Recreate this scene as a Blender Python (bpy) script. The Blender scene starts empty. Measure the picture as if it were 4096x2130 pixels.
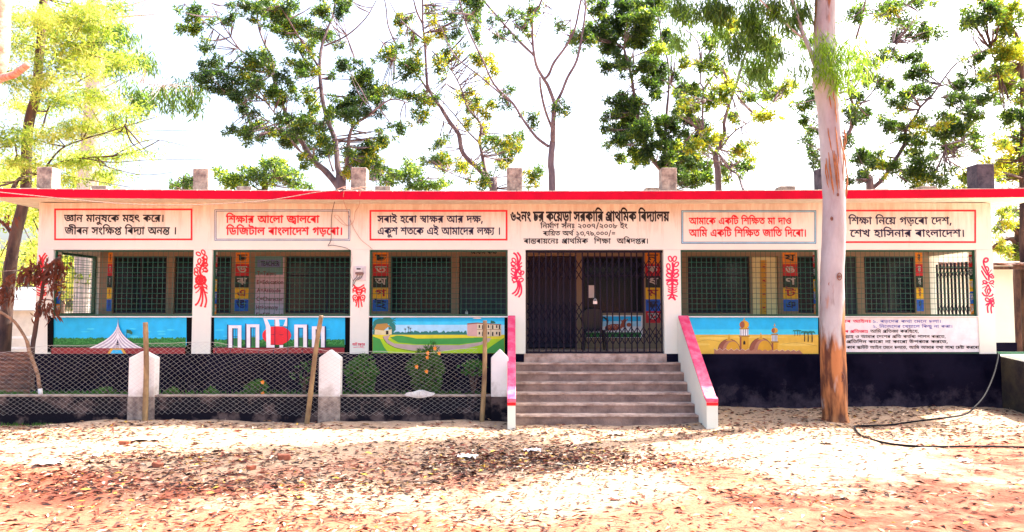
import bpy, bmesh, math, random
import numpy as np
from mathutils import Vector, Matrix
random.seed(7); rng = np.random.default_rng(7)
SC = bpy.context.scene
COL = SC.collection

# ------------------------------------------------------------------ camera, sky, sun, exposure
F = 3000.0; PITCH = 0.0583; EYE = 2.0                     # focal length in photo pixels, tilt, eye height
cam = bpy.data.cameras.new('camera'); cam.sensor_width = 36; cam.lens = 36*F/4096
cam.clip_start = 0.1; cam.clip_end = 600
co = bpy.data.objects.new('camera', cam); COL.objects.link(co)
co.location = (0, 0, EYE); co.rotation_euler = (math.pi/2+PITCH, 0, 0); SC.camera = co
SUN = Vector((3.0, 1.45, 4.25)).normalized()              # direction towards the sun: right of and behind the school
w = bpy.data.worlds.new('World'); SC.world = w; w.use_nodes = True
sky = w.node_tree.nodes.new('ShaderNodeTexSky'); sky.sky_type = 'NISHITA'; sky.sun_disc = False
sky.sun_elevation = math.asin(SUN.z); sky.sun_rotation = math.atan2(SUN.x, SUN.y)
sky.air_density = 1.0; sky.dust_density = 7.0; sky.ozone_density = 1.0
bg = w.node_tree.nodes['Background']; bg.inputs[1].default_value = 0.15
w.node_tree.links.new(sky.outputs[0], bg.inputs[0])
sl = bpy.data.lights.new('sun', 'SUN'); sl.energy = 4.0; sl.angle = math.radians(0.55); sl.color = (1, 0.93, 0.82)
so = bpy.data.objects.new('sun', sl); COL.objects.link(so); so.location = (20, 10, 30)
so.rotation_euler = SUN.to_track_quat('Z', 'Y').to_euler()
SC.view_settings.view_transform = 'Standard'; SC.view_settings.look = 'None'
SC.view_settings.gamma = 1.0; SC.view_settings.use_curve_mapping = False
SC.view_settings.exposure = 2.2
SC.cycles.max_bounces = 8; SC.cycles.transparent_max_bounces = 8

# ------------------------------------------------------------------ helpers
def at(px, py, Y):
    """the world point at depth Y seen at photo pixel (px, py)"""
    dx = (px-2048)/F; dz = (1065-py)/F
    y = math.cos(PITCH)-dz*math.sin(PITCH); z = math.sin(PITCH)+dz*math.cos(PITCH)
    s = Y/y
    return Vector((dx*s, Y, EYE+z*s))
def X(px, Y, py=1130): return at(px, py, Y).x
def Z(py, Y): return at(2048, py, Y).z

def tag(o, label=None, cat=None, group=None, kind=None):
    if label: o['label'] = label
    if cat: o['category'] = cat
    if group: o['group'] = group
    if kind: o['kind'] = kind
    return o
def empty(name, loc, label=None, cat=None, group=None):
    o = bpy.data.objects.new(name, None); COL.objects.link(o); o.location = loc
    o.empty_display_size = 0.2
    return tag(o, label, cat, group)
def link(name, me, parent=None, loc=None):
    o = bpy.data.objects.new(name, me); COL.objects.link(o)
    if parent:
        o.parent = parent
        pw = pworld(parent)
        o.location = (Vector(loc) if loc else Vector()) - pw
    elif loc: o.location = loc
    return o
def pworld(p):
    v = Vector(p.location)
    while p.parent: p = p.parent; v += p.location
    return v

_m = {}
def mat(name, col, rough=0.8, var=0.0, vscale=4.0, col2=None, bump=0.0, bscale=30.0, metal=0.0, spec=0.5, stretch=None, lo=0.35, hi=0.65, detail=6):
    """principled material: base colour with an optional noise blend to col2 and fine relief"""
    if name in _m: return _m[name]
    m = bpy.data.materials.new(name); m.use_nodes = True; nt = m.node_tree; N = nt.nodes; L = nt.links
    b = N['Principled BSDF']; b.inputs['Roughness'].default_value = rough; b.inputs['Metallic'].default_value = metal
    b.inputs['Specular IOR Level'].default_value = spec
    b.inputs['Base Color'].default_value = (*col, 1)
    tc = None
    if var > 0 or col2 or bump > 0:
        g = N.new('ShaderNodeNewGeometry'); mp = N.new('ShaderNodeMapping'); L.new(g.outputs['Position'], mp.inputs[0])
        if stretch: mp.inputs['Scale'].default_value = stretch
        tc = mp.outputs[0]
    if var > 0 or col2:
        n = N.new('ShaderNodeTexNoise'); n.inputs['Scale'].default_value = vscale; n.inputs['Detail'].default_value = detail
        n.inputs['Roughness'].default_value = 0.62
        L.new(tc, n.inputs['Vector'])
        r = N.new('ShaderNodeValToRGB'); r.color_ramp.elements[0].position = lo; r.color_ramp.elements[1].position = hi
        c2 = col2 if col2 else tuple(c*(1-var) for c in col)
        r.color_ramp.elements[0].color = (*c2, 1); r.color_ramp.elements[1].color = (*col, 1)
        L.new(n.outputs['Fac'], r.inputs[0]); L.new(r.outputs[0], b.inputs['Base Color'])
    if bump > 0:
        n2 = N.new('ShaderNodeTexNoise'); n2.inputs['Scale'].default_value = bscale; n2.inputs['Detail'].default_value = 8
        L.new(tc, n2.inputs['Vector'])
        bp = N.new('ShaderNodeBump'); bp.inputs['Strength'].default_value = bump; bp.inputs['Distance'].default_value = 0.02
        L.new(n2.outputs['Fac'], bp.inputs['Height']); L.new(bp.outputs[0], b.inputs['Normal'])
    _m[name] = m
    return m

def leafmat(name, col, trans, tw=0.45, rough=0.45):
    if name in _m: return _m[name]
    m = bpy.data.materials.new(name); m.use_nodes = True; nt = m.node_tree; N = nt.nodes; L = nt.links
    b = N['Principled BSDF']; b.inputs['Base Color'].default_value = (*col, 1); b.inputs['Roughness'].default_value = rough
    b.inputs['Specular IOR Level'].default_value = 0.35
    t = N.new('ShaderNodeBsdfTranslucent'); t.inputs[0].default_value = (*trans, 1)
    mx = N.new('ShaderNodeMixShader'); mx.inputs[0].default_value = tw
    out = [n for n in N if n.type == 'OUTPUT_MATERIAL'][0]
    L.new(b.outputs[0], mx.inputs[1]); L.new(t.outputs[0], mx.inputs[2]); L.new(mx.outputs[0], out.inputs[0])
    _m[name] = m
    return m

class MB:
    """collects verts and faces, builds one mesh"""
    def __init__(s): s.v = []; s.f = []; s.m = []; s.cur = 0; s.smooth = False
    def face(s, pts):
        i = len(s.v); s.v += [tuple(p) for p in pts]; s.f.append(tuple(range(i, i+len(pts)))); s.m.append(s.cur)
    def box(s, x0, x1, y0, y1, z0, z1):
        if x0 > x1: x0, x1 = x1, x0
        if y0 > y1: y0, y1 = y1, y0
        if z0 > z1: z0, z1 = z1, z0
        i = len(s.v)
        s.v += [(x0,y0,z0),(x1,y0,z0),(x1,y1,z0),(x0,y1,z0),(x0,y0,z1),(x1,y0,z1),(x1,y1,z1),(x0,y1,z1)]
        for q in ((0,3,2,1),(4,5,6,7),(0,1,5,4),(1,2,6,5),(2,3,7,6),(3,0,4,7)):
            s.f.append(tuple(i+k for k in q)); s.m.append(s.cur)
        return s
    def prism(s, poly, axis, a, b):
        """polygon of 2-D points swept along axis ('x','y','z') from a to b"""
        def P(u, v, t): return (t, u, v) if axis == 'x' else (u, t, v) if axis == 'y' else (u, v, t)
        i = len(s.v); n = len(poly)
        s.v += [P(u, v, a) for u, v in poly]+[P(u, v, b) for u, v in poly]
        s.f.append(tuple(i+k for k in range(n))); s.f.append(tuple(i+n+k for k in reversed(range(n)))); s.m += [s.cur]*2
        for k in range(n):
            s.f.append((i+k, i+n+k, i+n+(k+1) % n, i+(k+1) % n)); s.m.append(s.cur)
        return s
    def tube(s, pts, rad, n=6, cap=True):
        pts = [Vector(p) for p in pts]; i0 = len(s.v); K = len(pts)
        if not hasattr(rad, '__len__'): rad = [rad]*K
        up = None
        for k, p in enumerate(pts):
            d = (pts[min(k+1, K-1)]-pts[max(k-1, 0)])
            d = d.normalized() if d.length > 1e-9 else Vector((0, 0, 1))
            if up is None:
                up = Vector((1, 0, 0)) if abs(d.x) < 0.8 else Vector((0, 1, 0))
            u = (up-d*up.dot(d)).normalized(); v = d.cross(u); up = u
            for q in range(n):
                a = 2*math.pi*q/n
                s.v.append(tuple(p+(u*math.cos(a)+v*math.sin(a))*rad[k]))
        for k in range(K-1):
            for q in range(n):
                a = i0+k*n+q; b = i0+k*n+(q+1) % n
                s.f.append((a, b, b+n, a+n)); s.m.append(s.cur)
        if cap:
            s.f.append(tuple(i0+q for q in reversed(range(n)))); s.f.append(tuple(i0+(K-1)*n+q for q in range(n))); s.m += [s.cur]*2
        return s
    def mesh(s, name, mats, smooth=False):
        me = bpy.data.meshes.new(name); me.from_pydata(s.v, [], s.f)
        for m in (mats if isinstance(mats, (list, tuple)) else [mats]): me.materials.append(m)
        me.polygons.foreach_set('material_index', s.m)
        if smooth: me.polygons.foreach_set('use_smooth', [True]*len(s.f))
        me.update()
        bm = bmesh.new(); bm.from_mesh(me)
        if len(s.f) < 20000: bmesh.ops.recalc_face_normals(bm, faces=bm.faces)
        bm.to_mesh(me); bm.free()
        return me
    def build(s, name, mats, parent=None, smooth=False, bevel=0):
        me = s.mesh(name, mats, smooth)
        o = link(name, me, parent)
        if bevel:
            md = o.modifiers.new('bevel', 'BEVEL'); md.width = bevel; md.segments = 2; md.limit_method = 'ANGLE'
        return o
def boxpart(name, m, parent, *a, bevel=0): return MB().box(*a).build(name, m, parent, bevel=bevel)
def copyobj(o, parent, dloc):
    c = o.copy(); COL.objects.link(c); c.parent = parent; c.location = Vector(o.location)+Vector(dloc); return c
def smooth_path(pts, n=6):
    """Catmull-Rom through the points"""
    P = [Vector(p) for p in pts]; out = []
    for i in range(len(P)-1):
        a = P[max(i-1, 0)]; b = P[i]; c = P[i+1]; d = P[min(i+2, len(P)-1)]
        for k in range(n):
            t = k/n
            out.append(0.5*((2*b)+(c-a)*t+(2*a-5*b+4*c-d)*t*t+(3*b-a-3*c+d)*t**3))
    out.append(P[-1]); return out
GDATA = '''
ক|807|618 471 618 417 372 417 372 0 314 0 288 43 253 84 211 120 163 150 112 172 58 184 28 257 225 354 331 391 314 360 314 417 -8 417 -8 471|314 354 330 332 98 230 141 218 229 172 268 141 301 106 324 68 318 67|576 218 566 171 553 150 534 134 507 123 428 123 433 178 489 180 506 190 517 224 507 261 478 293 448 310 363 332 365 388 421 378 471 359 514 333 547 300 569 262
খ|696|534 471 534 417 455 417 455 0 397 0 348 60 288 113 214 154 172 170 126 180 107 251 144 224 228 202 308 161 375 103 398 73 397 521 437 521 454 471|341 356 335 315 317 281 289 254 252 233 208 218 158 209 123 216 107 251 163 257 208 268 242 284 265 303 279 326 284 353 273 395 239 432 281 473 324 420 336 389|138 326 96 331 64 349 44 378 38 432 54 475 111 460 98 418 101 401 109 389 138 379 170 385 204 410 239 463 281 473 282 435 246 377 198 339 169 329
গ|656|366 0 366 322 382 274 310 365 267 401 223 419 163 416 134 400 91 352 136 367 195 365 220 355 239 340 259 300 262 279 254 237 232 199 193 165 138 130 99 185 171 224 194 248 201 276 198 292 173 313 132 315 78 297 17 347 67 415 94 441 125 460 157 472 193 476 229 473 262 463 324 423 384 357 370 366 366 521 407 521 424 471 504 471 504 417 425 417 425 0
ঙ|723|317 7 269 11 224 23 183 45 144 76 98 137 39 274 22 333 79 349 125 214 150 164 177 126 207 98 240 79 276 68 316 64 371 71 413 91 439 123 448 164 442 208 415 263 450 252 396 196 347 167 304 158 271 163 245 176 224 206 217 231 215 335 220 378 233 414 254 441 281 461 312 472 345 476 383 471 414 455 435 429 442 393 438 365 426 342 407 324 356 304 326 301 276 306 230 321 188 344 117 406 89 441 136 472 187 413 248 368 285 356 327 351 354 354 372 364 382 377 385 394 374 417 344 426 304 414 279 380 270 332 272 238 277 225 302 213 353 230 413 288 466 290 494 229 505 163 500 121 484 84 457 52 421 28 374 12
চ|567|437 471 437 417 130 417 134 108 143 89 160 77 185 73 214 76 265 103 306 146 329 197 332 224 328 245 318 257 198 276 146 308 122 338 129 404 163 358 206 330 330 316 357 305 383 276 391 232 386 186 369 143 345 104 314 72 253 33 218 22 154 20 114 36 89 64 74 108 72 417 -8 417 -8 471
ছ|687|462 196 450 164 431 137 381 99 319 78 288 73 272 91 392 63 518 8 491 -37 329 30 154 66 108 71 115 126 220 115 280 119 328 132 364 152 388 178 403 206 407 235 401 270 382 296 352 312 289 315 282 364 360 362 393 352 437 319 459 276 464 254|148 166 109 178 84 202 71 241 69 423 127 423 127 272 131 243 139 228 154 219 207 220 254 242 280 275 283 291 273 309 202 316 169 326 140 342 117 363 127 412 154 386 190 370 293 360 330 329 341 294 335 259 318 227 292 201 258 181 217 169|-8 417 -8 471 528 471 528 417
জ|917|304 48 260 52 218 64 178 84 141 115 107 156 56 251 22 352 79 367 116 259 137 216 171 166 210 132 255 112 306 105 355 111 391 129 412 160 418 225 401 271 447 271 379 216 326 197 268 197 224 220 208 239 195 291 201 324 219 358 250 391 298 419 -8 417 -8 471 702 471 702 417 405 419 309 367 265 324 256 306 257 269 266 257 293 248 320 252 369 278 396 300 461 276 476 216 473 156 460 121 438 92 405 68 360 53|612 84 633 8 576 -5 549 123 549 206 562 269 572 294 518 298 474 308 436 326 406 349 381 377 360 411 417 423 448 384 496 357 589 348 610 350 640 297 614 230 608 195
ঝ|794|372 471 372 0 314 0 288 43 253 84 211 120 163 150 112 172 58 184 28 257 227 359 330 397 314 365 314 417 -8 417 -8 471|314 359 329 338 135 252 98 230 141 218 229 172 268 141 301 106 324 68 318 67|609 471 609 417 529 417 529 55 471 55 436 111 371 176 347 193 366 241 432 188 480 121 474 119 471 521 511 521 528 471
ঞ|1019|415 474 457 461 495 421 505 360 505 220 500 207 505 144 505 0 448 0 431 37 403 59 364 66 179 54 122 67 95 80 71 100 51 128 39 164 38 249 44 285 102 277 94 212 96 182 115 140 148 118 209 109 349 122 379 120 428 100 447 80 443 391 431 410 414 419 363 419 314 396 276 359 255 317 255 282 268 267 329 263 334 210 285 204 250 210 220 227 199 256 192 297 196 327 226 389 280 440 313 459 349 471|624 460 666 453 698 435 719 408 726 373 718 332 705 310 684 290 652 273 607 260 594 312 629 320 651 333 664 349 668 367 665 385 638 405 620 407 586 401 555 382 527 352 501 314 497 395 555 443 587 455|623 126 581 131 548 146 500 197 469 263 501 303 529 235 570 193 594 182 640 181 669 203 673 223 670 241 644 271 619 282 662 313 708 281 728 244 731 220 718 174 703 154 682 139
ট|567|437 471 437 417 130 417 134 108 143 89 160 77 185 73 213 76 265 103 306 147 321 173 332 226 329 248 320 263 304 272 260 274 240 270 232 324 294 332 321 330 344 322 364 308 379 288 388 262 391 229 386 185 369 143 345 104 285 50 219 22 155 20 115 36 89 64 74 108 72 417 -8 417 -8 471|299 471 295 498 284 516 266 526 91 536 45 557 15 596 5 650 8 690 64 687 61 658 65 628 76 607 106 589 286 578 326 556 346 523 354 471
ড|712|547 471 547 417 269 417 271 263 276 249 298 239 327 248 380 300 400 328 446 335 483 261 497 185 491 140 476 100 450 66 414 40 370 24 316 18 267 23 223 36 181 58 143 92 97 155 57 241 22 352 79 367 118 245 140 198 175 143 215 105 261 83 313 76 366 83 406 106 431 141 439 184 430 242 405 282 440 297 393 233 346 196 322 186 281 184 240 203 220 233 213 259 211 417 -8 417 -8 471
ণ|620|477 471 477 417 397 417 397 0 339 0 339 322 354 275 288 358 258 386 198 417 146 419 113 401 101 387 92 350 95 328 104 310 119 295 141 283 208 269 204 206 156 214 115 227 80 248 53 275 36 309 30 350 35 387 48 419 69 444 96 462 127 473 197 473 231 463 294 423 356 358 344 361 339 521 379 521 397 471
ত|707|308 38 248 46 192 69 158 93 125 126 69 219 22 353 79 368 137 213 171 161 210 124 255 103 307 95 366 104 405 129 427 165 434 210 431 241 422 268 407 292 388 310 364 321 336 325 310 322 293 312 283 297 281 262 286 243 228 232 218 288 222 315 233 337 250 355 302 376 333 379 377 373 416 357 447 331 472 297 487 255 492 207 487 162 472 121 447 87 411 61 365 44|543 471 543 417 -8 417 -8 471
থ|645|496 471 496 417 416 417 416 0 358 0 290 78 248 113 200 142 147 165 87 180 70 251 109 224 169 209 221 188 304 134 360 73 358 521 398 521 416 471|160 473 203 469 239 457 267 438 287 413 299 384 303 351 291 298 254 255 217 233 173 218 120 208 83 216 70 251 127 257 171 269 204 285 225 305 237 327 241 353 236 382 220 403 194 416 158 420 126 416 104 405 92 390 88 374 93 354 114 338 80 291 44 325 30 357 33 402 44 425 63 444 89 460 121 470
দ|603|464 471 464 417 120 417 120 192 110 207 179 270 263 324 360 368 409 319 378 242 369 155 375 84 395 8 338 -5 317 81 311 198 335 295 343 310 352 307 268 264 188 207 107 132 62 163 62 417 -8 417 -8 471
ধ|596|459 471 459 417 379 417 379 0 321 0 294 44 259 84 216 119 167 148 114 171 58 184 28 257 178 336 338 397 321 365 321 471|321 359 337 338 135 252 98 230 185 199 271 144 306 108 332 67 325 67|222 472 217 418 170 417 155 410 142 385 147 367 160 352 222 320 176 286 126 317 94 353 85 374 85 417 107 452 126 465 151 473
ন|604|465 471 465 417 385 417 385 0 327 0 327 184 339 142 285 204 224 249 193 262 164 266 138 262 116 251 102 233 97 207 101 186 113 168 162 139 133 86 92 108 61 137 41 171 35 210 39 244 53 271 73 293 98 308 154 320 192 317 226 307 287 269 341 215 331 212 327 417 -8 417 -8 471
প|716|550 471 550 417 470 417 470 0 412 0 412 300 428 251 347 358 300 399 252 419 197 418 147 396 88 338 106 348 132 352 170 346 196 328 211 302 216 254 213 242 201 247 349 391 386 350 171 148 126 189 188 248 139 198 164 242 163 277 154 290 121 301 98 298 74 288 17 342 79 412 111 439 145 459 181 472 220 476 261 472 297 460 363 413 429 334 416 338 412 521 452 521 469 471
ফ|838|642 471 642 417 98 417 150 400 235 345 254 327 258 285 95 201 86 213 142 200 232 162 305 108 338 75 337 386 427 379 500 357 532 338 576 293 597 246 597 194 576 150 556 134 530 123 452 123 456 177 512 179 530 190 540 224 531 260 502 292 455 316 395 329 395 0 337 0 268 74 228 103 146 141 64 160 36 229 191 313 125 352 36 380 60 431 61 417 -8 417 -8 471
ব|596|459 471 459 417 379 417 379 0 321 0 294 44 259 84 216 119 167 148 114 171 58 184 28 257 178 336 338 397 321 365 321 417 -8 417 -8 471|321 359 337 338 135 252 98 230 185 199 271 144 306 108 332 67 325 67
ভ|721|319 33 272 37 227 48 185 70 146 101 111 145 58 244 22 352 79 367 119 251 141 206 178 154 219 118 266 97 318 90 355 94 386 104 412 122 430 144 441 171 441 243 420 290 410 301 447 360 472 319 499 240 503 201 497 156 481 115 455 81 420 55 374 38|291 215 248 221 216 239 195 267 188 304 205 368 266 350 251 307 254 290 276 271 308 270 341 284 378 321 399 353 447 360 441 319 398 262 349 227 322 218|553 471 553 417 -8 417 -8 471
ম|622|478 471 478 417 399 417 399 0 341 0 341 102 354 62 301 136 244 192 213 207 179 213 153 209 131 198 117 180 112 155 117 132 130 113 153 97 184 84 165 26 99 61 77 82 53 131 50 157 54 191 68 218 88 239 113 255 169 267 211 263 249 251 309 206 357 143 344 141 341 417 -8 417 -8 471|225 226 167 244 163 283 152 314 135 338 109 355 29 374 39 428 138 404 186 371 204 347 224 284
য|626|481 471 481 417 402 417 402 0 344 0 273 75 232 104 148 142 64 160 36 229 191 313 125 352 36 380 60 431 61 417 -8 417 -8 471|344 417 102 417 150 400 235 345 254 327 258 285 95 201 86 212 147 200 199 182 246 158 322 98 356 63 346 60
র|596|459 471 459 417 379 417 379 0 321 0 294 44 259 84 216 119 167 148 114 171 58 184 28 257 178 336 338 397 321 365 321 417 -8 417 -8 471|321 359 337 338 135 252 98 230 185 199 271 144 306 108 332 67 325 67|123 -2 98 22 98 57 108 72 123 82 158 82 182 57 182 22 158 -2
ল|731|561 471 561 417 481 417 481 0 423 0 423 254 428 234 393 273 352 287 329 283 309 267 303 205 254 201 237 254 204 287 161 298 126 290 104 269 97 239 102 211 119 188 146 168 182 152 162 96 97 127 71 149 51 176 39 207 35 242 39 274 51 301 71 323 96 339 125 349 157 353 195 349 226 338 254 319 279 291 268 290 279 312 297 328 319 338 368 339 410 318 432 301 425 289 423 417 -8 417 -8 471
শ|677|520 471 520 417 441 417 441 0 382 0 382 388 386 403 382 521 422 521 441 471|302 473 328 465 372 433 404 385 401 306 376 354 346 391 312 413 275 421 248 417 227 405 213 384 209 357 215 329 234 307 266 292 313 285 307 227 262 234 225 248 197 268 178 293 167 324 163 359 167 395 179 425 197 448 220 464 246 473|89 473 118 463 144 447 165 422 179 390 183 349 179 319 168 290 149 265 121 245 86 231 41 227 36 285 97 296 128 322 137 354 132 382 117 403 93 416 58 421 -1 413 -7 469 42 476
ষ|633|487 471 487 417 407 417 407 0 349 0 273 76 231 106 148 142 64 160 36 229 212 322 257 327 258 285 107 208 206 178 285 132 350 75 349 417 -8 417 -8 471|58 431 137 405 231 359 318 301 354 269 354 200 249 288 165 335 78 369 36 380
স|682|524 471 524 417 444 417 444 0 386 0 386 267 403 220 363 267 346 280 330 284 310 278 223 142 187 107 142 96 103 104 66 132 26 185 73 213 107 165 136 154 161 162 187 189 255 303 274 324 293 336 314 340 338 336 381 308 406 283 391 282 386 417 -8 417 -8 471|205 205 190 287 179 314 162 334 140 349 74 368 29 375 40 432 81 417 153 400 199 372 226 330 238 269
হ|530|183 379 237 373 280 358 312 336 334 308 347 277 351 246 340 190 308 148 274 127 231 113 179 107 186 115 296 67 409 -8 374 -48 211 57 86 104 35 117 46 169 124 155 204 158 240 167 264 182 280 201 289 221 291 242 284 278 262 304 228 320 187 326 143 320 119 305 112 280 117 256 61 245 53 291 57 317 70 338 89 356 147 376|132 352 125 375 110 395 87 411 55 421 73 455 108 446 145 428 170 408 185 384 192 354|409 471 409 417 -8 417 -8 471
অ|893|684 471 684 417 604 417 604 0 546 0 521 42 458 110 422 136 441 186 500 141 548 83 546 417 -8 417 -8 471|285 69 234 75 186 93 126 140 71 219 22 335 77 353 134 224 166 180 201 150 241 132 286 126 324 130 353 140 375 155 390 176 401 227 395 267 377 298 351 319 318 326 296 323 280 315 270 301 273 251 216 239 205 294 209 319 221 341 238 357 286 376 313 379 354 373 390 358 419 335 441 304 454 266 459 223 454 183 440 146 416 115 382 90 339 74|260 352 253 375 238 395 215 411 184 421 202 455 236 446 273 428 298 408 313 384 320 354
আ|1158|680 471 680 417 604 417 604 0 546 0 521 42 458 110 422 136 441 186 500 141 548 83 546 417 -8 417 -8 471|285 69 234 75 186 93 126 140 71 219 22 335 77 353 134 224 166 180 201 150 241 132 286 126 324 130 353 140 375 155 390 176 401 227 395 267 377 298 351 319 318 326 296 323 280 315 270 301 273 251 216 239 205 294 209 319 221 341 238 357 286 376 313 379 354 373 390 358 419 335 441 304 454 266 459 223 454 183 440 146 416 115 382 90 339 74|260 352 253 375 238 395 215 411 184 421 202 455 236 446 273 428 298 408 313 384 320 354|884 471 884 417 805 417 805 0 746 0 746 363 733 388 717 405 700 414 671 417 671 471 700 468 736 444 749 423 746 521 787 521 804 471
ই|530|271 471 267 498 256 516 238 526 79 536 33 557 15 574 -5 622 -4 690 52 687 49 658 53 628 64 607 94 589 258 578 298 556 318 523 326 471|183 379 237 373 280 358 312 336 334 308 347 277 351 246 340 190 308 148 274 127 231 113 179 107 186 115 296 67 409 -8 374 -48 211 57 86 104 35 117 46 169 124 155 204 158 240 167 264 182 280 201 289 221 291 242 284 278 262 304 228 320 187 326 143 320 119 305 112 280 117 256 61 245 53 291 57 317 70 338 89 356 147 376|132 352 125 375 110 395 87 411 55 421 73 455 108 446 145 428 170 408 185 384 192 354|409 471 409 417 -8 417 -8 471
উ|712|385 471 380 498 370 516 351 526 174 531 117 545 78 574 65 596 55 650 59 690 115 687 115 628 126 607 157 589 372 578 412 556 431 523 439 471|547 471 547 417 269 417 271 263 276 249 298 239 327 248 380 300 400 328 446 335 483 261 497 185 491 140 476 100 450 66 414 40 370 24 316 18 267 23 223 36 181 58 143 92 97 155 57 241 22 352 79 367 118 245 140 198 175 143 215 105 261 83 313 76 366 83 406 106 431 141 439 184 430 242 405 282 440 297 393 233 346 196 322 186 281 184 240 203 220 233 213 259 211 417 -8 417 -8 471
এ|758|415 474 458 461 487 436 503 399 505 0 448 0 431 37 403 59 364 66 179 54 122 67 95 80 71 100 51 128 39 164 38 249 44 285 102 277 94 212 96 182 115 140 148 118 209 109 349 122 379 120 428 100 447 80 443 391 431 410 414 419 363 419 314 396 276 359 255 317 255 282 268 267 329 263 334 210 285 204 250 210 220 227 199 256 192 297 196 327 226 389 280 440 313 459 349 471
ও|738|385 476 437 469 476 447 500 412 508 366 503 331 489 301 467 274 403 231 363 213 340 268 385 286 419 307 440 333 447 365 443 390 431 408 412 419 359 420 311 403 261 361 251 332 258 312 292 299 276 243 239 255 212 273 195 297 190 326 194 352 224 403 248 427 311 463 347 473|516 170 504 114 469 70 434 49 392 36 343 32 291 37 242 51 196 75 154 111 103 178 58 268 21 384 78 400 122 274 172 181 232 122 285 97 344 89 388 94 423 109 446 135 454 173 449 200 435 223 385 256 446 282 475 262 497 235 511 205
ং|438|93 238 184 169 262 84 321 -6 272 -31 178 92 102 158 55 189|59 368 63 397 73 422 90 443 111 458 137 468 195 468 242 443 259 422 269 397 273 368 269 339 259 313 220 277 195 267 137 267 111 277 90 292 73 313 63 338|111 368 115 345 127 328 144 317 166 313 188 317 205 328 217 345 217 391 205 408 188 418 166 422 144 418 127 407 115 390
ঃ|438|59 368 63 397 73 422 90 443 111 458 137 468 195 468 242 443 259 422 269 397 273 368 269 339 259 313 220 277 195 267 137 267 111 277 90 292 73 313 63 338|111 368 115 345 127 328 144 317 166 313 188 317 205 328 217 345 217 390 205 407 188 418 166 422 144 418 127 407 115 390|59 104 63 133 73 158 111 194 166 207 195 204 242 179 259 159 269 133 273 104 269 75 259 49 242 28 195 3 137 3 111 13 90 28 73 49 63 75|111 104 115 81 127 64 144 53 166 49 188 53 205 64 217 81 217 126 205 143 188 154 144 154 127 143 115 126
ৎ|525|210 476 252 472 286 461 311 444 329 422 339 396 342 369 335 324 312 290 275 269 223 262 162 271 105 293 125 344 195 319 254 323 276 340 283 367 279 389 265 407 242 419 178 419 149 409 126 393 109 372 99 348 95 321 99 292 109 266 127 243 196 196 330 131 379 94 405 54 418 4 363 -8 343 45 313 73 162 149 116 178 81 208 57 241 43 279 38 322 43 362 59 399 84 430 118 455 160 471
া|266|209 471 209 417 129 417 129 0 71 0 71 355 44 399 24 413 -8 417 -8 471 22 468 42 459 73 423 71 521 112 521 129 471
ি|266|209 471 209 417 129 417 129 0 71 0 71 417 -8 417 -8 471 62 471 15 533 70 614 103 647 140 673 184 689 237 694 314 684 386 656 534 553 502 512 408 583 327 625 288 635 246 639 207 635 174 625 145 607 99 557 80 525 121 471
ী|266|209 417 129 417 129 0 71 0 71 417 -8 417 -8 471 71 471 63 516 46 553 20 583 -12 606 -51 623 -141 640 -268 637 -317 623 -335 600 -316 581 -168 576 -119 562 -90 533 -77 493 -76 466 -126 466 -131 495 -143 513 -192 524 -322 528 -360 540 -387 565 -394 597 -382 637 -345 668 -307 682 -257 691 -195 694 -101 688 -22 670 41 640 88 597 118 541 132 471 209 471
ু|0|-238 -199 -284 -181 -302 -165 -315 -143 -319 -114 -312 -80 -290 -53 -255 -35 -207 -30 -161 -34 -117 -47 -28 -94 67 -164 33 -205 -59 -135 -138 -92 -211 -78 -235 -81 -252 -89 -262 -101 -266 -116 -262 -134 -251 -146 -217 -154 -171 -143 -145 -114 -130 -45 -130 6 -72 6 -77 -84 -97 -139 -115 -164 -140 -184 -174 -197
ে|346|269 471 269 417 230 409 177 374 130 317 112 282 101 242 97 198 101 149 113 112 131 84 154 66 202 52 248 61 263 70 290 23 247 2 200 -4 155 2 115 21 83 51 58 91 42 140 37 197 43 256 61 309 88 356 124 394 166 424 212 445 164 420 -8 417 -8 471
০|592|220 69 174 73 134 87 101 110 76 143 60 185 55 237 59 280 73 321 96 357 129 386 173 405 227 412 282 406 325 388 356 361 377 327 390 286 394 242 389 199 375 158 352 122 318 93 275 75|228 358 198 354 171 344 148 326 131 302 120 271 118 206 139 156 159 138 186 126 220 123 252 127 280 138 302 157 319 181 329 211 329 278 321 305 306 328 286 344 260 355
১|592|217 0 162 7 123 28 101 58 93 92 98 121 112 147 138 169 177 185 199 126 165 113 155 91 171 66 190 59 258 62 289 79 308 105 315 137 306 178 276 215 143 316 106 358 97 379 97 419 117 459 134 478 184 451 167 428 160 406 163 387 227 325 326 251 348 225 370 171 373 138 368 98 353 64 329 37 298 17 260 4
২|592|98 425 114 459 129 478 176 451 164 433 160 416 166 398 306 356 348 330 371 296 379 254 368 207 336 168 305 148 265 134 219 127 188 132 219 139 320 91 419 21 384 -20 301 43 187 101 49 140 61 194 145 178 247 181 289 197 311 221 319 251 310 283 280 306 148 344 125 356 99 388
৩|592|419 223 415 171 403 125 383 86 353 55 313 36 263 30 223 33 186 44 152 63 121 94 92 139 50 247 22 371 79 386 127 207 154 152 184 115 219 94 259 87 293 92 319 105 338 127 350 154 360 223 347 306 332 338 312 363 289 379 263 385 232 375 221 347 224 322 235 295 175 279 158 336 161 382 172 404 190 420 233 436 255 438 304 431 344 409 376 375 400 331 414 280
৬|592|263 30 224 33 188 44 153 64 121 94 91 136 47 234 16 342 73 360 107 233 149 149 172 121 199 102 228 91 259 87 303 94 337 117 358 153 366 205 356 261 340 296 370 297 341 240 303 206 281 197 228 199 204 213 185 243 174 371 159 386 126 391 132 449 184 442 217 424 232 396 236 287 242 258 263 248 287 255 311 280 335 332 378 342 411 275 423 203 419 156 406 114 384 79 354 52 313 35
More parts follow.
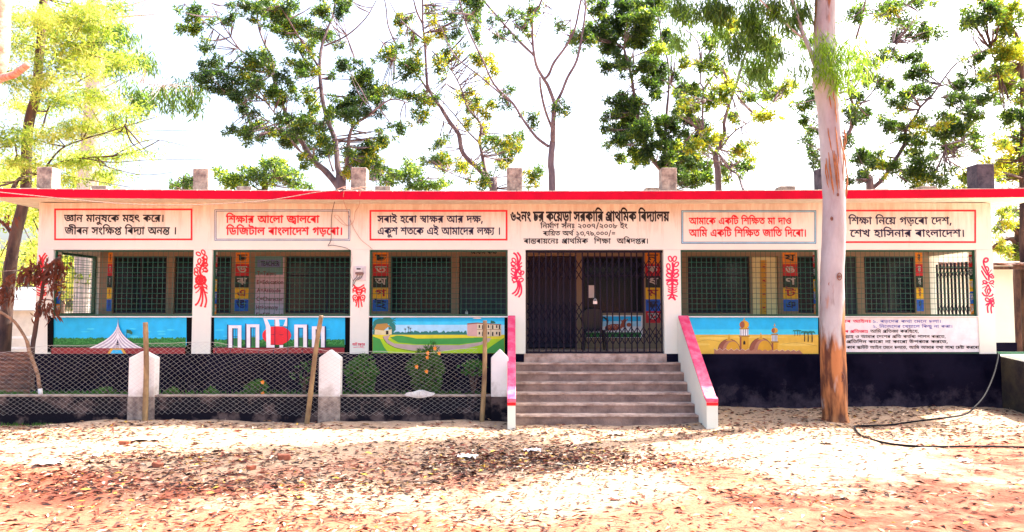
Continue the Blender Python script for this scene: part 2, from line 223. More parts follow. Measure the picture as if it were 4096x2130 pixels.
৭|592|289 228 327 217 265 195 203 188 138 196 91 221 62 260 53 311 57 344 67 374 106 425 162 459 225 471 275 464 314 442 338 407 345 381 347 108 351 79 366 64 400 58 394 0 330 11 311 24 298 41 289 92|231 245 281 258 306 270 289 256 287 376 273 401 254 413 205 415 167 399 136 370 117 330 114 307 120 277 138 257 166 247
৮|592|152 2 113 18 88 44 71 88 69 364 65 394 50 409 17 414 23 472 89 460 114 437 125 402 126 269 204 284 309 273 356 281 374 294 389 316 444 290 417 250 379 228 319 222 301 225 316 236 338 182 334 115 318 75 292 43 260 19 222 5|180 54 224 63 255 88 278 142 277 185 268 204 241 224 184 229 126 213 130 89 139 70 154 59
৯|592|165 235 194 226 237 190 248 165 250 110 229 66 210 47 208 55 272 67 320 89 350 120 360 162 357 188 348 210 330 230 302 249 99 320 65 338 43 357 31 379 26 406 35 441 63 478 111 451 95 431 90 414 94 396 129 371 285 321 361 283 404 240 421 191 417 121 400 86 375 58 341 36 300 19 202 2 139 0 122 51 175 82 190 102 195 128 191 151 179 170 160 181 109 183 93 175 82 148 90 115 33 102 20 157 33 199 49 216 98 236
,|263|144 88 149 79 86 -90 35 -90 70 88
.|268|58 65 68 80 83 89 119 89 134 80 145 65 145 17 119 -8 83 -8 68 2 58 17
/|449|238 600 301 600 102 -95 39 -95
=|592|53 347 394 347 394 292 53 292|53 196 394 196 394 141 53 141
।|379|147 0 147 471 208 471 208 0
ড়|712|547 471 547 417 269 417 271 263 276 249 298 239 327 248 380 300 400 328 446 335 483 261 497 185 491 140 476 100 450 66 414 40 370 24 316 18 267 23 223 36 181 58 143 92 97 155 57 241 22 352 79 367 118 245 140 198 175 143 215 105 261 83 313 76 366 83 406 106 431 141 439 184 430 242 405 282 440 297 393 233 346 196 322 186 281 184 240 203 220 233 213 259 211 417 -8 417 -8 471|257 -110 233 -87 229 -69 233 -51 243 -36 275 -23 307 -36 317 -51 317 -87 307 -101 292 -110
য়|626|481 471 481 417 402 417 402 0 344 0 273 75 232 104 148 142 64 160 36 229 191 313 125 352 36 380 60 431 61 417 -8 417 -8 471|344 417 102 417 150 400 235 345 254 327 258 285 95 201 86 212 147 200 199 182 246 158 322 98 356 63 346 60|119 -2 94 22 94 57 104 72 119 82 154 82 178 57 182 39 178 22 154 -2
ক্ষ|919|703 471 703 417 465 417 465 0 407 0 407 417 -8 417 -8 471|661 183 641 141 623 126 597 115 522 116 526 170 579 172 595 181 605 209 600 234 584 253 562 266 495 280 382 284 344 293 313 307 289 330 274 361 270 418 273 437 329 432 326 406 333 369 353 348 384 338 515 331 564 322 601 307 629 288 656 250 661 229|294 197 324 187 376 149 419 95 419 42 411 26 340 115 292 143 266 147 244 143 231 131 226 112 235 75 177 63 164 114 172 151 193 178 224 195 242 199|178 346 211 333 240 312 262 282 276 245 276 156 217 157 223 194 215 242 205 264 190 281 170 293 144 297 123 294 109 286 99 259 106 230 47 218 36 264 44 300 65 327 118 349|93 307 92 371 80 401 61 426 32 441 102 456 125 433 140 408 150 378 149 303
জ্ঞ|974|745 471 745 417 398 417 307 368 265 325 256 306 257 269 266 257 293 248 322 252 369 278 397 300 454 285 471 220 468 159 456 123 435 92 403 68 360 53 304 48 260 52 218 64 178 84 141 115 107 156 56 251 22 352 79 367 116 259 137 216 171 166 210 132 255 112 306 105 355 111 391 130 412 160 418 225 401 271 445 276 406 239 370 214 335 199 268 197 224 220 208 239 195 291 201 324 219 358 250 391 298 419 -8 417 -8 471|413 251 369 302 332 391 327 417 382 433 407 351 427 316 454 285|588 393 633 387 666 369 687 341 693 307 685 265 673 244 651 224 620 207 575 194 562 245 596 254 619 266 632 283 636 301 632 319 606 338 587 341 553 334 521 314 490 280 461 234 435 296 470 338 506 368 545 387|558 62 530 70 486 101 453 147 436 238 464 257 476 213 492 177 511 149 534 128 560 116 588 112 625 123 636 137 640 156 628 191 587 216 629 246 661 228 687 198 698 154 686 107 671 88 650 73 623 63
প্ত|726|220 476 264 472 303 458 374 401 454 304 413 274 339 366 295 402 249 419 196 419 146 403 80 361 121 375 172 370 195 353 208 328 210 275 128 226 154 254 164 290 154 316 141 325 121 329 72 313 17 367 79 424 145 462 181 473|377 359 164 180 123 225 192 279 201 280 341 398|557 471 557 417 470 417 470 157 412 192 412 521 452 521 469 471|337 -46 290 -43 245 -33 203 -17 164 7 129 38 96 78 41 182 97 202 124 146 154 98 189 60 230 33 278 16 336 11 379 13 433 34 448 50 459 89 454 118 438 142 414 157 382 163 354 157 337 142 333 107 336 93 281 83 273 129 276 155 287 176 304 193 351 212 419 210 452 196 479 175 499 149 511 119 516 87 511 51 497 19 473 -8 438 -29 393 -42
ন্ত|721|359 231 318 242 229 309 207 316 184 308 174 284 193 246 206 233 164 192 127 235 116 260 112 288 115 313 125 334 158 361 198 370 226 367 273 344 341 291 360 283 403 284 420 294 431 310 435 335 431 363 402 414 382 435 441 447 476 402 491 359 490 303 481 277 466 257 445 242 418 233|553 471 553 417 -8 417 -8 471|319 -42 235 -31 161 3 128 30 97 64 68 106 18 215 75 232 113 146 135 111 171 69 213 39 261 21 316 15 374 21 412 40 433 70 440 108 430 152 419 169 382 190 341 191 328 186 311 170 305 147 312 113 255 102 245 156 249 182 260 203 278 220 326 239 397 237 433 223 461 201 481 174 493 141 497 106 492 64 477 28 452 -2 417 -23 372 -37
স্ত|728|382 231 334 238 294 257 263 289 240 331 249 332 232 284 201 243 179 231 132 229 92 246 53 285 32 316 78 343 114 295 145 285 177 297 199 338 209 417 261 417 288 341 318 304 358 283 406 284 424 295 434 312 438 335 434 363 405 414 385 435 445 447 480 402 494 359 496 335 489 290 467 257 431 238|559 471 559 417 -8 417 -8 471|326 -42 266 -36 210 -19 142 23 83 93 34 192 91 211 129 131 151 99 186 62 227 36 272 20 323 15 381 21 419 40 440 70 447 108 438 152 410 182 389 190 348 191 335 186 318 170 313 147 319 113 263 102 253 156 257 182 268 203 308 232 362 241 405 237 441 223 468 201 489 174 501 141 505 106 500 64 484 28 459 -2 424 -23 380 -37
জ্ব|974|304 48 260 52 218 64 178 84 141 115 107 156 56 251 22 352 79 367 116 259 137 216 171 166 210 132 255 112 306 105 355 111 391 130 412 160 418 225 401 271 447 271 379 216 326 197 268 197 224 220 208 239 195 291 201 324 219 358 250 391 298 419 -8 417 -8 471 745 471 745 417 405 419 309 367 265 324 256 306 257 269 266 257 293 248 320 252 369 278 396 300 461 276 476 216 473 156 460 121 438 92 405 68 360 53|526 297 477 308 438 325 407 348 381 376 360 410 417 423 448 384 497 357 575 347 632 350 668 299 606 294|668 299 668 -89 609 -89 551 -41 489 -12 420 5 394 64 573 152 609 164 609 299|609 111 461 45 541 19 612 -27
স্ব|720|375 229 327 236 290 256 260 288 236 331 245 332 228 284 197 243 176 231 128 229 89 246 49 285 28 316 74 343 110 295 141 285 173 297 186 313 202 372 205 417 257 417 284 341 314 304 354 283 403 284 420 295 430 312 434 335 430 363 401 414 381 435 441 447 476 402 490 359 492 335 484 288 461 255 424 236|553 471 553 417 -8 417 -8 471|469 279 469 0 411 0 358 52 298 88 223 112 197 171 334 246 411 275|411 229 254 146 259 153 347 117 413 67
প্র|755|579 471 579 417 500 417 500 0 441 0 441 300 458 251 376 358 329 399 281 419 226 418 200 410 155 379 117 338 135 348 161 352 200 346 226 328 241 302 243 242 230 247 379 391 416 350 201 148 156 189 218 248 191 216 168 198 193 242 192 277 184 290 151 301 127 298 104 288 46 342 108 412 175 459 211 472 250 476 290 472 326 460 392 413 459 334 445 338 441 521 481 521 499 471|500 -33 443 -33 424 5 396 26 360 33 176 21 118 33 68 62 50 87 38 119 36 188 41 217 99 210 93 160 96 132 106 110 123 93 172 76 239 76 347 87 400 78 422 65 441 46 441 114 500 114
ল্ল|731|561 471 561 417 481 417 481 160 423 160 423 276 428 253 393 291 373 302 352 306 329 302 309 286 303 224 254 221 243 261 221 292 192 311 159 317 132 314 113 303 101 287 97 266 102 241 117 222 170 194 150 138 91 165 50 208 39 237 35 271 39 298 50 322 69 343 121 368 152 372 193 368 226 357 254 338 280 309 268 309 279 331 297 347 319 357 368 358 410 337 432 319 425 308 423 417 -8 417 -8 471|217 150 246 147 274 137 297 122 314 101 336 127 369 135 412 124 453 94 424 105 423 180 481 180 481 -33 423 -33 423 101 448 36 413 70 396 80 379 83 352 74 344 61 343 18 297 16 288 51 271 77 249 93 222 98 202 96 188 87 176 60 180 41 191 25 240 -1 218 -52 177 -33 145 -9 124 22 117 62 124 97 145 125 177 144
স্ক|813|379 235 330 241 290 259 259 289 236 331 245 332 228 284 197 243 176 231 128 229 89 246 49 285 28 316 74 343 110 295 141 285 173 297 186 313 202 372 205 417 257 417 284 341 314 304 354 283 403 284 420 295 430 312 434 335 430 363 401 414 381 435 441 447 476 402 490 359 492 335 484 290 462 259 426 241|623 471 623 417 -8 417 -8 471|413 266 413 241 458 235 500 220 537 200 565 174 584 141 590 103 585 69 567 41 538 22 477 16 457 19 460 72 508 73 523 82 532 108 525 136 502 161 465 181 413 194 413 -33 355 -33 300 25 227 63 145 83 117 151 285 222 370 245 355 217 355 259|355 216 373 194 176 120 172 130 229 117 279 95 322 68 358 38
ষ্ট|565|251 463 290 452 320 434 350 395 360 343 357 310 346 281 305 237 249 211 184 202 144 206 109 216 78 234 55 259 40 291 35 330 38 362 49 389 66 413 114 447 174 464|176 417 125 396 107 379 96 357 92 330 99 299 117 274 147 259 188 254 218 256 268 279 287 297 299 320 303 346 297 377 279 400 249 415|98 416 218 358 289 308 319 281 294 237 187 318 105 361 62 378|435 471 435 417 306 417 208 431 132 420 -8 417 -8 471|298 471 293 498 283 516 264 526 95 536 49 557 31 574 11 622 12 690 68 687 65 658 69 628 79 607 110 589 285 578 325 556 344 523 352 471|228 -9 169 -1 126 22 99 58 90 105 94 132 106 157 153 201 223 238 293 229 182 162 163 144 152 125 148 103 151 82 173 56 231 45 286 53 321 76 331 90 334 105 327 126 305 144 342 186 368 169 384 151 395 111 390 81 375 52 351 27 318 8 277 -5
্য|255|201 471 201 417 148 417 193 434 146 389 125 348 121 273 145 126 139 73 116 26 97 6 36 -27 -8 -39 -23 13 19 26 48 41 67 60 84 103 84 157 62 271 66 348 84 389 119 433 130 417 -8 417 -8 471
র্|0|-192 535 55 694 83 651 -158 488
রু|803|615 471 615 417 379 417 379 0 321 0 294 44 259 84 216 119 167 148 114 171 58 184 28 257 178 336 338 397 321 365 321 417 -8 417 -8 471|321 359 337 338 135 252 98 230 185 199 271 144 306 108 332 67 325 67|483 124 430 136 406 150 365 202 349 240 377 291 403 226 436 188 475 176 508 187 519 202 521 241 507 268 475 288 450 294 462 350 520 329 545 311 564 288 576 260 581 226 574 185 554 152 523 131|123 -2 98 22 98 57 108 72 123 82 158 82 182 57 182 22 158 -2
'''
# ------------------------------------------------------------------ Bengali sign-painter's lettering (outlines as numbers)
GLY = {}
for _l in GDATA.strip().split('\n'):
    _p = _l.split('|'); _cs = []
    for _c in _p[2:]:
        if not _c: continue
        _n = list(map(int, _c.split())); _cs.append([(_n[i]/1000, _n[i+1]/1000) for i in range(0, len(_n), 2)])
    GLY[_p[0]] = (int(_p[1])*0.756/1000, _cs)
PRE = 'িেৈ'
CONS = set('কখগঘঙচছজঝঞটঠডঢণতথদধনপফবভমযরলশষসহ') | {'ড়', 'ঢ়', 'য়'}
CONJ = ['ক্ষ','জ্ঞ','প্ত','ন্ত','স্ত','জ্ব','স্ব','প্র','ল্ল','স্ক','ষ্ট','রু']
def shape(t):
    """puts the vowel signs in their visual order and picks the joined letters"""
    t = t.replace('ড\u09bc', 'ড়').replace('ঢ\u09bc', 'ঢ়').replace('য\u09bc', 'য়').replace('ো', '\u09c7\u09be\uE000').replace('ৌ', '\u09c7')
    out = []; i = 0
    while i < len(t):
        reph = False
        if t[i:i+2] == 'র্' and i+2 < len(t) and t[i+2] in CONS: reph = True; i += 2
        for c in CONJ:
            if t.startswith(c, i): base = c; break
        else:
            base = t[i:i+2] if t[i:i+2] in GLY and len(t[i:i+2]) == 2 else t[i]
        if base == '\uE000': i += 1; continue
        i += len(base); cl = [base]
        if base in CONS or base in CONJ:
            while t[i:i+2] == '্য': cl.append('্য'); i += 2
            pre = []; post = []
            while i < len(t) and t[i] in 'িেৈাীুূৃ':
                (pre if t[i] in PRE else post).append(t[i]); i += 1
            cl = pre+cl+(['র্'] if reph else [])+post
        out += cl
    return out
_gc = {}
def glyph_mesh(k, bold):
    if (k, bold) in _gc: return _gc[(k, bold)]
    cs = GLY[k][1]
    def area(c): return sum(c[i-1][0]*c[i][1]-c[i][0]*c[i-1][1] for i in range(len(c)))/2
    def inside(p, c):
        r = False
        for i in range(len(c)):
            (x1, y1), (x2, y2) = c[i-1], c[i]
            if (y1 > p[1]) != (y2 > p[1]) and p[0] < (x2-x1)*(p[1]-y1)/(y2-y1)+x1: r = not r
        return r
    ar = [area(c) for c in cs]; sg = 1 if ar and max(ar, key=abs) > 0 else -1
    groups = []
    for c, a in zip(cs, ar):
        if a*sg > 0: groups.append([c])
    for c, a in zip(cs, ar):
        if a*sg <= 0:
            for g in groups:
                if inside(c[0], g[0]): g.append(c)
    res = []
    for g in groups:
        cu = bpy.data.curves.new('g', 'CURVE'); cu.dimensions = '2D'; cu.fill_mode = 'BOTH'
        for c in g:
            if sg > 0: c = c[::-1]
            s = cu.splines.new('POLY'); s.points.add(len(c)-1)
            for p, (x, y) in zip(s.points, c): p.co = (x, y, 0, 1)
            s.use_cyclic_u = True
        ob = bpy.data.objects.new('g', cu); COL.objects.link(ob)
        me = bpy.data.meshes.new_from_object(ob)
        res.append(([tuple(v.co) for v in me.vertices], [tuple(p.vertices) for p in me.polygons]))
        bpy.data.objects.remove(ob); bpy.data.curves.remove(cu); bpy.data.meshes.remove(me)
    # the weight of the brush: a narrow ribbon along every outline
    vs = []; fs = []
    for c in cs:
        for i in range(len(c)):
            a, b = Vector((*c[i-1], 0)), Vector((*c[i], 0)); d = b-a
            if d.length < 1e-5: continue
            d.normalize(); nn = Vector((-d.y, d.x, 0))*bold*.5; e = d*bold*.35; q = len(vs); zz = (i % 3)*.1
            vs += [(p.x, p.y, zz) for p in (a-e+nn, a-e-nn, b+e-nn, b+e+nn)]; fs.append((q, q+1, q+2, q+3))
    res.append((vs, fs))
    _gc[(k, bold)] = res
    return res
def text_width(toks, sp=0.27, tr=0.0): return sum(sp if k == ' ' else GLY[k][0]+tr for k in toks)
def put_text(mb, text, x0, x1, ytop, h, Y, bold=0.02, sp=0.27, z0=None, n=(0, -1), origin=None):
    """letters between world x0 and x1, headline bar at z = ytop, body height h; stands 2 mm proud of the wall at Y"""
    toks = shape(text); wd = text_width(toks, sp); sx = (x1-x0)/wd; s = h/0.471; cx = 0.0; par = 0
    for k in toks:
        if k == ' ': cx += sp; continue
        if k not in GLY: continue
        xo = cx
        for gi, (vs, fs) in enumerate(glyph_mesh(k, bold)):
            lay = 0.0022+0.0005*((par % 2)+2*(gi % 4)); i = len(mb.v)
            for (vx, vy, vq) in vs: mb.v.append((x0+(xo+vx)*sx, Y-lay-vq*.0012, ytop-h+vy*s))
            for f in fs: mb.f.append(tuple(i+q for q in f)); mb.m.append(mb.cur)
        cx += GLY[k][0]; par += 1
LAT = {}
def latin(mb, text, x0, x1, zbase, h, Y):
    cu = bpy.data.curves.new('t', 'FONT'); cu.body = text; cu.size = 1.0; cu.offset = 0.015
    ob = bpy.data.objects.new('t', cu); COL.objects.link(ob); me = bpy.data.meshes.new_from_object(ob)
    xs = [v.co.x for v in me.vertices]; a, b = min(xs), max(xs); i = len(mb.v)
    for v in me.vertices: mb.v.append((x0+(v.co.x-a)/(b-a)*(x1-x0), Y-0.003, zbase+v.co.y*h/0.73))
    for p in me.polygons: mb.f.append(tuple(i+q for q in p.vertices)); mb.m.append(mb.cur)
    bpy.data.objects.remove(ob); bpy.data.curves.remove(cu); bpy.data.meshes.remove(me)

# flat brush strokes and painted shapes on a wall plane, laid out in photo pixels and carried to the wall
class Paint:
    def __init__(s, Y, T=None):
        s.Y = Y; s.mb = MB(); s.k = 0; s.T = T or (lambda x, y: (x, y)); s.mats = []
    def col(s, m):
        if m not in s.mats: s.mats.append(m)
        s.mb.cur = s.mats.index(m)
    def _p(s, x, y):
        x, y = s.T(x, y); v = at(x, y, s.Y); return v
    def poly(s, pts, m, step=0.00012):
        s.col(m); s.k += 1; d = 0.002+s.k*step
        s.mb.face([(v.x, s.Y-d, v.z) for v in (s._p(x, y) for x, y in pts)])
    def ell(s, cx, cy, rx, ry, m, a0=0, a1=360, n=24, rot=0):
        r = math.radians(rot)
        P = []
        for i in range(n):
            t = math.radians(a0+(a1-a0)*i/(n-1 if a1-a0 < 360 else n))
            u, v = rx*math.cos(t), ry*math.sin(t)
            P.append((cx+u*math.cos(r)-v*math.sin(r), cy+u*math.sin(r)+v*math.cos(r)))
        s.poly(P, m)
    def stroke(s, pts, wd, m, closed=False, sm=4):
        s.col(m); s.k += 1; d = 0.002+s.k*0.0001
        P = [Vector((x, y, 0)) for x, y in pts]
        if closed: P = P+[P[0]]
        if sm and len(P) > 2: P = smooth_path(P, sm)
        L = []; R = []
        for i, p in enumerate(P):
            t = P[min(i+1, len(P)-1)]-P[max(i-1, 0)]
            if t.length < 1e-6: t = Vector((1, 0, 0))
            t.normalize(); nrm = Vector((-t.y, t.x, 0))*wd/2
            if not closed and (i == 0 or i == len(P)-1): nrm *= 0.75
            L.append(p+nrm); R.append(p-nrm)
        for i in range(len(P)-1):
            q = [s._p(v.x, v.y) for v in (L[i], L[i+1], R[i+1], R[i])]
            s.mb.face([(v.x, s.Y-d, v.z) for v in q])
    def loop(s, cx, cy, rx, ry, rot, wd, m):
        r = math.radians(rot); P = []
        for i in range(12):
            t = 2*math.pi*i/12; u, v = rx*math.cos(t), ry*math.sin(t)
            P.append((cx+u*math.cos(r)-v*math.sin(r), cy+u*math.sin(r)+v*math.cos(r)))
        s.stroke(P, wd, m, closed=True, sm=2)
    def build(s, name, parent):
        return s.mb.build(name, s.mats, parent)
# ------------------------------------------------------------------ materials
M = {}
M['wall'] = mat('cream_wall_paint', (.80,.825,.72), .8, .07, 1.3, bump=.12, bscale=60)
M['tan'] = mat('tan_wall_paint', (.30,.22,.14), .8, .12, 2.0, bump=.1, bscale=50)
M['red'] = mat('crimson_fascia_paint', (.62,.0,.028), .7, .2, 3, spec=.15, bump=.1, bscale=40)
M['pink'] = mat('worn_pink_coping_paint', (.80,.03,.13), .5, 0, 7, col2=(.80,.20,.30), bump=.2, bscale=40, lo=.3, hi=.6)
M['navy'] = mat('navy_plinth_paint', (.0012,.0012,.009), .8, 0, 1.6, col2=(.007,.006,.018), bump=.25, bscale=25, spec=.06, lo=.42, hi=.62)
M['black'] = mat('black_paint', (.002,.002,.003), .7, spec=.1)
M['green'] = mat('green_window_enamel', (.004,.075,.035), .35)
M['mesh'] = mat('green_grille_wire', (.012,.11,.065), .4)
M['dark_iron'] = mat('black_gate_iron', (.003,.001,.013), .45, spec=.25)
M['conc'] = mat('weathered_concrete', (.42,.34,.28), .9, 0, 9, col2=(.15,.11,.10), bump=.6, bscale=25)
M['conc_dark'] = mat('dark_concrete', (.10,.08,.10), .9, 0, 7, col2=(.025,.02,.035), bump=.6, bscale=25)  # darker concrete for the two rightmost roof stubs
M['riser'] = mat('stained_shaded_riser_concrete', (.36,.24,.19), .95, 0, 3.5, col2=(.16,.10,.085), bump=.8, bscale=26)  # stained, and darker than the treads: riser shade put into the colour
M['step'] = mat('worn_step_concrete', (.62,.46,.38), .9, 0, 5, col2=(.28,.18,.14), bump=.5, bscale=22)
M['curb'] = mat('mossy_curb_render', (.009,.008,.014), .9, 0, 3.2, col2=(.12,.085,.08), bump=.5, bscale=20, spec=.1, lo=.36, hi=.5)
M['white'] = mat('white_gloss_paint', (.86,.84,.82), .55, .06, 5, bump=.1, bscale=50)
M['glass'] = mat('dusty_dark_glass', (.004,.010,.018), .16, spec=.45)
M['door'] = mat('slate_blue_door_paint', (.014,.026,.045), .6, .4, 2.5)
M['doorv'] = mat('violet_grey_door_paint', (.008,.004,.028), .6, .4, 3)
M['blk'] = mat('black_lettering', (.003,.003,.004), .5)
M['navyt'] = mat('navy_lettering', (.004,.004,.045), .5)
M['redt'] = mat('red_lettering', (.78,.002,.012), .5)
M['pinkt'] = mat('pink_motif_paint', (.80,.004,.07), .5)
M['steel'] = mat('steel_blue_line', (.05,.22,.38), .5, 0, 3, col2=(.03,.10,.17))
M['paleb'] = mat('pale_blue_line', (.12,.42,.68), .5)
for n_, c_ in dict(orange=(.85,.28,.01), crim=(.60,.01,.02), dgreen=(.004,.02,.012), yellow=(.90,.55,.01), blue=(.01,.12,.60),
                   lettw=(.62,.60,.56), lettr=(.40,.01,.02), sky=(.0,.52,.92), sky2=(.04,.68,.97), skyp=(.45,.80,.98), hedge=(.01,.20,.03),
                   hedge2=(.06,.36,.07), brickr=(.26,.012,.02), sand=(.80,.52,.06), sand2=(.86,.62,.12), sandl=(.40,.22,.03), gold=(.70,.38,.02),
                   goldd=(.30,.09,.05), parap=(.45,.20,.12), paint_w=(.86,.86,.88), disc=(.80,.012,.03), lime=(.46,.72,.01), grassy=(.06,.38,.06),
                   yel=(.85,.74,.02), path=(.58,.42,.38), hut=(.80,.72,.40), thatch=(.48,.26,.05), schoolp=(.70,.42,.36), schooly=(.80,.66,.42),
                   teal=(.01,.20,.16), greyl=(.45,.42,.52), flag=(.01,.14,.08), tealp=(.12,.34,.36), mauve=(.72,.60,.70), text_m=(.22,.01,.03),
                   panely=(.80,.80,.42), deer=(.42,.08,.03), board_blue=(.16,.22,.52)).items():
    M[n_] = mat('paint_'+n_, c_, .55, .14, 6)
M['soil'] = mat('garden_soil', (.10,.06,.04), .95, .5, 6, bump=.5)

def weather(name, zlo, zhi, dirt, amt, streak=False):
    """mud splash near the soil line, or rain streaks and scuffs, as wear on the paint"""
    m = _m[name]; nt = m.node_tree; N = nt.nodes; L = nt.links; b = N['Principled BSDF']
    src = b.inputs['Base Color'].links[0].from_socket; g = [n for n in N if n.type == 'NEW_GEOMETRY'][0]
    sp = N.new('ShaderNodeSeparateXYZ'); L.new(g.outputs['Position'], sp.inputs[0])
    mr = N.new('ShaderNodeMapRange'); mr.inputs['From Min'].default_value = zlo; mr.inputs['From Max'].default_value = zhi
    mr.inputs['To Min'].default_value = .62; mr.inputs['To Max'].default_value = .28; L.new(sp.outputs['Z'], mr.inputs['Value'])
    mp = N.new('ShaderNodeMapping'); mp.inputs['Scale'].default_value = (1, 1, .12) if streak else (1, 1, 1); L.new(g.outputs['Position'], mp.inputs[0])
    n = N.new('ShaderNodeTexNoise'); n.inputs['Scale'].default_value = 9 if streak else 3.5; n.inputs['Detail'].default_value = 9; n.inputs['Roughness'].default_value = .7; L.new(mp.outputs[0], n.inputs['Vector'])
    s = N.new('ShaderNodeMath'); s.operation = 'ADD'; L.new(n.outputs['Fac'], s.inputs[0]); L.new(mr.outputs[0], s.inputs[1])
    r = N.new('ShaderNodeMapRange'); r.inputs['From Min'].default_value = .92; r.inputs['From Max'].default_value = 1.18; r.inputs['To Max'].default_value = amt; L.new(s.outputs[0], r.inputs['Value'])
    mx = N.new('ShaderNodeMix'); mx.data_type = 'RGBA'; L.new(r.outputs[0], mx.inputs[0]); L.new(src, mx.inputs[6]); mx.inputs[7].default_value = (*dirt, 1); L.new(mx.outputs[2], b.inputs['Base Color'])
weather('navy_plinth_paint', .0, .75, (.07,.055,.075), .75)
weather('cream_wall_paint', 4.15, 3.2, (.52,.42,.30), .6, True)
weather('white_gloss_paint', .3, .9, (.36,.28,.22), .8)

W = 14.85                                   # depth of the school's front wall
WI = 16.75                                  # depth of the veranda's inner wall
ZF = 1.14; ZL = 3.19; ZS = 1.885; ZT = 4.098; YB = 23.0   # floor, lintel, sill, soffit, back wall
XL, XR = X(146, W), X(3974, W)
school = empty('school_building', ((XL+XR)/2, W, 0), 'long single storey cream school with crimson roof edge, wall slogans and painted murals', 'building')
S = school

def bowed_slab():
    mb = MB(); n = 24; x0, x1 = -10.13, 10.32; y0, y1 = 14.25, YB+.5
    def dz(x): return .055*(x/10)**2
    for layer, (za, zb) in enumerate(((ZT, ZT+.165),)):
        for i in range(n):
            a = x0+(x1-x0)*i/n; b = x0+(x1-x0)*(i+1)/n
            za_, zb_ = za+dz(a), za+dz(b); ta, tb = zb-za+za_, zb-za+zb_
            mb.cur = 0
            mb.face([(a,y0,za_),(b,y0,zb_),(b,y0,tb),(a,y0,ta)])
            mb.cur = 1
            mb.face([(a,y0,za_),(a,y1,za_),(b,y1,zb_),(b,y0,zb_)])
            mb.cur = 2
            mb.face([(a,y0,ta),(b,y0,tb),(b,y1,tb),(a,y1,ta)])
            mb.face([(a,y1,za_),(a,y1,ta),(b,y1,tb),(b,y1,zb_)])
            if i == 0: mb.face([(a,y0,za_),(a,y0,ta),(a,y1,ta),(a,y1,za_)])
            if i == n-1: mb.face([(b,y0,zb_),(b,y1,zb_),(b,y1,tb),(b,y0,tb)])
    return mb.build('roof_slab', [M['red'], M['wall'], M['conc']], S)
bowed_slab()
# rough cement lip along the top edge of the slab
mb = MB()
for i in range(60):
    a = -10.1+i*.34; mb.box(a, a+.325, 14.262, 14.40, ZT+.167+.055*(a/10)**2, ZT+.176+.055*(a/10)**2+random.random()*.012)
mb.build('cement_lip', M['wall'], S)

# front beam and pillars
BAY = [(212,773),(848,1403),(1477,2031),(2102,2655),(2723,3274),(3345,3908)]
BX = [(X(a, W), X(b, W)) for a, b in BAY]
boxpart('front_beam', M['wall'], S, XL, XR, W, W+.25, ZL, ZT+.03)
edges = [XL]+[v for b in BX for v in b]+[XR]
for i in range(7):
    a, b = edges[2*i], edges[2*i+1]
    o = boxpart('pillar', M['wall'], S, a, b, W-.012, W+.25, ZF-.005, ZL-.003)
# dado walls under the windows (recessed) and the window sills
for k, (a, b) in enumerate(BX):
    if k == 3: continue
    boxpart('dado_wall', M['black'] if k < 5 else M['green'], S, a+.002, b-.002, W+.012, W+.21, ZF-.004, ZS-.035)
    boxpart('window_sill', M['white'], S, a+.001, b-.001, W-.03, W+.23, ZS-.034, ZS-.012, bevel=.004)
# plinth, the part left of the steps, under the gate, right of the steps
pl = W-.035
gx0, gx1 = X(2096, W), X(2662, W)
boxpart('plinth', M['navy'], S, XL-.02, gx0-.002, pl, W+.3, -.6, ZF-.008)
boxpart('plinth', M['navy'], S, gx1+.002, XR+.06, pl, W+.3, -.6, ZF-.008)
boxpart('threshold', M['step'], S, gx0, gx1, pl+.01, W+.3, .4, ZF-.004)
boxpart('veranda_floor', M['step'], S, XL, XR, W+.3, WI, .3, ZF-.003)
boxpart('plinth_end_wall', M['navy'], S, XL-.02, XL+.2, W+.3, YB, -.5, ZF-.01)
boxpart('plinth_end_wall', M['navy'], S, XR-.2, XR+.06, W+.3, YB, -.5, ZF-.01)
# inner wall
def xi(px): return X(px, WI)
OPEN = [(452,665,'w'),(697,925,'w'),(1018,1136,'p'),(1142,1470,'w'),(1562,1805,'w'),(1836,2085,'d'),(2112,2306,'v'),(2332,2575,'w'),
        (2752,3000,'w'),(3010,3112,'y'),(3192,3340,'w'),(3352,3428,'d'),(3458,3662,'w')]
ix = [XL+.2]+[xi(v) for o in OPEN for v in o[:2]]+[XR-.2]
for i in range(len(OPEN)+1):
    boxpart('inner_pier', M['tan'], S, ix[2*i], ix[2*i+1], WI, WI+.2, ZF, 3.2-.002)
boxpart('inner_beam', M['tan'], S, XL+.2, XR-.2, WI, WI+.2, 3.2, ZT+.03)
for (a, b, k) in OPEN:
    x0, x1 = xi(a), xi(b)
    if k == 'w':
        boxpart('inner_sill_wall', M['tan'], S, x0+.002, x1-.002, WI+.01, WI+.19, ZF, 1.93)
        fr = MB()
        for q in range(3):
            xx = x0+(x1-x0)*q/2; xx = min(max(xx, x0+.022), x1-.022); fr.box(xx-.02, xx+.02, WI+.06, WI+.10, 1.932, 3.196)
        fr.box(x0+.003, x1-.003, WI+.062, WI+.098, 1.933, 1.97); fr.box(x0+.003, x1-.003, WI+.062, WI+.098, 3.16, 3.197); fr.box(x0+.003, x1-.003, WI+.063, WI+.097, 2.75, 2.78)
        f = fr.build('inner_window', M['doorv'], S)
        MB().box(x0+.02, x1-.02, WI+.078, WI+.082, 1.96, 3.17).build('pane', M['glass'], f)
    else:
        m_ = dict(d=M['door'], v=M['doorv'], p=M['mauve'], y=M['panely'])[k]
        d = MB().box(x0+.012, x1-.012, WI+.03, WI+.07, ZF+.02, 3.19).build('door', m_, S)
        if k in 'dv':
            pn = MB()
            for q in range(2):
                for r in range(3):
                    xa = x0+.08+(x1-x0-.12)/2*q; pn.box(xa, xa+(x1-x0-.2)/2, WI+.022, WI+.031, ZF+.12+r*.66, ZF+.12+r*.66+.54)
            pn.build('door_panel', m_, d)
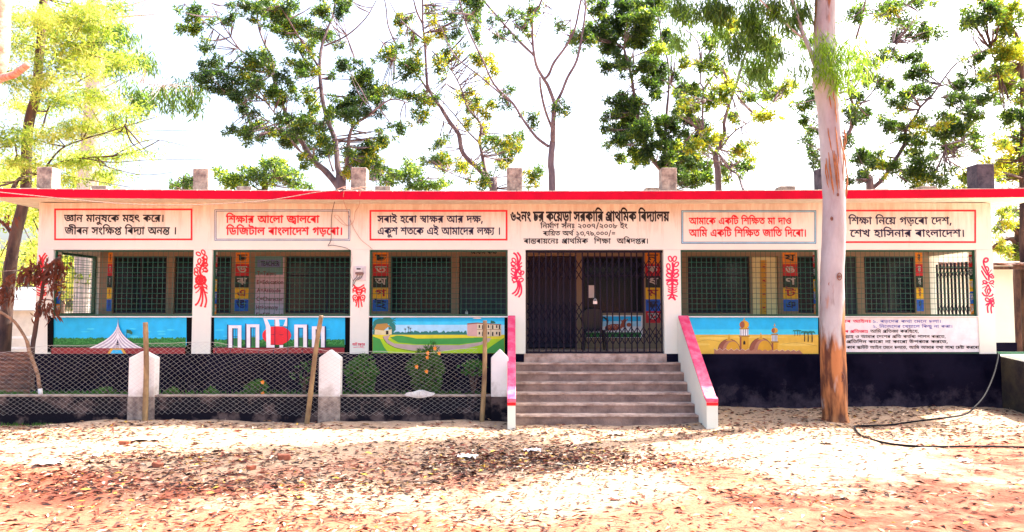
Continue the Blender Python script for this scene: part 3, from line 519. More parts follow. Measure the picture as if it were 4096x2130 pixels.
# rooms: back wall with windows, ceiling is the slab
boxpart('room_floor', M['step'], S, XL+.2, XR-.2, WI+.2, YB, .9, ZF-.02)
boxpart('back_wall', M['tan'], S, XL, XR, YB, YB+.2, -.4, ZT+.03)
boxpart('side_wall', M['wall'], S, XL, XL+.2, WI, YB, ZF, ZT+.03)
boxpart('side_wall', M['wall'], S, XR-.2, XR, WI, YB, ZF, ZT+.03)
for px in (680, 1822, 2740):
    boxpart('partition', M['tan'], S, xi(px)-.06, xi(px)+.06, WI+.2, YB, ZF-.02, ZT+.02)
# veranda end walls: a beam and a grille on the left, a gate on the right
for s_, xe in ((0, XL), (1, XR-.2)):
    boxpart('end_beam', M['wall'], S, xe, xe+.2, W+.25, WI, ZL, ZT+.03)
g = MB(); xg = XL+.1
boxpart('end_dado', M['wall'], S, XL, XL+.2, W+.25, WI, ZF, 1.88)
fr = MB(); fr.box(xg-.03, xg+.03, W+.26, W+.32, 1.885, ZL-.003); fr.box(xg-.03, xg+.03, WI-.06, WI-.003, 1.885, ZL-.003)
fr.box(xg-.028, xg+.028, W+.32, WI-.06, 1.886, 1.93); fr.box(xg-.028, xg+.028, W+.32, WI-.06, ZL-.05, ZL-.004)
fr = fr.build('end_window', M['green'], S)
bars = MB()
for i in range(14): bars.tube([(xg, W+.34+i*.1, 1.92), (xg, W+.34+i*.1, 3.15)], .005, 4)
for i in range(12): bars.tube([(xg+.01, W+.32, 1.97+i*.1), (xg+.01, WI-.06, 1.97+i*.1)], .005, 4)
bars.build('grille', M['mesh'], fr)
g = MB(); xg = XR-.1
for i in range(12):
    y = W+.30+i*.135; g.box(xg-.014, xg+.014, y-.019, y+.019, ZF+.03, 3.0)
for zc in (1.35, 2.0, 2.75):
    for i in range(11):
        y = W+.30+i*.135
        g.tube([(xg, y, zc-.12), (xg, y+.135, zc+.12)], .008, 4); g.tube([(xg-.012, y, zc+.12), (xg-.012, y+.135, zc-.12)], .008, 4)
g.build('end_gate', M['dark_iron'], S)

# roof stubs where the pillars run on through the slab
st = [(195, 250, 15.1), (814, 838, 15.1), (1440, 0, 15.1), (2058, 0, 15.1), (2671, 0, 15.1), (3297, 0, 15.1), (3922, 0, 15.1)]
for i, (p, _, y) in enumerate(st):
    x = X(p, y, 720); r = .155+.02*(i == 6); h = 4.85+random.uniform(-.03, .03)+.06*(i == 6)
    mb = MB(); mb.prism([(x-r, y-r), (x+r, y-r), (x+r, y+r), (x-r, y+r)], 'z', ZT+.12, h)
    o = mb.build('pillar_stub', M['conc'] if i not in (5, 6) else M['conc_dark'], S, bevel=.015)
for p in (410, 985, 1535, 2609, 3142, 3702):
    x = X(p, 16.6, 750); r = .17
    MB().box(x-r, x+r, 16.45, 16.8, ZT+.1, 4.72+random.uniform(-.02, .03)).build('pillar_stub', M['conc'], S, bevel=.015)

# front windows: green frame and a wire grille of single rods
CELL = .0985
for k, (a, b) in enumerate(BX):
    if k == 3: continue
    yf = W+.06; z0 = ZS-.008; z1 = ZL-.004
    fr = MB(); t = .035
    fr.box(a+.003, a+t, yf-.02, yf+.02, z0, z1); fr.box(b-t, b-.003, yf-.02, yf+.02, z0, z1)
    fr.box(a+t, b-t, yf-.019, yf+.019, z0, z0+t); fr.box(a+t, b-t, yf-.019, yf+.019, z1-t*.9, z1)
    f = fr.build('window', M['green'], S)
    n = int(round((b-a-2*t)/CELL)); c = (b-a-2*t)/n
    mv = MB().tube([(0, 0, z0+.02), (0, 0, z1-.02)], .0042, 4).mesh('grille_rod', M['mesh'])
    for i in range(1, n): link('grille_rod', mv, f, (a+t+i*c, yf, 0))
    nz = 12; cz = (z1-z0-2*t)/nz
    mh = MB().tube([(a+.02, 0, 0), (b-.02, 0, 0)], .0042, 4).mesh('grille_crossrod', M['mesh'])
    for i in range(1, nz): link('grille_crossrod', mh, f, (0, yf-.009, z0+t+i*cz))

# painted alphabet squares on the inner piers and on the pillars' flanks
SQ = ['orange', 'crim', 'dgreen', 'yellow', 'blue', 'crim']; LC = ['blk', 'lettw', 'lettw', 'lettr', 'navyt', 'lettw']
def squares(x0, x1, Y, letters, n=5, ztop=3.28):
    P = MB(); mats = []; h = .262
    def cur(m):
        if m not in mats: mats.append(m)
        P.cur = mats.index(m)
    for i in range(n):
        z1 = ztop-i*h; z0 = z1-h; cur(M[SQ[i]])
        P.face([(x0, Y-.002, z0), (x1, Y-.002, z0), (x1, Y-.002, z1), (x0, Y-.002, z1)])
        cur(M[LC[i]])
        put_text(P, letters[i], x0+.05, x1-.05, z1-.05, .14, Y-.003, bold=.03)
    return P.build('alphabet_squares', mats, S)
squares(xi(940), xi(995), WI, 'চভঝএউ')
squares(xi(1492), xi(1553), WI, 'চতঅগই')
squares(xi(2582), xi(2640), WI, 'নকষমচত', 6)
squares(xi(3132), xi(3190), WI, 'যঙণটঞ')
squares(xi(428), xi(450), WI, 'চদণথউ')
squares(xi(3664), xi(3692), WI, 'নকমটদ')
def flank(xf, sgn, y0, y1, letters):
    P = MB(); mats = []
    for i in range(5):
        z1 = 3.1-i*.245; z0 = z1-.245; m = M[SQ[(i+1) % 5]]
        if m not in mats: mats.append(m)
        P.cur = mats.index(m); q = [(xf+sgn*.002, y0, z0), (xf+sgn*.002, y1, z0), (xf+sgn*.002, y1, z1), (xf+sgn*.002, y0, z1)]
        P.face(q)
        m = M['lettw']
        if m not in mats: mats.append(m)
        P.cur = mats.index(m); T = MB(); put_text(T, letters[i], .02, .13, z1-.04, .13, 0, bold=.03)
        off = len(P.v)
        P.v += [(xf+sgn*(.003-vy), y0+vx, vz) for vx, vy, vz in T.v]
        for f in T.f: P.f.append(tuple(off+q for q in f)); P.m.append(P.cur)
    return P.build('alphabet_squares', mats, S)
flank(BX[1][0], 1, W+.09, W+.245, 'অনদমচ'); flank(BX[0][0], 1, W+.09, W+.245, 'কমদণচ')
flank(BX[4][1], -1, W+.09, W+.245, 'যকরটম'); flank(BX[5][1], -1, W+.09, W+.245, 'কতচমথ')
flank(BX[2][0], 1, W+.09, W+.245, 'কনচমদ')
# the TEACHER door, the ruler door, deer mural, notices
P = Paint(WI+.03)
p = lambda a, b, c, d: [(a, b), (c, b), (c, d), (a, d)]
P.poly(p(1022, 1026, 1132, 1100), M['tealp']); P.poly(p(1030, 1040, 1124, 1070), M['board_blue'])
P.mb.cur = 0
P.col(M['navyt']); latin(P.mb, 'TEACHER', X(1040, WI), X(1114, WI), Z(1064, WI), .11, WI+.024)
for t_, y_ in (('T=Talent', 1102), ('E=Education', 1137), ('A=Attitude', 1170), ('C=Character', 1204), ('H=Harmony', 1238), ('E=Efficient', 1268)):
    x1_ = 1026+len(t_)*9.6
    P2 = Paint(WI+.03); P2.col(M['text_m']); latin(P2.mb, t_, X(1026, WI), X(x1_, WI), Z(y_, WI), .095, WI+.027); P2.build('door_lettering', S)
P.build('door_heading', S)
P = Paint(WI+.03); P.poly(p(3040, 1042, 3066, 1270), M['gold'])
for i in range(12): P.poly(p(3056, 1058+i*17, 3066, 1060+i*17), M['lettr'])
for i in range(4): P.poly(p(3050, 1066+i*54, 3061, 1072+i*54), M['lettr'])
P.build('painted_ruler', S)
P = Paint(WI+.01); P.poly(p(2325, 1262, 2570, 1352), M['paint_w']); P.poly(p(2332, 1266, 2564, 1300), M['sky']); P.poly(p(2332, 1286, 2564, 1306), M['skyp'])
P.poly(p(2332, 1330, 2564, 1350), M['hedge']); P.ell(2455, 1310, 36, 13, M['deer'], rot=-4); P.poly([(2480,1308),(2488,1284),(2496,1276),(2506,1280),(2503,1292),(2496,1312)], M['deer'])
P.poly([(2480,1276),(2489,1284),(2486,1288)], M['deer']); P.poly([(2504,1280),(2513,1274),(2508,1285)], M['deer']); P.ell(2516, 1300, 10, 8, M['deer'])
for i in range(9): P.ell(2430+i*6.5, 1304+5*(i % 2), 1.6, 1.4, M['paint_w'], n=6)
P.build('deer_mural', S)
P = Paint(WI); P.col(M['blk']); put_text(P.mb, 'অফিস কক্ষ', X(1882, WI), X(1988, WI), Z(1003, WI), .075, WI, .04)
put_text(P.mb, 'কাজী নজরুল ইসলাম কক্ষ', X(3484, WI), X(3628, WI), Z(998, WI), .06, WI, .03)
P.build('room_lettering', S)
pp = MB(); a, b = at(2350, 1142, WI+.02), at(2380, 1192, WI+.02); pp.box(a.x, b.x, WI+.045, WI+.055, b.z, a.z); pp.build('paper_notice', M['white'], S)
P = Paint(WI); P.col(M['blk'])
tt = 'STUDENT'
for i, ch in enumerate(tt[:6]): latin(P.mb, ch, X(1384, WI), X(1397, WI), Z(1096+i*33, WI), .10, WI-.001)
P.build('pier_lettering', S)
pier = None
# ------------------------------------------------------------------ slogans on the front beam
def frame_box(P, x0, y0, x1, y1, wd, m):
    P.poly([(x0,y0),(x1,y0),(x1,y0+wd),(x0,y0+wd)], m); P.poly([(x0,y1-wd),(x1,y1-wd),(x1,y1),(x0,y1)], m)
    P.poly([(x0,y0+wd),(x0+wd,y0+wd),(x0+wd,y1-wd),(x0,y1-wd)], m); P.poly([(x1-wd,y0+wd),(x1,y0+wd),(x1,y1-wd),(x1-wd,y1-wd)], m)
def line(P, text, x0, x1, ybar, h, m, bold=.034, sp=.27):
    a = at(x0, ybar, W); b = at(x1, ybar, W); c = at(x0, ybar+h, W); P.col(m)
    put_text(P.mb, text, a.x, b.x, a.z, a.z-c.z, W, bold, sp)
P = Paint(W); frame_box(P, 217, 835, 770, 962, 7, M['redt'])
line(P, 'জ্ঞান মানুষকে মহৎ করে।', 257, 658, 861, 27, M['blk']); line(P, 'জীবন সংক্ষিপ্ত বিদ্যা অনন্ত ।', 260, 708, 911, 27, M['blk']); P.build('slogan', S)
P = Paint(W); frame_box(P, 858, 839, 1401, 964, 8, M['steel'])
frame_box(P, 860.5, 841.5, 1398.5, 961.5, 2.5, M['paint_w'])
line(P, 'শিক্ষার আলো জ্বালবো', 905, 1277, 865, 27, M['redt'], .042); line(P, 'ডিজিটাল বাংলাদেশ গড়বো।', 906, 1372, 912, 28, M['redt'], .042); P.build('slogan', S)
P = Paint(W); frame_box(P, 1478, 841, 2030, 963, 7, M['redt'])
line(P, 'সবাই হবো স্বাক্ষর আর দক্ষ,', 1510, 1933, 865, 26, M['navyt']); line(P, 'একুশ শতকে এই আমাদের লক্ষ্য ।', 1510, 2003, 912, 27, M['navyt']); P.build('slogan', S)
P = Paint(W)
line(P, '৬২নং চর কয়েড়া সরকারি প্রাথমিক বিদ্যালয়', 2042, 2676, 849, 36, M['blk'], .05, .2)
P.build('school_name', S); P = Paint(W)
line(P, 'নির্মাণ সনঃ ২০০৭/২০০৮ ইং', 2162, 2510, 896, 18, M['blk'], .03); P.build('school_name', S); P = Paint(W); line(P, 'ব্যয়িত অর্থ ১৩,৭৯,০০০/=', 2172, 2462, 926, 17, M['blk'], .03)
P.build('school_name', S); P = Paint(W); line(P, 'বাস্তবায়নেঃ প্রাথমিক  শিক্ষা  অধিদপ্তর।', 2095, 2594, 956, 19, M['blk'], .03, .3); P.build('school_name', S)
P = Paint(W); frame_box(P, 2725, 842, 3265, 976, 8, M['steel']); frame_box(P, 2728, 845, 3262, 973, 2.5, M['skyp'])
line(P, 'আমাকে একটি শিক্ষিত মা দাও', 2756, 3165, 873, 25, M['redt'], .038); line(P, 'আমি একটি শিক্ষিত জাতি দিবো।', 2756, 3226, 920, 27, M['redt'], .038); P.build('slogan', S)
P = Paint(W); frame_box(P, 3350, 840, 3904, 973, 7, M['redt'])
line(P, 'শিক্ষা নিয়ে গড়বো দেশ,', 3394, 3807, 871, 27, M['navyt'], .03); line(P, 'শেখ হাসিনার বাংলাদেশ।', 3400, 3859, 921, 27, M['navyt'], .03); P.build('slogan', S)

# ------------------------------------------------------------------ painted red motifs on the pillars
def motif(build, m):
    P = Paint(W-.012); st0 = P.stroke; P.stroke = lambda pts, wd, m, closed=False, sm=4: st0(pts, wd*P.mw, m, closed, sm); P.mw = 1.3; build(P, m); return P.build('painted_motif', S)
def cr(ox, oy, s): return lambda x, y: (ox+x*s, oy+y*s)
def m1(P, m):
    P.T = cr(0, 960, .567)
    for pts in ([(300,190),(298,150),(302,120),(322,94)], [(303,190),(305,155),(318,125),(334,108)], [(296,195),(285,150),(284,125),(276,108)],
                [(296,200),(280,170),(268,155)], [(300,195),(290,165),(268,160)], [(304,200),(322,175),(340,172)]): P.stroke(pts, 9, m)
    P.stroke([(300,190),(300,250)], 14, m)
    for a in range(0, 360, 72): P.loop(300+28*math.cos(math.radians(a+50)), 272+28*math.sin(math.radians(a+50)), 21, 13, a+50, 8, m)
    P.stroke([(300,290),(290,330),(298,370),(300,425)], 10, m)
    for y in (325, 345, 365, 385, 400):
        P.stroke([(296,y),(275,y-8),(260,y-14)], 7, m); P.stroke([(296,y),(315,y-8),(328,y-12)], 7, m)
    P.loop(262, 322, 8, 11, 20, 6, m); P.loop(318, 380, 9, 10, 20, 6, m)
def m2(P, m):
    P.T = cr(700, 960, .567)
    P.stroke([(190,120),(205,145),(190,180),(175,220),(185,260),(180,320)], 12, m)
    for cx, cy, r in ((200,88,60),(166,100,-150+180),(215,125,70),(172,150,100),(212,150,-60),(168,185,30),(215,180,-30),(150,240,50),(215,215,30),(150,215,70)): P.loop(cx, cy, 17, 11, r, 7, m)
    for a in range(0, 360, 40): P.loop(182+22*math.cos(math.radians(a)), 285+20*math.sin(math.radians(a)), 17, 13, a, 7, m)
    P.loop(182, 285, 16, 14, 0, 8, m); P.loop(182, 285, 34, 28, 10, 7, m)
    for cx, cy, r in ((155,325,-30),(210,325,30)): P.loop(cx, cy, 18, 10, r, 7, m)
    for a, b in ((140,350),(230,350),(145,375),(232,378)): P.stroke([(184,330),((184+a)/2,b-15),(a,b)], 6, m)
    P.stroke([(184,330),(182,390),(165,440),(146,460)], 9, m); P.stroke([(190,330),(196,390),(192,440),(182,466)], 9, m); P.stroke([(195,330),(212,380),(222,430),(213,472)], 9, m)
    for x, y in ((148,459),(184,466),(213,472)): P.ell(x, y, 8, 7, m, n=10)
    for y in (150,170,190,210,230): P.stroke([(190,y),(215,y-10),(228,y-8)], 6, m)
def m3(P, m):
    P.T = cr(1350, 960, .567)
    P.stroke([(112,316),(130,335),(155,338),(190,316)], 8, m); P.stroke([(115,335),(135,348),(168,348),(192,332)], 7, m)
    for cx in (122, 185): P.loop(cx, 352, 11, 10, 0, 7, m)
    P.loop(153, 362, 16, 12, 0, 7, m); P.ell(153, 360, 6, 5, m, n=8)
    P.stroke([(130,355),(135,375),(150,392)], 8, m); P.stroke([(177,355),(170,375),(155,392)], 8, m)
    for cx, r in ((125,-30),(178,30)): P.loop(cx, 408, 15, 18, r, 7, m); P.ell(cx, 408, 6, 8, m, n=8)
    for pts in ([(150,395),(140,430),(130,472)], [(152,395),(150,440),(149,480)], [(154,395),(165,430),(174,475)], [(108,345),(110,375)], [(198,345),(194,378)], [(112,420),(116,438)], [(190,420),(186,440)], [(128,425),(128,445)]): P.stroke(pts, 7, m)
def m4(P, m):
    P.T = cr(1350, 960, .567)
    P.stroke([(1240,92),(1262,110),(1272,150),(1262,175)], 10, m); P.stroke([(1268,88),(1290,120),(1285,150),(1270,180)], 10, m)
    for cx, cy, r in ((1245,145,50),(1240,170,30),(1285,225,60),(1242,215,40),(1248,285,30),(1295,285,-30),(1300,235,-40)): P.loop(cx, cy, 17, 11, r, 7, m)
    P.stroke([(1268,170),(1282,200),(1262,225),(1256,255),(1272,280)], 17, m)
    for pts in ([(1224,180),(1240,190),(1262,195)], [(1226,200),(1245,205),(1262,205)], [(1302,160),(1285,175),(1272,185)], [(1303,185),(1285,195),(1272,200)], [(1222,235),(1240,250),(1258,255)], [(1225,260),(1240,265),(1256,268)], [(1300,262),(1285,258),(1265,262)], [(1238,305),(1252,298),(1268,288)]): P.stroke(pts, 7, m)
    P.stroke([(1268,285),(1272,330),(1255,365),(1236,380)], 9, m); P.stroke([(1274,285),(1284,330),(1272,375),(1255,392)], 9, m); P.stroke([(1280,285),(1296,330),(1296,375),(1280,402)], 9, m)
    for x, y in ((1236,380),(1256,392),(1280,402)): P.ell(x, y, 7, 6, m, n=10)
def m5(P, m):
    P.T = cr(2000, 960, .597)
    P.stroke([(1155,150),(1160,200),(1152,250),(1155,300),(1152,375)], 12, m)
    for cx, cy, r in ((1140,128,-110),(1170,128,-70),(1182,165,-50),(1128,178,-100),(1135,212,30),(1178,212,-30),(1132,240,30),(1180,240,-30),(1135,290,-30),(1175,290,30)): P.loop(cx, cy, 18, 11, r, 7, m)
    for y in (270, 275): P.stroke([(1112,y),(1155,y-5),(1192,y)], 8, m)
    for y in (320, 335, 350):
        P.stroke([(1155,y),(1140,y+2),(1124,y-8)], 6, m); P.stroke([(1155,y),(1170,y+2),(1188,y-8)], 6, m)
    for pts in ([(1153,355),(1140,385),(1128,400)], [(1153,355),(1165,385),(1176,405)], [(1128,400),(1150,385),(1176,405)], [(1120,375),(1153,365)], [(1190,380),(1153,365)]): P.stroke(pts, 8, m)
def m6(P, m):
    P.T = cr(3250, 960, .597)
    P.stroke([(1148,142),(1160,150),(1175,140),(1172,125),(1155,126),(1145,150),(1158,190),(1178,230),(1182,275)], 9, m)
    P.stroke([(1132,175),(1150,205),(1172,240)], 8, m); P.stroke([(1130,205),(1150,240),(1172,270)], 8, m)
    for pts in ([(1180,225),(1200,200)], [(1182,240),(1205,225)], [(1185,250),(1210,243)], [(1135,300),(1160,290),(1180,285)], [(1215,300),(1195,290)], [(1215,320),(1195,305)], [(1135,325),(1160,312)]): P.stroke(pts, 6, m)
    for cx, cy, r in ((1170,195,70),(1200,245,40),(1155,285,30),(1200,285,-30),(1180,345,90)): P.loop(cx, cy, 15, 9, r, 7, m)
    P.stroke([(1175,300),(1155,340),(1172,378),(1195,340)], 8, m, closed=True, sm=0)
    for cx, cy, r in ((1170,402,40),(1200,405,0),(1205,420,60)): P.loop(cx, cy, 14, 10, r, 7, m)
    for pts in ([(1172,378),(1150,372),(1135,352)], [(1178,380),(1200,375),(1210,362)], [(1185,400),(1185,425),(1172,450),(1176,492)], [(1190,400),(1200,430),(1195,460),(1200,494)], [(1158,440),(1185,425),(1215,450)], [(1212,385),(1200,400)]): P.stroke(pts, 8, m)
def m7(P, m):
    P.T = lambda x, y: (3310+x, 1050+y)
    for cx, cy, r in ((6,10,60),(18,25,-30),(4,50,40),(20,80,60),(10,120,-30),(5,150,20)): P.loop(cx, cy, 9, 6, r, 4, m)
    P.stroke([(14,0),(12,60),(16,120),(10,175)], 6, m)
for f_, m_ in ((m1,'redt'),(m2,'redt'),(m3,'redt'),(m4,'pinkt'),(m5,'pinkt'),(m7,'pinkt'),(m6,'pinkt')): motif(f_, M[m_])
P = Paint(W-.012); P.col(M['pinkt'])
a = at(1410, 1374, W); c = at(1460, 1384, W); put_text(P.mb, 'আর্ট মধুপুর', a.x, c.x, a.z, .045, W-.012, .03)
P.stroke([(1412,1392),(1435,1389),(1458,1393)], 1.6, M['pinkt']); P.build('painter_signature', S)

P = Paint(W-.012); P.poly([(190,1264),(213,1264),(213,1411),(190,1411)], M['black']); P.build('painted_border', S)
# ------------------------------------------------------------------ murals on the dado walls
YM = W+.012
def mural(name, label, fn):
    P = Paint(YM); fn(P); o = P.build(name, S); o['label'] = label; return o
R = lambda a, b, c, d: [(a,b),(c,b),(c,d),(a,d)]
def skyband(P, x0, x1, y0, y1):
    P.poly(R(x0, y0, x1, y1), M['sky']); rr = random.Random(int(x0))
    for i in range(16):
        x = rr.uniform(x0+35, x1-45); y = y0+(y1-y0)*rr.uniform(.28, .8); P.ell(x, y, rr.uniform(18, 36), rr.uniform(3, 7), M['sky2'], n=14)
def hedge(P, x0, x1, y0, y1, seed):
    rr = random.Random(seed); pts = [(x0, y1)]; x = x0
    while x < x1: pts.append((x, y0+rr.uniform(-7, 7))); x += rr.uniform(4, 11)
    pts += [(x1, y0), (x1, y1)]; P.poly(pts, M['hedge'])
    for i in range(int((x1-x0)/3)):
        P.ell(rr.uniform(x0+6, x1-6), rr.uniform(y0+2, (y0+y1)/2+4), rr.uniform(3, 8), rr.uniform(2, 5), M['hedge2'], n=7, rot=rr.uniform(0, 90))
    P.poly(R(x0, y1-9, x1, y1), M['dgreen'])
def mem(P):
    P.T = lambda x, y: (x*.567, 960+y*.567)
    skyband(P, 380, 1316, 545, 745); hedge(P, 374, 1312, 692, 762, 3)
    P.poly(R(372, 762, 1312, 803), M['brickr'])
    ap = (840, 556); base = 764
    for i in range(9):
        w_ = 205*(1-i/9.); hh = i*16
        L = []; Rr = []
        for q in range(9):
            t = q/8; L.append((ap[0]-w_*(t**2.6), ap[1]+hh+(base-ap[1]-hh)*t)); Rr.append((ap[0]+w_*.84*(t**2.6), ap[1]+hh+(base-ap[1]-hh)*t))
        P.poly(L+Rr[::-1][:-1], M['greyl'] if i % 2 else M['paint_w'])
        for side in (L, Rr): P.stroke(side, 2.2, M['navyt'], sm=0)
    P.poly([(840,650),(850,680),(840,720),(828,680)], M['paint_w']); P.poly([(838,700),(852,764),(822,764)], M['navyt'])
    for i in range(4): P.poly(R(826-i*2, 742+i*6, 850+i*2, 745+i*6), M['paint_w'])
    P.stroke([(901,632),(901,764)], 4, M['blk'], sm=0); P.poly([(903,632),(930,638),(943,652),(940,668),(918,660),(903,658)], M['flag'])
    P.poly([(790,766),(875,766),(900,802),(766,802)], M['gold']); P.poly([(805,776),(862,776),(878,802),(786,802)], M['sky'])
mural('mural', 'painted white memorial spire against a blue sky', mem)
def minar(P):
    P.T = lambda x, y: (700+x*.567, 960+y*.567)
    skyband(P, 277, 1200, 545, 740); hedge(P, 277, 1198, 705, 762, 9)
    P.ell(722, 674, 101, 66, M['disc'], n=40)
    P.poly(R(275, 762, 1198, 800), M['brickr'])
    for i in range(9): P.poly([(300+i*100,762),(304+i*100,762),(292+i*102,800),(286+i*102,800)], M['navyt'])
    def frame(x0, x1, y0, y1, wd, dep, d=1):
        a, b = (x0-dep, x0) if d < 0 else (x1, x1+dep)
        P.poly([(a, y0-8 if d < 0 else y0+2), (b, y0), (b, y1), (a, y1)], M['navyt'])
        P.poly(R(x0, y0, x1, y1), M['paint_w'])
        P.poly(R(x0+wd, y0+wd*.8, x1-wd, y1), M['sky']); P.poly(R(x0+wd, y0+90, x1-wd, y1), M['hedge'])
        P.poly(R(x0+wd, y0+wd*.8, x0+wd+7, y1), M['navyt'])
        n = 3
        for i in range(n):
            xx = x0+wd+10+(x1-x0-2*wd-14)*i/(n-1); P.poly(R(xx-1.6, y0+wd*.8, xx+1.6, y1-10), M['navyt'])
        for yy in (y0+(y1-y0)*.5, y0+wd*.8+4): P.poly(R(x0+wd, yy, x1-wd, yy+3), M['navyt'])
    frame(383, 474, 603, 760, 26, 9, -1); frame(510, 600, 596, 760, 26, 9, -1); frame(846, 935, 598, 758, 26, 9); frame(970, 1060, 610, 758, 26, 9)
    P.poly([(628,550),(800,550),(797,610),(768,610),(768,760),(742,760),(742,610),(708,610),(708,760),(680,760),(650,760),(646,610)], M['paint_w'])
    P.poly([(655,562),(706,562),(706,615),(680,615)], M['sky']); P.poly([(738,562),(786,562),(768,612),(744,612)], M['sky'])
    P.poly(R(680, 612, 708, 742), M['disc']); P.poly(R(742, 612, 768, 742), M['disc'])
    for x0_, x1_ in ((680, 708), (742, 768)):
        for i in range(4):
            xx = x0_+3+(x1_-x0_-6)*i/3; P.stroke([(xx+(xx-(x0_+x1_)/2)*.6, 564),(xx, 612),(xx, 742)], 2.2, M['navyt'], sm=0)
        for yy in (606, 668, 738): P.poly(R(x0_, yy, x1_, yy+3), M['navyt'])
    P.poly(R(708, 562, 712, 760), M['navyt']); P.poly(R(797, 552, 801, 760), M['navyt'])
mural('mural', 'painted white language monument frames with a red sun disc', minar)
def village(P):
    P.T = lambda x, y: (1350+x*.567, 960+y*.567)
    P.poly(R(248, 545, 1178, 800), M['skyp']); P.poly(R(248, 545, 1178, 580), M['sky']); P.poly(R(248, 576, 1178, 600), M['sky2'])
    P.ell(985, 553, 30, 5, M['paint_w'])
    rr = random.Random(4); pts = [(250, 672)]
    x = 250
    while x < 915: pts.append((x, 648+rr.uniform(-9, 9))); x += rr.uniform(8, 18)
    P.poly(pts+[(915, 672)], M['teal'])
    for cx in (478, 500, 514):
        P.poly(R(cx-1.5, 615+abs(cx-500)*.6, cx+1.5, 660), M['blk'])
        for a in range(0, 360, 60): P.stroke([(cx, 617+abs(cx-500)*.6), (cx+12*math.cos(math.radians(a)), 617+abs(cx-500)*.6+9*math.sin(math.radians(a)))], 2.5, M['blk'], sm=0)
    P.poly(R(248, 670, 1178, 800), M['yel']); P.poly(R(250, 700, 1176, 799), M['lime'])
    P.poly([(370,690),(420,675),(700,690),(1040,690),(1020,720),(860,738),(560,738),(430,725)], M['grassy']); P.poly([(430,672),(980,672),(960,692),(560,697)], M['yel'])
    P.poly([(249,680),(300,700),(330,760),(360,799),(249,799)], M['grassy']); P.poly([(1176,690),(1100,740),(1020,799),(1176,799)], M['grassy'])
    P.poly([(320,682),(370,672),(355,705),(400,732),(540,742),(860,744),(1010,722),(1060,694),(1085,694),(1070,720),(1000,745),(900,768),(700,788),(520,780),(410,760),(350,730)], M['path'])
    P.stroke([(320,682),(345,725),(420,765),(560,790)], 3, M['blk']); P.stroke([(372,672),(358,705),(410,735),(560,745),(860,746),(1020,722),(1060,694)], 2.4, M['blk'])
    for cx, cy, rx, ry in ((300,590,50,34),(350,570,38,26),(385,620,26,36),(272,620,24,40)): P.ell(cx, cy, rx, ry, M['teal'], n=11)
    for a in (-40,-20,0,25,45): P.stroke([(370,590),(390,580+a*.4),(410,592+a)], 6, M['teal'])
    P.poly([(265,628),(325,640),(383,632),(383,668),(325,672),(262,668)], M['hut']); P.poly([(278,595),(350,590),(388,630),(362,612),(325,640),(258,632)], M['thatch'])
    P.poly(R(342, 642, 360, 668), M['blk']); P.stroke([(258,632),(325,640),(362,608),(390,632)], 3, M['blk'], sm=0)
    P.poly([(916,590),(985,584),(985,682),(916,678)], M['schoolp']); P.poly([(985,584),(1155,596),(1155,680),(985,684)], M['schooly'])
    P.poly([(916,590),(985,584),(1155,596),(1155,602),(985,592),(916,598)], M['goldd']); P.poly(R(985, 632, 1155, 635), M['goldd'])
    for i, xx in enumerate((996, 1020, 1060, 1090, 1118, 1138)):
        P.poly(R(xx, 602, xx+10, 622+8*(i % 2)), M['blk']); P.poly(R(xx, 650, xx+10, 668+10*(i % 2)), M['blk'])
    P.stroke([(1082,570),(1082,690)], 3, M['blk'], sm=0); P.poly([(1083,570),(1105,574),(1117,588),(1098,590),(1083,588)], M['flag'])
mural('mural', 'painted village scene with hut, path and two storey school', village)
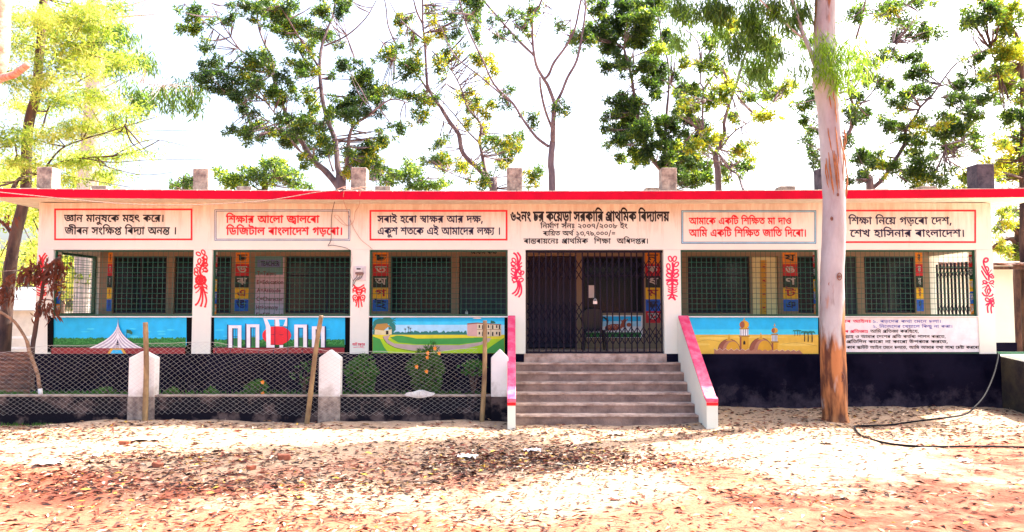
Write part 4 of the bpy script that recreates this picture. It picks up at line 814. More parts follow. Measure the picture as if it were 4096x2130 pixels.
def mosque(P):
    P.T = lambda x, y: (2650+x*.597, 960+y*.597)
    P.poly(R(152, 514, 1042, 765), M['sky']); P.poly(R(152, 600, 1042, 640), M['sky2'])
    P.poly(R(152, 636, 1044, 766), M['sand'])
    for cx, cy, rx, ry in ((350,660,110,9),(900,700,120,12),(250,700,70,8),(640,652,200,6)): P.ell(cx, cy, rx, ry, M['sand2'], n=18)
    for pts in ([(215,690),(300,670),(390,684)], [(800,700),(900,690),(1040,712)], [(250,648),(330,644),(420,650)]): P.stroke(pts, 2, M['sandl'])
    def dome(cx, cy, rx, ry, m, m2):
        P.ell(cx, cy, rx, ry, m2, 180, 360, 26); P.ell(cx+rx*.2, cy, rx*.78, ry*.9, M['parap'], 180, 360, 22); P.ell(cx+rx*.34, cy, rx*.62, ry*.8, m, 180, 360, 20)
        P.poly([(cx-10,cy-ry+2),(cx,cy-ry-38),(cx+10,cy-ry+2)], m); P.poly([(cx-22,cy-ry+10),(cx,cy-ry-8),(cx+22,cy-ry+10)], m)
        P.stroke([(cx+rx*math.cos(math.radians(a)), cy+ry*math.sin(math.radians(a))) for a in range(180, 361, 15)], 4, M['blk'], sm=0)
    def tower(x0, x1, ytop, r):
        cx = (x0+x1)/2
        P.poly(R(x0+2, ytop+118, x1-2, 744), M['gold']); P.poly(R(x0+2, ytop+118, x0+14, 744), M['goldd'])
        P.poly(R(x0-4, ytop+108, x1+4, ytop+118), M['sandl']); P.poly(R(x0+3, ytop+66, x1-3, ytop+108), M['paint_w'])
        for i in range(4): P.poly(R(x0+8+(x1-x0-18)*i/3, ytop+66, x0+12+(x1-x0-18)*i/3, ytop+108), M['steel'])
        P.poly(R(x0, ytop+58, x1, ytop+67), M['sandl'])
        P.ell(cx, ytop+36, r, r*.85, M['gold']); P.ell(cx-r*.4, ytop+36, r*.5, r*.7, M['goldd']); P.poly([(cx-6,ytop+8),(cx,ytop-14),(cx+6,ytop+8)], M['gold'])
    tower(515, 579, 533, 32); tower(728, 773, 572, 22)
    P.poly([(540,702),(540,684),(547,674),(555,684),(555,702)], M['blk'])
    dome(445, 742, 74, 76, M['gold'], M['goldd']); dome(658, 744, 77, 86, M['gold'], M['goldd'])
    pts = [(346,765),(346,728)]
    x = 346
    while x < 900: pts += [(x+18, 742+(x-346)*.012), (x+38, 728+(x-346)*.02)]; x += 38
    P.poly(pts+[(940,765)], M['parap']); P.stroke(pts[1:], 2.5, M['paint_w'], sm=0)
    for cx, cy, s_ in ((884,610,.7),(903,608,.7),(918,610,.7),(948,620,1.2),(972,622,1.2),(998,620,1.3)):
        P.stroke([(cx,cy),(cx+3*s_,cy+28*s_),(cx+2*s_,cy+52*s_)], 5*s_, M['blk'])
        for a in (-160,-130,-90,-50,-20,10,170): P.stroke([(cx,cy),(cx+12*s_*math.cos(math.radians(a)),cy+8*s_*math.sin(math.radians(a))),(cx+18*s_*math.cos(math.radians(a)),cy+10*s_*math.sin(math.radians(a))+5*s_)], 3.4*s_, M['teal'])
mural('mural', 'painted golden domed mosque on yellow sand with palms', mosque)
def board(P):
    P.T = lambda x, y: (3250+x*.597, 960+y*.597)
    P.poly(R(168, 521, 1116, 752), M['paint_w'])
    def l(text, x0, x1, y, h, m, bold=.02):
        (px0, py), (px1, _) = P.T(x0, y), P.T(x1, y); a = at(px0, py, YM); b = at(px1, py, YM); c = at(px0, py+h*.597, YM); P.col(m)
        put_text(P.mb, text, a.x, b.x, a.z, a.z-c.z, YM-.003, bold)
    lb = mat('faded_blue_lettering', (.18,.22,.55), .5)
    l('কাব আইনঃ', 180, 392, 538, 17, M['pinkt'], .03); l('১. বড়দের কথা মেনে চলা।', 400, 862, 538, 18, lb); l('২. নিজেদের খেয়ালে কিছু না করা।', 400, 938, 572, 18, lb)
    l('কাব প্রতিজ্ঞাঃ', 180, 372, 606, 17, M['pinkt'], .03); l('আমি প্রতিজ্ঞা করছিযে,', 386, 712, 604, 19, M['blk']); l('আল্লাহ ও আমার দেশের প্রতি কর্তব্য পালন করতে,', 178, 892, 640, 18, M['blk'])
    l('প্রতিদিন কারো না কারো উপকার করতে,', 226, 906, 674, 18, M['blk'], .03); l('কাব স্কাউট আইন মেনে চলতে, আমি আমার যথা সাধ্য চেষ্টা করবো', 228, 1114, 712, 18, M['blk'], .03)
mural('notice_board', 'white painted board of scout rules with a green border', board)

# ------------------------------------------------------------------ steps, railings, collapsible gate
sx0 = .065
for i in range(1, 7):
    z = ZF-.163*i; y = W-.035-.27*i+.05
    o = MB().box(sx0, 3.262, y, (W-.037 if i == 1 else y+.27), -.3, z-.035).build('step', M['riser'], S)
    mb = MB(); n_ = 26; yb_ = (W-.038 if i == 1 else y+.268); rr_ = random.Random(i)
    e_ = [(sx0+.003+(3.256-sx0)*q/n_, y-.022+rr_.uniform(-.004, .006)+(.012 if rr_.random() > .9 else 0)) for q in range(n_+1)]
    mb.prism(e_+[(3.259, yb_), (sx0+.003, yb_)], 'z', z-.034, z); mb.build('tread', M['step'], o, bevel=.006)  # paler tread has sky light in its colour; overhang added for a shadow line
def railing(x0, x1, name):
    r = MB(); y0 = W-.038; yf = 12.70; zt = 1.86; zf = .48
    poly = [(y0, -.4), (yf, -.4), (yf, zf), (yf+.12, zf+.02), (y0, zt)]
    r.prism(poly, 'x', x0, x1); o = r.build(name, M['wall'], S)
    c = MB(); poly = [(yf-.006, zf-.03), (yf+.12, zf+.02), (y0-.06, zt-.015), (y0-.06, zt+.03), (yf+.14, zf+.07), (yf-.006, zf+.035)]
    c.prism(poly, 'x', x0-.006, x1+.006); c.build('coping', M['pink'], o, bevel=.008)
    b = MB(); b.prism([(yf-.008, zf-.085), (yf-.002, zf-.085), (yf-.002, zf-.032), (yf-.008, zf-.032)], 'x', x0-.003, x1+.003)
    b.build('painted_band', M['redt'], o); return o
railing(-.075, .06, 'stair_railing'); railing(3.265, 3.455, 'stair_railing')
# collapsible gate in the doorway: upright bars and scissor links
gx = BX[3]; yg = W+.10
gate = empty('collapsible_gate', ((gx[0]+gx[1])/2, yg, ZF), 'black folding lattice gate closed across the doorway at the top of the steps', 'gate')
gr = MB(); gr.box(gx[0]+.003, gx[1]-.003, yg-.03, yg+.03, ZF+.002, ZF+.035); gr.build('track', M['dark_iron'], gate); gr = MB(); gr.box(gx[0]+.003, gx[1]-.003, yg-.03, yg+.03, ZL-.05, ZL-.004)
gr.build('track', M['dark_iron'], gate)
n = 23; c = (gx[1]-gx[0]-.06)/(n-1)
mbar = MB().box(-.0115, .0115, -.012, .012, ZF+.036, ZL-.052).mesh('bar', M['dark_iron'])
for i in range(n):
    link('bar', mbar, gate, (gx[0]+.03+i*c+(.012 if i % 2 else 0), yg, 0))
links = {}
for sgn in (1, -1):
    a = MB().tube([(-c/2, 0, -sgn*.1), (c/2, 0, sgn*.1)], .0085, 4); links[sgn] = a.mesh('scissor_link', M['dark_iron'])
    a2 = MB().tube([(-c/2, 0, -sgn*.1), (c/2, 0, sgn*.1)], .0085, 4)
liron = mat('violet_worn_iron', (.07,.05,.13), .4)
for zc, m_, half in ((2.90, liron, 0), (2.70, liron, 0), (2.05, M['dark_iron'], 1), (1.88, M['dark_iron'], 1), (1.56, M['dark_iron'], 2), (1.42, M['dark_iron'], 2)):
    for i in range(n-1):
        if half == 1 and 9 <= i <= 19: continue
        for sgn in (1, -1):
            o = link('scissor_link', links[sgn], gate, (gx[0]+.03+(i+.5)*c, yg-.018 if sgn > 0 else yg+.018, zc))
            if m_ is liron: o.data = links[sgn] if False else o.data
lk = MB(); pk = at(2380, 1211, yg-.04); lk.box(pk.x-.04, pk.x+.04, yg-.07, yg-.035, pk.z-.03, pk.z+.03)
lk.cur = 0; lk.tube([(pk.x-.022, yg-.05, pk.z+.03), (pk.x-.022, yg-.05, pk.z+.06), (pk.x, yg-.05, pk.z+.075), (pk.x+.022, yg-.05, pk.z+.06), (pk.x+.022, yg-.05, pk.z+.03)], .006, 5)
tag(lk.build('padlock', mat('lock_steel', (.6,.58,.55), .35, metal=.6), None), 'silver padlock hanging on the folding gate bars', 'padlock')
pk = at(1866, 1252, WI-.03); lk = MB(); lk.box(pk.x-.03, pk.x+.03, WI-.02, WI+.005, pk.z-.03, pk.z+.025); lk.tube([(pk.x-.018, WI-.008, pk.z+.025), (pk.x, WI-.008, pk.z+.06), (pk.x+.018, WI-.008, pk.z+.025)], .005, 5)
tag(lk.build('padlock', _m['lock_steel'], None), 'small padlock on the slate blue office door', 'padlock')

# plastic chair inside behind the gate
yc = 16.0
cb = at(2376, 1330, yc); cx = cb.x
ch = empty('plastic_chair', (cx, yc, ZF), 'black plastic armchair standing on the veranda behind the folding gate', 'chair')
pm = mat('black_plastic', (.004,.004,.005), .4)
mb = MB()
bk = [(-.20, .0), (-.215, .25), (-.20, .40), (-.12, .455), (.12, .455), (.20, .40), (.215, .25), (.20, .0)]
mb.prism([(cx+u, ZF+.43+v) for u, v in bk], 'y', yc+.18, yc+.205); mb.build('backrest', pm, ch, bevel=.01)
mb = MB(); mb.box(cx-.23, cx+.23, yc-.22, yc+.2, ZF+.40, ZF+.43); mb.build('seat', pm, ch, bevel=.012)
for sx in (-1, 1):
    mb = MB(); mb.tube([(cx+sx*.24, yc-.2, ZF+.42), (cx+sx*.27, yc-.19, ZF+.64), (cx+sx*.27, yc+.05, ZF+.66), (cx+sx*.23, yc+.18, ZF+.70)], .018, 6); mb.build('armrest', pm, ch)
    for sy in (-1, 1):
        mb = MB(); mb.tube([(cx+sx*.2, yc+sy*.18, ZF+.41), (cx+sx*.24, yc+sy*.22, ZF+.002)], [.025, .018], 6); mb.build('leg', pm, ch)

# ------------------------------------------------------------------ ground
def gz(x, y):
    x = np.asarray(x, float); y = np.asarray(y, float)
    z = .018*np.sin(x*1.3+y*.7)+.014*np.sin(x*2.9-y*2.1+1)+.009*np.sin(x*6.1+y*4.3)+.006*np.sin(x*11-y*9.+2)
    rise = np.clip((y-12.6)/2.2, 0, 1)*np.clip((x-2.9)/1.0, 0, 1)*.10
    hump = .05*np.exp(-((x+6.6)**2/1.5+(y-13.2)**2/.2))
    lowl = -.08*np.clip((-x-7.5)/2, 0, 1)*np.clip((y-11)/2.5, 0, 1)
    return z*.8+rise+hump+lowl
xs = np.concatenate([np.linspace(-150, -16, 14), np.arange(-15, 15, .11), np.linspace(15.5, 150, 14)])
ys = np.concatenate([np.linspace(-60, 1.5, 10), np.arange(2, 16.2, .11), np.linspace(17, 260, 24)])
gxx, gyy = np.meshgrid(xs, ys); gzz = gz(gxx, gyy)+rng.normal(0, .0035, gxx.shape)*((gyy > 2) & (gyy < 16))
V = np.stack([gxx, gyy, gzz], -1).reshape(-1, 3); nx = len(xs); ny = len(ys)
ii = (np.arange(ny-1)[:, None]*nx+np.arange(nx-1)[None]).ravel(); Fq = np.stack([ii, ii+1, ii+nx+1, ii+nx], -1)
def npmesh(name, V, Fq, mats, mi=None, smooth=False):
    me = bpy.data.meshes.new(name); k = Fq.shape[1]
    me.vertices.add(len(V)); me.vertices.foreach_set('co', V.astype(np.float32).ravel())
    me.loops.add(Fq.size); me.loops.foreach_set('vertex_index', Fq.astype(np.int32).ravel())
    me.polygons.add(len(Fq)); me.polygons.foreach_set('loop_start', np.arange(0, Fq.size, k, dtype=np.int32))
    me.polygons.foreach_set('loop_total', np.full(len(Fq), k, np.int32))
    for m in mats: me.materials.append(m)
    if mi is not None: me.polygons.foreach_set('material_index', mi.astype(np.int32))
    if smooth: me.polygons.foreach_set('use_smooth', np.ones(len(Fq), bool))
    me.update(calc_edges=True); return me
gm = mat('sandy_yard_soil', (.43,.30,.20), .95, 0, .32, col2=(.40,.12,.06), bump=.9, bscale=14, lo=.42, hi=.54)
def ground_nodes(m):
    nt = m.node_tree; N = nt.nodes; L = nt.links
    b = N['Principled BSDF']; g = [n for n in N if n.type == 'NEW_GEOMETRY'][0]
    sp = N.new('ShaderNodeSeparateXYZ'); L.new(g.outputs['Position'], sp.inputs[0])
    # the earth turns from sand by the school to red dirt towards the near left and near right
    mr = N.new('ShaderNodeMapRange'); mr.inputs['From Min'].default_value = 12.5; mr.inputs['From Max'].default_value = 6.5
    mr.inputs['To Min'].default_value = -.14; mr.inputs['To Max'].default_value = .17; L.new(sp.outputs['Y'], mr.inputs['Value'])
    ramp = [n for n in N if n.type == 'VALTORGB'][0]; noi = [l.from_node for l in L if l.to_node == ramp][0]
    ab = N.new('ShaderNodeMath'); ab.operation = 'ABSOLUTE'; L.new(sp.outputs['X'], ab.inputs[0])
    ax = N.new('ShaderNodeMapRange'); ax.inputs['From Min'].default_value = 1.0; ax.inputs['From Max'].default_value = 5.0
    ax.inputs['To Min'].default_value = -.10; ax.inputs['To Max'].default_value = .03; L.new(ab.outputs[0], ax.inputs['Value'])
    s1 = N.new('ShaderNodeMath'); s1.operation = 'SUBTRACT'; L.new(noi.outputs['Fac'], s1.inputs[0]); L.new(mr.outputs[0], s1.inputs[1])
    s2 = N.new('ShaderNodeMath'); s2.operation = 'SUBTRACT'; L.new(s1.outputs[0], s2.inputs[0]); L.new(ax.outputs[0], s2.inputs[1])
    last = s2.outputs[0]
    for (px_, py_, rr_, am) in ((3.0, 6.9, 2.0, .16), (-4.2, 7.2, 2.8, .10), (-.4, 6.6, .9, .12), (-6.5, 9.0, 2.2, .08), (5.2, 6.9, 1.2, .10), (2.2, 9.4, 1.2, .06)):   # patches of bare red earth
        vd = N.new('ShaderNodeVectorMath'); vd.operation = 'DISTANCE'; vd.inputs[1].default_value = (px_, py_, 0); L.new(g.outputs['Position'], vd.inputs[0])
        q = N.new('ShaderNodeMapRange'); q.interpolation_type = 'SMOOTHSTEP'; q.inputs['From Min'].default_value = rr_; q.inputs['From Max'].default_value = 0; q.inputs['To Max'].default_value = am; L.new(vd.outputs['Value'], q.inputs['Value'])
        s3 = N.new('ShaderNodeMath'); s3.operation = 'SUBTRACT'; L.new(last, s3.inputs[0]); L.new(q.outputs[0], s3.inputs[1]); last = s3.outputs[0]
    L.new(last, ramp.inputs[0])
    n2 = N.new('ShaderNodeTexNoise'); n2.inputs['Scale'].default_value = 38; n2.inputs['Detail'].default_value = 8; n2.inputs['Roughness'].default_value = .75
    L.new(g.outputs['Position'], n2.inputs['Vector'])
    r2 = N.new('ShaderNodeValToRGB'); r2.color_ramp.elements[0].position = .36; r2.color_ramp.elements[1].position = .56
    r2.color_ramp.elements[0].color = (.50, .42, .38, 1); r2.color_ramp.elements[1].color = (1, 1, 1, 1); L.new(n2.outputs['Fac'], r2.inputs[0])
    mx = N.new('ShaderNodeMix'); mx.data_type = 'RGBA'; mx.blend_type = 'MULTIPLY'; mx.inputs[0].default_value = 1
    L.new(ramp.outputs[0], mx.inputs[6]); L.new(r2.outputs[0], mx.inputs[7]); L.new(mx.outputs[2], b.inputs['Base Color'])
ground_nodes(gm)
go = link('ground', npmesh('ground', V, Fq, [gm], smooth=True)); tag(go, kind='structure')

# ------------------------------------------------------------------ leaves
def leaf_cloud(C, D, Ln, Wd, N_=None):
    """diamond leaves: centres C, directions D, length, width"""
    n = len(C)
    D = D/np.linalg.norm(D, axis=1, keepdims=True)
    R_ = rng.normal(size=(n, 3)) if N_ is None else N_
    S_ = np.cross(D, R_); S_ /= np.linalg.norm(S_, axis=1, keepdims=True)+1e-9
    Ln = Ln[:, None]; Wd = Wd[:, None]
    mid = C+D*Ln*.42
    V = np.stack([C, mid-S_*Wd*.5, C+D*Ln, mid+S_*Wd*.5], 1)
    return V.reshape(-1, 3), np.arange(4*n).reshape(-1, 4)
LM = {
 'dark': leafmat('dark_green_leaf', (.018,.046,.018), (.07,.15,.02), .3, .4),
 'mid': leafmat('green_leaf', (.035,.08,.018), (.14,.26,.02), .4),
 'lime': leafmat('lime_leaf', (.10,.19,.02), (.50,.62,.05), .5),
 'yellow': leafmat('yellow_leaf', (.26,.25,.015), (.62,.56,.02), .45),
 'needle': leafmat('yellow_green_feathery_leaf', (.34,.36,.07), (.80,.78,.16), .5),
 'euc': leafmat('eucalyptus_leaf', (.06,.12,.03), (.26,.42,.06), .45),
 'eucl': leafmat('bright_eucalyptus_leaf', (.13,.25,.02), (.42,.66,.05), .5),
 'dead': leafmat('dead_brown_leaf', (.12,.035,.02), (.28,.08,.03), .3, .7),
 'bush': leafmat('shrub_leaf', (.03,.15,.014), (.08,.38,.02), .35),
}
BARK = {
 'pale': mat('pale_violet_bark', (.24,.17,.18), .9, 0, 5, col2=(.09,.055,.075), bump=.5, bscale=18, stretch=(1,1,.3)),
 'dark': mat('dark_brown_bark', (.13,.07,.05), .95, 0, 6, col2=(.03,.018,.02), bump=.9, bscale=20, stretch=(1,1,.3)),
 'euc': None,
}
def blobs_leaves(blobs, kind, scale=1.0, dens=1.0, mix=((0,1.0),), leaf=(.16,.055), K=7):
    """blobs: list of (centre Vector, rx, ry, rz, weight, colour bias)"""
    Vs = []; Fs = []; Ms = []; off = 0
    for (c, rx, ry, rz, cb) in blobs:
        vol = rx*rz
        ns = max(3, int(dens*vol*250/ (leaf[0]/.16)**1.5))
        p = rng.normal(size=(ns, 3)); p /= np.linalg.norm(p, axis=1, keepdims=True); p *= rng.uniform(.15, 1, (ns, 1))**.45
        # clumped: pull sprigs towards a few sub-centres so that the sky shows between
        k = max(4, ns//22); sub = rng.normal(size=(k, 3)); sub /= np.linalg.norm(sub, axis=1, keepdims=True); sub *= rng.uniform(.3, 1, (k, 1))
        idx = rng.integers(0, k, ns); p = p*.40+sub[idx]*.85
        P0 = np.array(c)+p*np.array([rx, ry, rz])
        cbias = rng.uniform(size=k)[idx]
        if kind == 'droop':
            D0 = rng.normal(size=(ns, 3))*.35+np.array([0, 0, -1])
        else:
            D0 = p+rng.normal(size=(ns, 3))*.5+np.array([0, 0, .15])
        C = np.repeat(P0, K, 0); D = np.repeat(D0, K, 0); D = D/np.linalg.norm(D, axis=1, keepdims=True)
        if kind == 'droop':
            C = C+rng.normal(size=C.shape)*leaf[0]*.5; D = D+rng.normal(size=D.shape)*.25
        elif kind == 'feather':
            t = np.tile(np.linspace(0, 1, K), ns)[:, None]; tw = np.repeat(rng.normal(size=(ns, 3))*np.array([1, 1, .35])+np.array([.5, 0, -.12]), K, 0)
            tw /= np.linalg.norm(tw, axis=1, keepdims=True); C = C+tw*t*leaf[0]*4.2; D = tw*.5+rng.normal(size=D.shape)*.5+np.array([0, 0, -.25])
        else:
            C = C+D*leaf[0]*.15+rng.normal(size=C.shape)*leaf[0]*.35; D = D*.6+rng.normal(size=D.shape)*.75+np.array([0, 0, -.15])
        n = len(C); Ln = leaf[0]*rng.uniform(.5, 1.35, n)*scale; Wd = leaf[1]*rng.uniform(.75, 1.2, n)*scale
        v, f = leaf_cloud(C, D, Ln, Wd)
        # colour: pick per sub-clump with some leaf-level mixing
        u = np.repeat(cbias, K)*.5+rng.uniform(size=n)*.5; u = np.clip(u+cb, 0, .9999)
        th = np.cumsum([m_[1] for m_ in mix]); th = th/th[-1]; mi = np.searchsorted(th, u)
        Vs.append(v); Fs.append(f+off); Ms.append(mi); off += len(v)
    return np.concatenate(Vs), np.concatenate(Fs), np.concatenate(Ms)
def limb_mesh(mb, pts, Y, r0, r1, T, dY=0.0, seed=0, n=7):
    """limb traced in photo pixels at depth Y; the depth drifts by dY along it"""
    rr = random.Random(seed); P = []; m = len(pts); ph = rr.uniform(0, 6)
    for i, (x, y) in enumerate(pts):
        x, y = T(x, y); t = i/(m-1); P.append(at(x, y, Y+dY*t+.25*math.sin(ph+3*t)*t))
    P = smooth_path(P, 4); R = [r0+(r1-r0)*(i/(len(P)-1))**.8 for i in range(len(P))]
    R = [r*(1+.08*rr.uniform(-1, 1)) for r in R]
    mb.tube(P, R, n); return P
def make_tree(name, label, cat, Y, T, trunk, limbs, blobs, bark, kind='leafy', mix=(('dark', .5), ('mid', .35), ('lime', .13), ('yellow', .10)), leaf=(.135,.046), K=7,
              dens=1.0, group=None, pxm=None, twigs=True, ground_base=True, seed=1, twig_r=.008):
    """trunk, limbs and crown blobs in the coordinates of a crop that T turns into photo pixels"""
    rr = random.Random(seed)
    x0, y0 = T(*trunk[0][0]); base = at(x0, y0, Y); bz = float(gz(base.x, Y)) if 2 < Y < 16 else 0.0
    root = empty(name, (base.x, Y, bz), label, cat, group)
    mb = MB(); allp = []
    pts, r0, r1 = trunk
    sc = Y*.99/F
    P = [at(*T(x, y), Y) for x, y in pts]
    if ground_base and P[0].z > bz+.1:
        P = [Vector((P[0].x+.0, Y, bz-.2)), Vector((P[0].x, Y, bz+.4))]+P; 
    elif ground_base: P = [Vector((P[0].x, Y, bz-.2))]+P
    P = smooth_path(P, 5); R = [r0+(r1-r0)*(i/(len(P)-1)) for i in range(len(P))]
    mb.tube(P, R, 10); allp += P
    for j, (lp, a, b) in enumerate(limbs):
        q = limb_mesh(mb, lp, Y, a*sc*.42, b*sc*.42, T, rr.uniform(-1.8, 1.8), seed*31+j); allp += q
    B = []
    bl2 = []
    for b_ in blobs:
        cx, cy, rx, ry = b_[:4]; cb_ = b_[4] if len(b_) > 4 else 0; bl2.append((cx, cy, rx*1.08, ry*1.08, cb_))
        if kind == 'leafy':
            for q in range(3):
                an = rr.uniform(0, 6.28); s_ = rr.uniform(.25, .55); bl2.append((cx+math.cos(an)*rx*1.25, cy+math.sin(an)*ry*1.25, rx*s_, ry*s_, cb_))
    for (cx, cy, rx, ry, *cb) in bl2:
        x, y = T(cx, cy); x2, y2 = T(cx+rx, cy+ry); yy = Y+rr.uniform(-1.5, 1.5)
        c = at(x, y, yy); rxx = abs(x2-x)*sc; rz = abs(y2-y)*sc
        B.append((c, rxx, max(rxx, rz)*.8, rz, cb[0] if cb else 0.0))
        if twigs and allp:
            near = sorted(allp, key=lambda p: (p-c).length)[:1][0]
            for q in range(2):
                e = c+Vector((rr.uniform(-.7, .7)*rxx, rr.uniform(-.5, .5)*rxx, rr.uniform(-.7, .7)*rz)); mid = (near+e)/2+Vector((rr.uniform(-.1, .1), 0, rr.uniform(-.12, .05)))
                if (near-e).length > .2: mb.tube(smooth_path([near, mid, e], 3), [twig_r*2.2]*4+[twig_r]*3, 4, cap=False)
    me = mb.mesh(name+'_wood', bark, True); link('trunk', me, root)
    if B:
        v, f, mi = blobs_leaves(B, kind, 1.0, dens, [(m_[0], m_[1]) for m_ in mix], leaf, K)
        link('crown', npmesh('crown', v, f, [LM[m_[0]] for m_ in mix], mi), root)
    return root
# ------------------------------------------------------------------ trees behind the school (crop coordinates of the photograph)
T2 = lambda x, y: (700+x*.597, y*.597)
T3 = lambda x, y: (1500+x*.597, y*.597)
T4 = lambda x, y: (2300+x*.597, y*.597)
T5 = lambda x, y: (3066+x*.597, y*.597)
T1 = lambda x, y: (x*.597, y*.597)
GRP = 'broadleaf trees behind the school'
make_tree('broadleaf_tree', 'many-limbed dark leafed tree spreading behind the roof between the second and third roof stubs', 'tree', 25, T2,
 ([(1110,1275),(1108,1245)], .20, .17),
 [([(1110,1270),(1010,1150),(920,1070),(830,920),(770,820),(715,690),(660,520),(650,400),(590,270),(555,150),(540,-60)], 36, 7),
  ([(1115,1240),(1090,1120),(1075,950),(1030,830),(990,680),(970,480),(980,330),(1020,200),(1060,100),(1080,-60)], 34, 8),
  ([(1120,1230),(1150,1100),(1180,870),(1290,780),(1440,670),(1560,690)], 24, 5),
  ([(975,470),(900,350),(830,250),(760,130),(700,40)], 13, 4), ([(650,500),(540,410),(430,330),(300,230),(130,90),(60,20)], 12, 4),
  ([(430,330),(310,150),(240,20)], 9, 4), ([(780,870),(660,750),(560,600),(470,450),(400,330)], 9, 4),
  ([(1000,310),(1150,240),(1280,120),(1360,-20)], 10, 4), ([(920,1070),(820,1000),(740,900),(520,740),(420,660)], 10, 4),
  ([(965,500),(870,400),(830,340),(780,250),(770,190)], 12, 6), ([(1060,1150),(1030,1050),(1035,990),(960,830),(800,870)], 10, 4), ([(1350,0),(1300,110),(1370,140)], 4, 2)],
 [(140,180,90,60),(110,60,70,45),(370,120,60,35),(480,40,80,50),(560,110,50,40),(640,30,60,50),(750,60,110,60),(830,140,130,70,.1),(1000,60,60,60),(1090,60,60,90),(960,230,150,65,.15),
  (700,170,60,50),(830,320,90,40),(830,430,130,55,.2),(750,520,60,40),(430,410,160,30),(250,440,110,60,-.2),(170,510,60,40,-.2),(330,560,150,70,-.15),(520,520,120,60,.15),
  (620,610,90,60,.1),(700,670,60,50),(420,640,80,50,-.1),(560,370,60,40),(800,620,60,35),(930,700,60,70,.25),(1130,470,70,60),(1250,550,130,90),(1330,650,110,80,-.2),(1190,700,120,80),
  (1150,780,110,60),(900,810,100,50),(450,745,60,60,-.2),(420,870,80,30,-.1),(560,850,90,50,.1),(700,880,120,60),(820,840,120,50),(800,960,120,50),(960,930,70,50),(960,1020,80,60),
  (1290,980,110,70,.1),(1280,1080,130,80,.15),(1220,1150,80,60,.2),(1400,1150,80,50),(1380,1200,70,40),(870,1090,60,40,.2),(500,940,40,30),(1500,860,50,35),(1400,940,60,40,.1),(200,310,50,30),(1090,300,30,25)],
 BARK['pale'], dens=2.4, group=GRP, seed=2)
make_tree('broadleaf_tree', 'sparse leaning tree with open yellowing twigs behind the roof left of centre', 'tree', 26, T3,
 ([(795,1278),(793,1262)], .15, .14),
 [([(790,1270),(710,1150),(590,1030),(560,900),(500,820),(440,720),(360,600),(345,500),(335,300),(320,150),(320,-60)], 30, 8),
  ([(800,1265),(740,1150),(720,1050),(700,950),(710,880),(700,820),(640,750),(600,680),(580,600),(510,470),(380,340)], 22, 6),
  ([(700,960),(620,880),(540,780),(440,670),(350,590)], 9, 4), ([(610,885),(545,860),(430,800),(300,740)], 7, 3), ([(330,270),(240,200),(160,120),(90,0)], 11, 4),
  ([(325,170),(280,80),(250,-40)], 12, 6), ([(350,600),(280,500),(200,430)], 12, 5), ([(460,700),(475,560),(490,430)], 6, 3), ([(130,340),(60,290),(0,240)], 6, 3), ([(150,320),(90,180),(75,60),(60,-20)], 9, 5), ([(335,350),(390,180),(400,60)], 9, 5),
  ([(760,1240),(600,1200),(480,1150)], 7, 3)],
 [(200,440,110,80),(160,340,60,30,.1),(190,160,80,50,.15),(420,220,60,60,.2),(500,370,60,50,.2),(630,640,70,40,.25),(730,740,60,50,.3),(640,720,40,40),(720,880,40,40,.3),(840,955,120,40,.15),
  (880,1040,90,60,.1),(940,980,40,70),(500,1080,120,50),(620,1100,60,40,.2),(700,1210,60,50),(400,1080,60,40),(260,660,120,50),(120,640,90,60),(360,700,50,60),(440,460,50,60),(790,470,40,80,.3),
  (700,430,50,60,.15),(1060,1190,80,50,.1),(300,790,80,40,.1),(430,950,60,40),(620,830,40,30,.2),(680,210,40,70),(540,240,60,60),(60,380,60,40),(620,40,60,50),(370,60,30,60),(230,270,60,50),(610,120,60,50)],
 BARK['pale'], mix=(('dark',.3),('mid',.42),('yellow',.28)), dens=1.9, group=GRP, seed=3)
make_tree('broadleaf_tree', 'tall bare-limbed tree with forked pale trunk standing alone against the white sky behind the centre', 'tree', 24, T3,
 ([(1187,1275),(1178,1100),(1190,950)], .125, .095),
 [([(1190,960),(1192,850),(1200,720),(1205,690)], 26, 24), ([(1205,700),(1160,580),(1130,530),(1085,450),(1065,360),(1055,250),(1060,100),(1100,40),(1130,-40)], 20, 8),
  ([(1210,695),(1250,620),(1290,520),(1350,410),(1385,250),(1410,60),(1400,-40)], 17, 9), ([(1130,535),(1165,500),(1200,420),(1280,310),(1340,190),(1370,50),(1390,-40)], 16, 8),
  ([(1190,870),(1140,740),(1110,600),(1105,520)], 14, 10), ([(1165,985),(1080,920),(990,800),(920,690),(800,570),(720,400),(620,190),(560,-20)], 16, 7),
  ([(900,680),(700,510),(530,370),(450,200),(380,80),(320,60)], 9, 4), ([(1065,370),(980,290),(870,170),(740,20),(700,-30)], 16, 8), ([(1050,300),(1000,220),(900,130)], 7, 4), ([(960,290),(860,260),(730,180),(650,100)], 6, 3), ([(1070,260),(1110,150),(1140,30)], 6, 3), ([(1050,120),(950,80),(860,0)], 8, 4), ([(1310,230),(1310,100),(1300,-20)], 5, 3)],
 [(1240,740,55,40),(1040,810,50,50),(860,690,40,30),(970,180,50,60,.1),(520,110,50,40),(1400,260,75,55),(1250,160,40,40),(880,600,50,25),(720,40,60,60),(660,60,50,50),(930,110,60,30),(1060,60,60,60,.2),(830,240,50,40),(790,130,30,30)],
 BARK['pale'], mix=(('dark',.5),('mid',.38),('yellow',.12)), dens=1.7, group=GRP, seed=4)
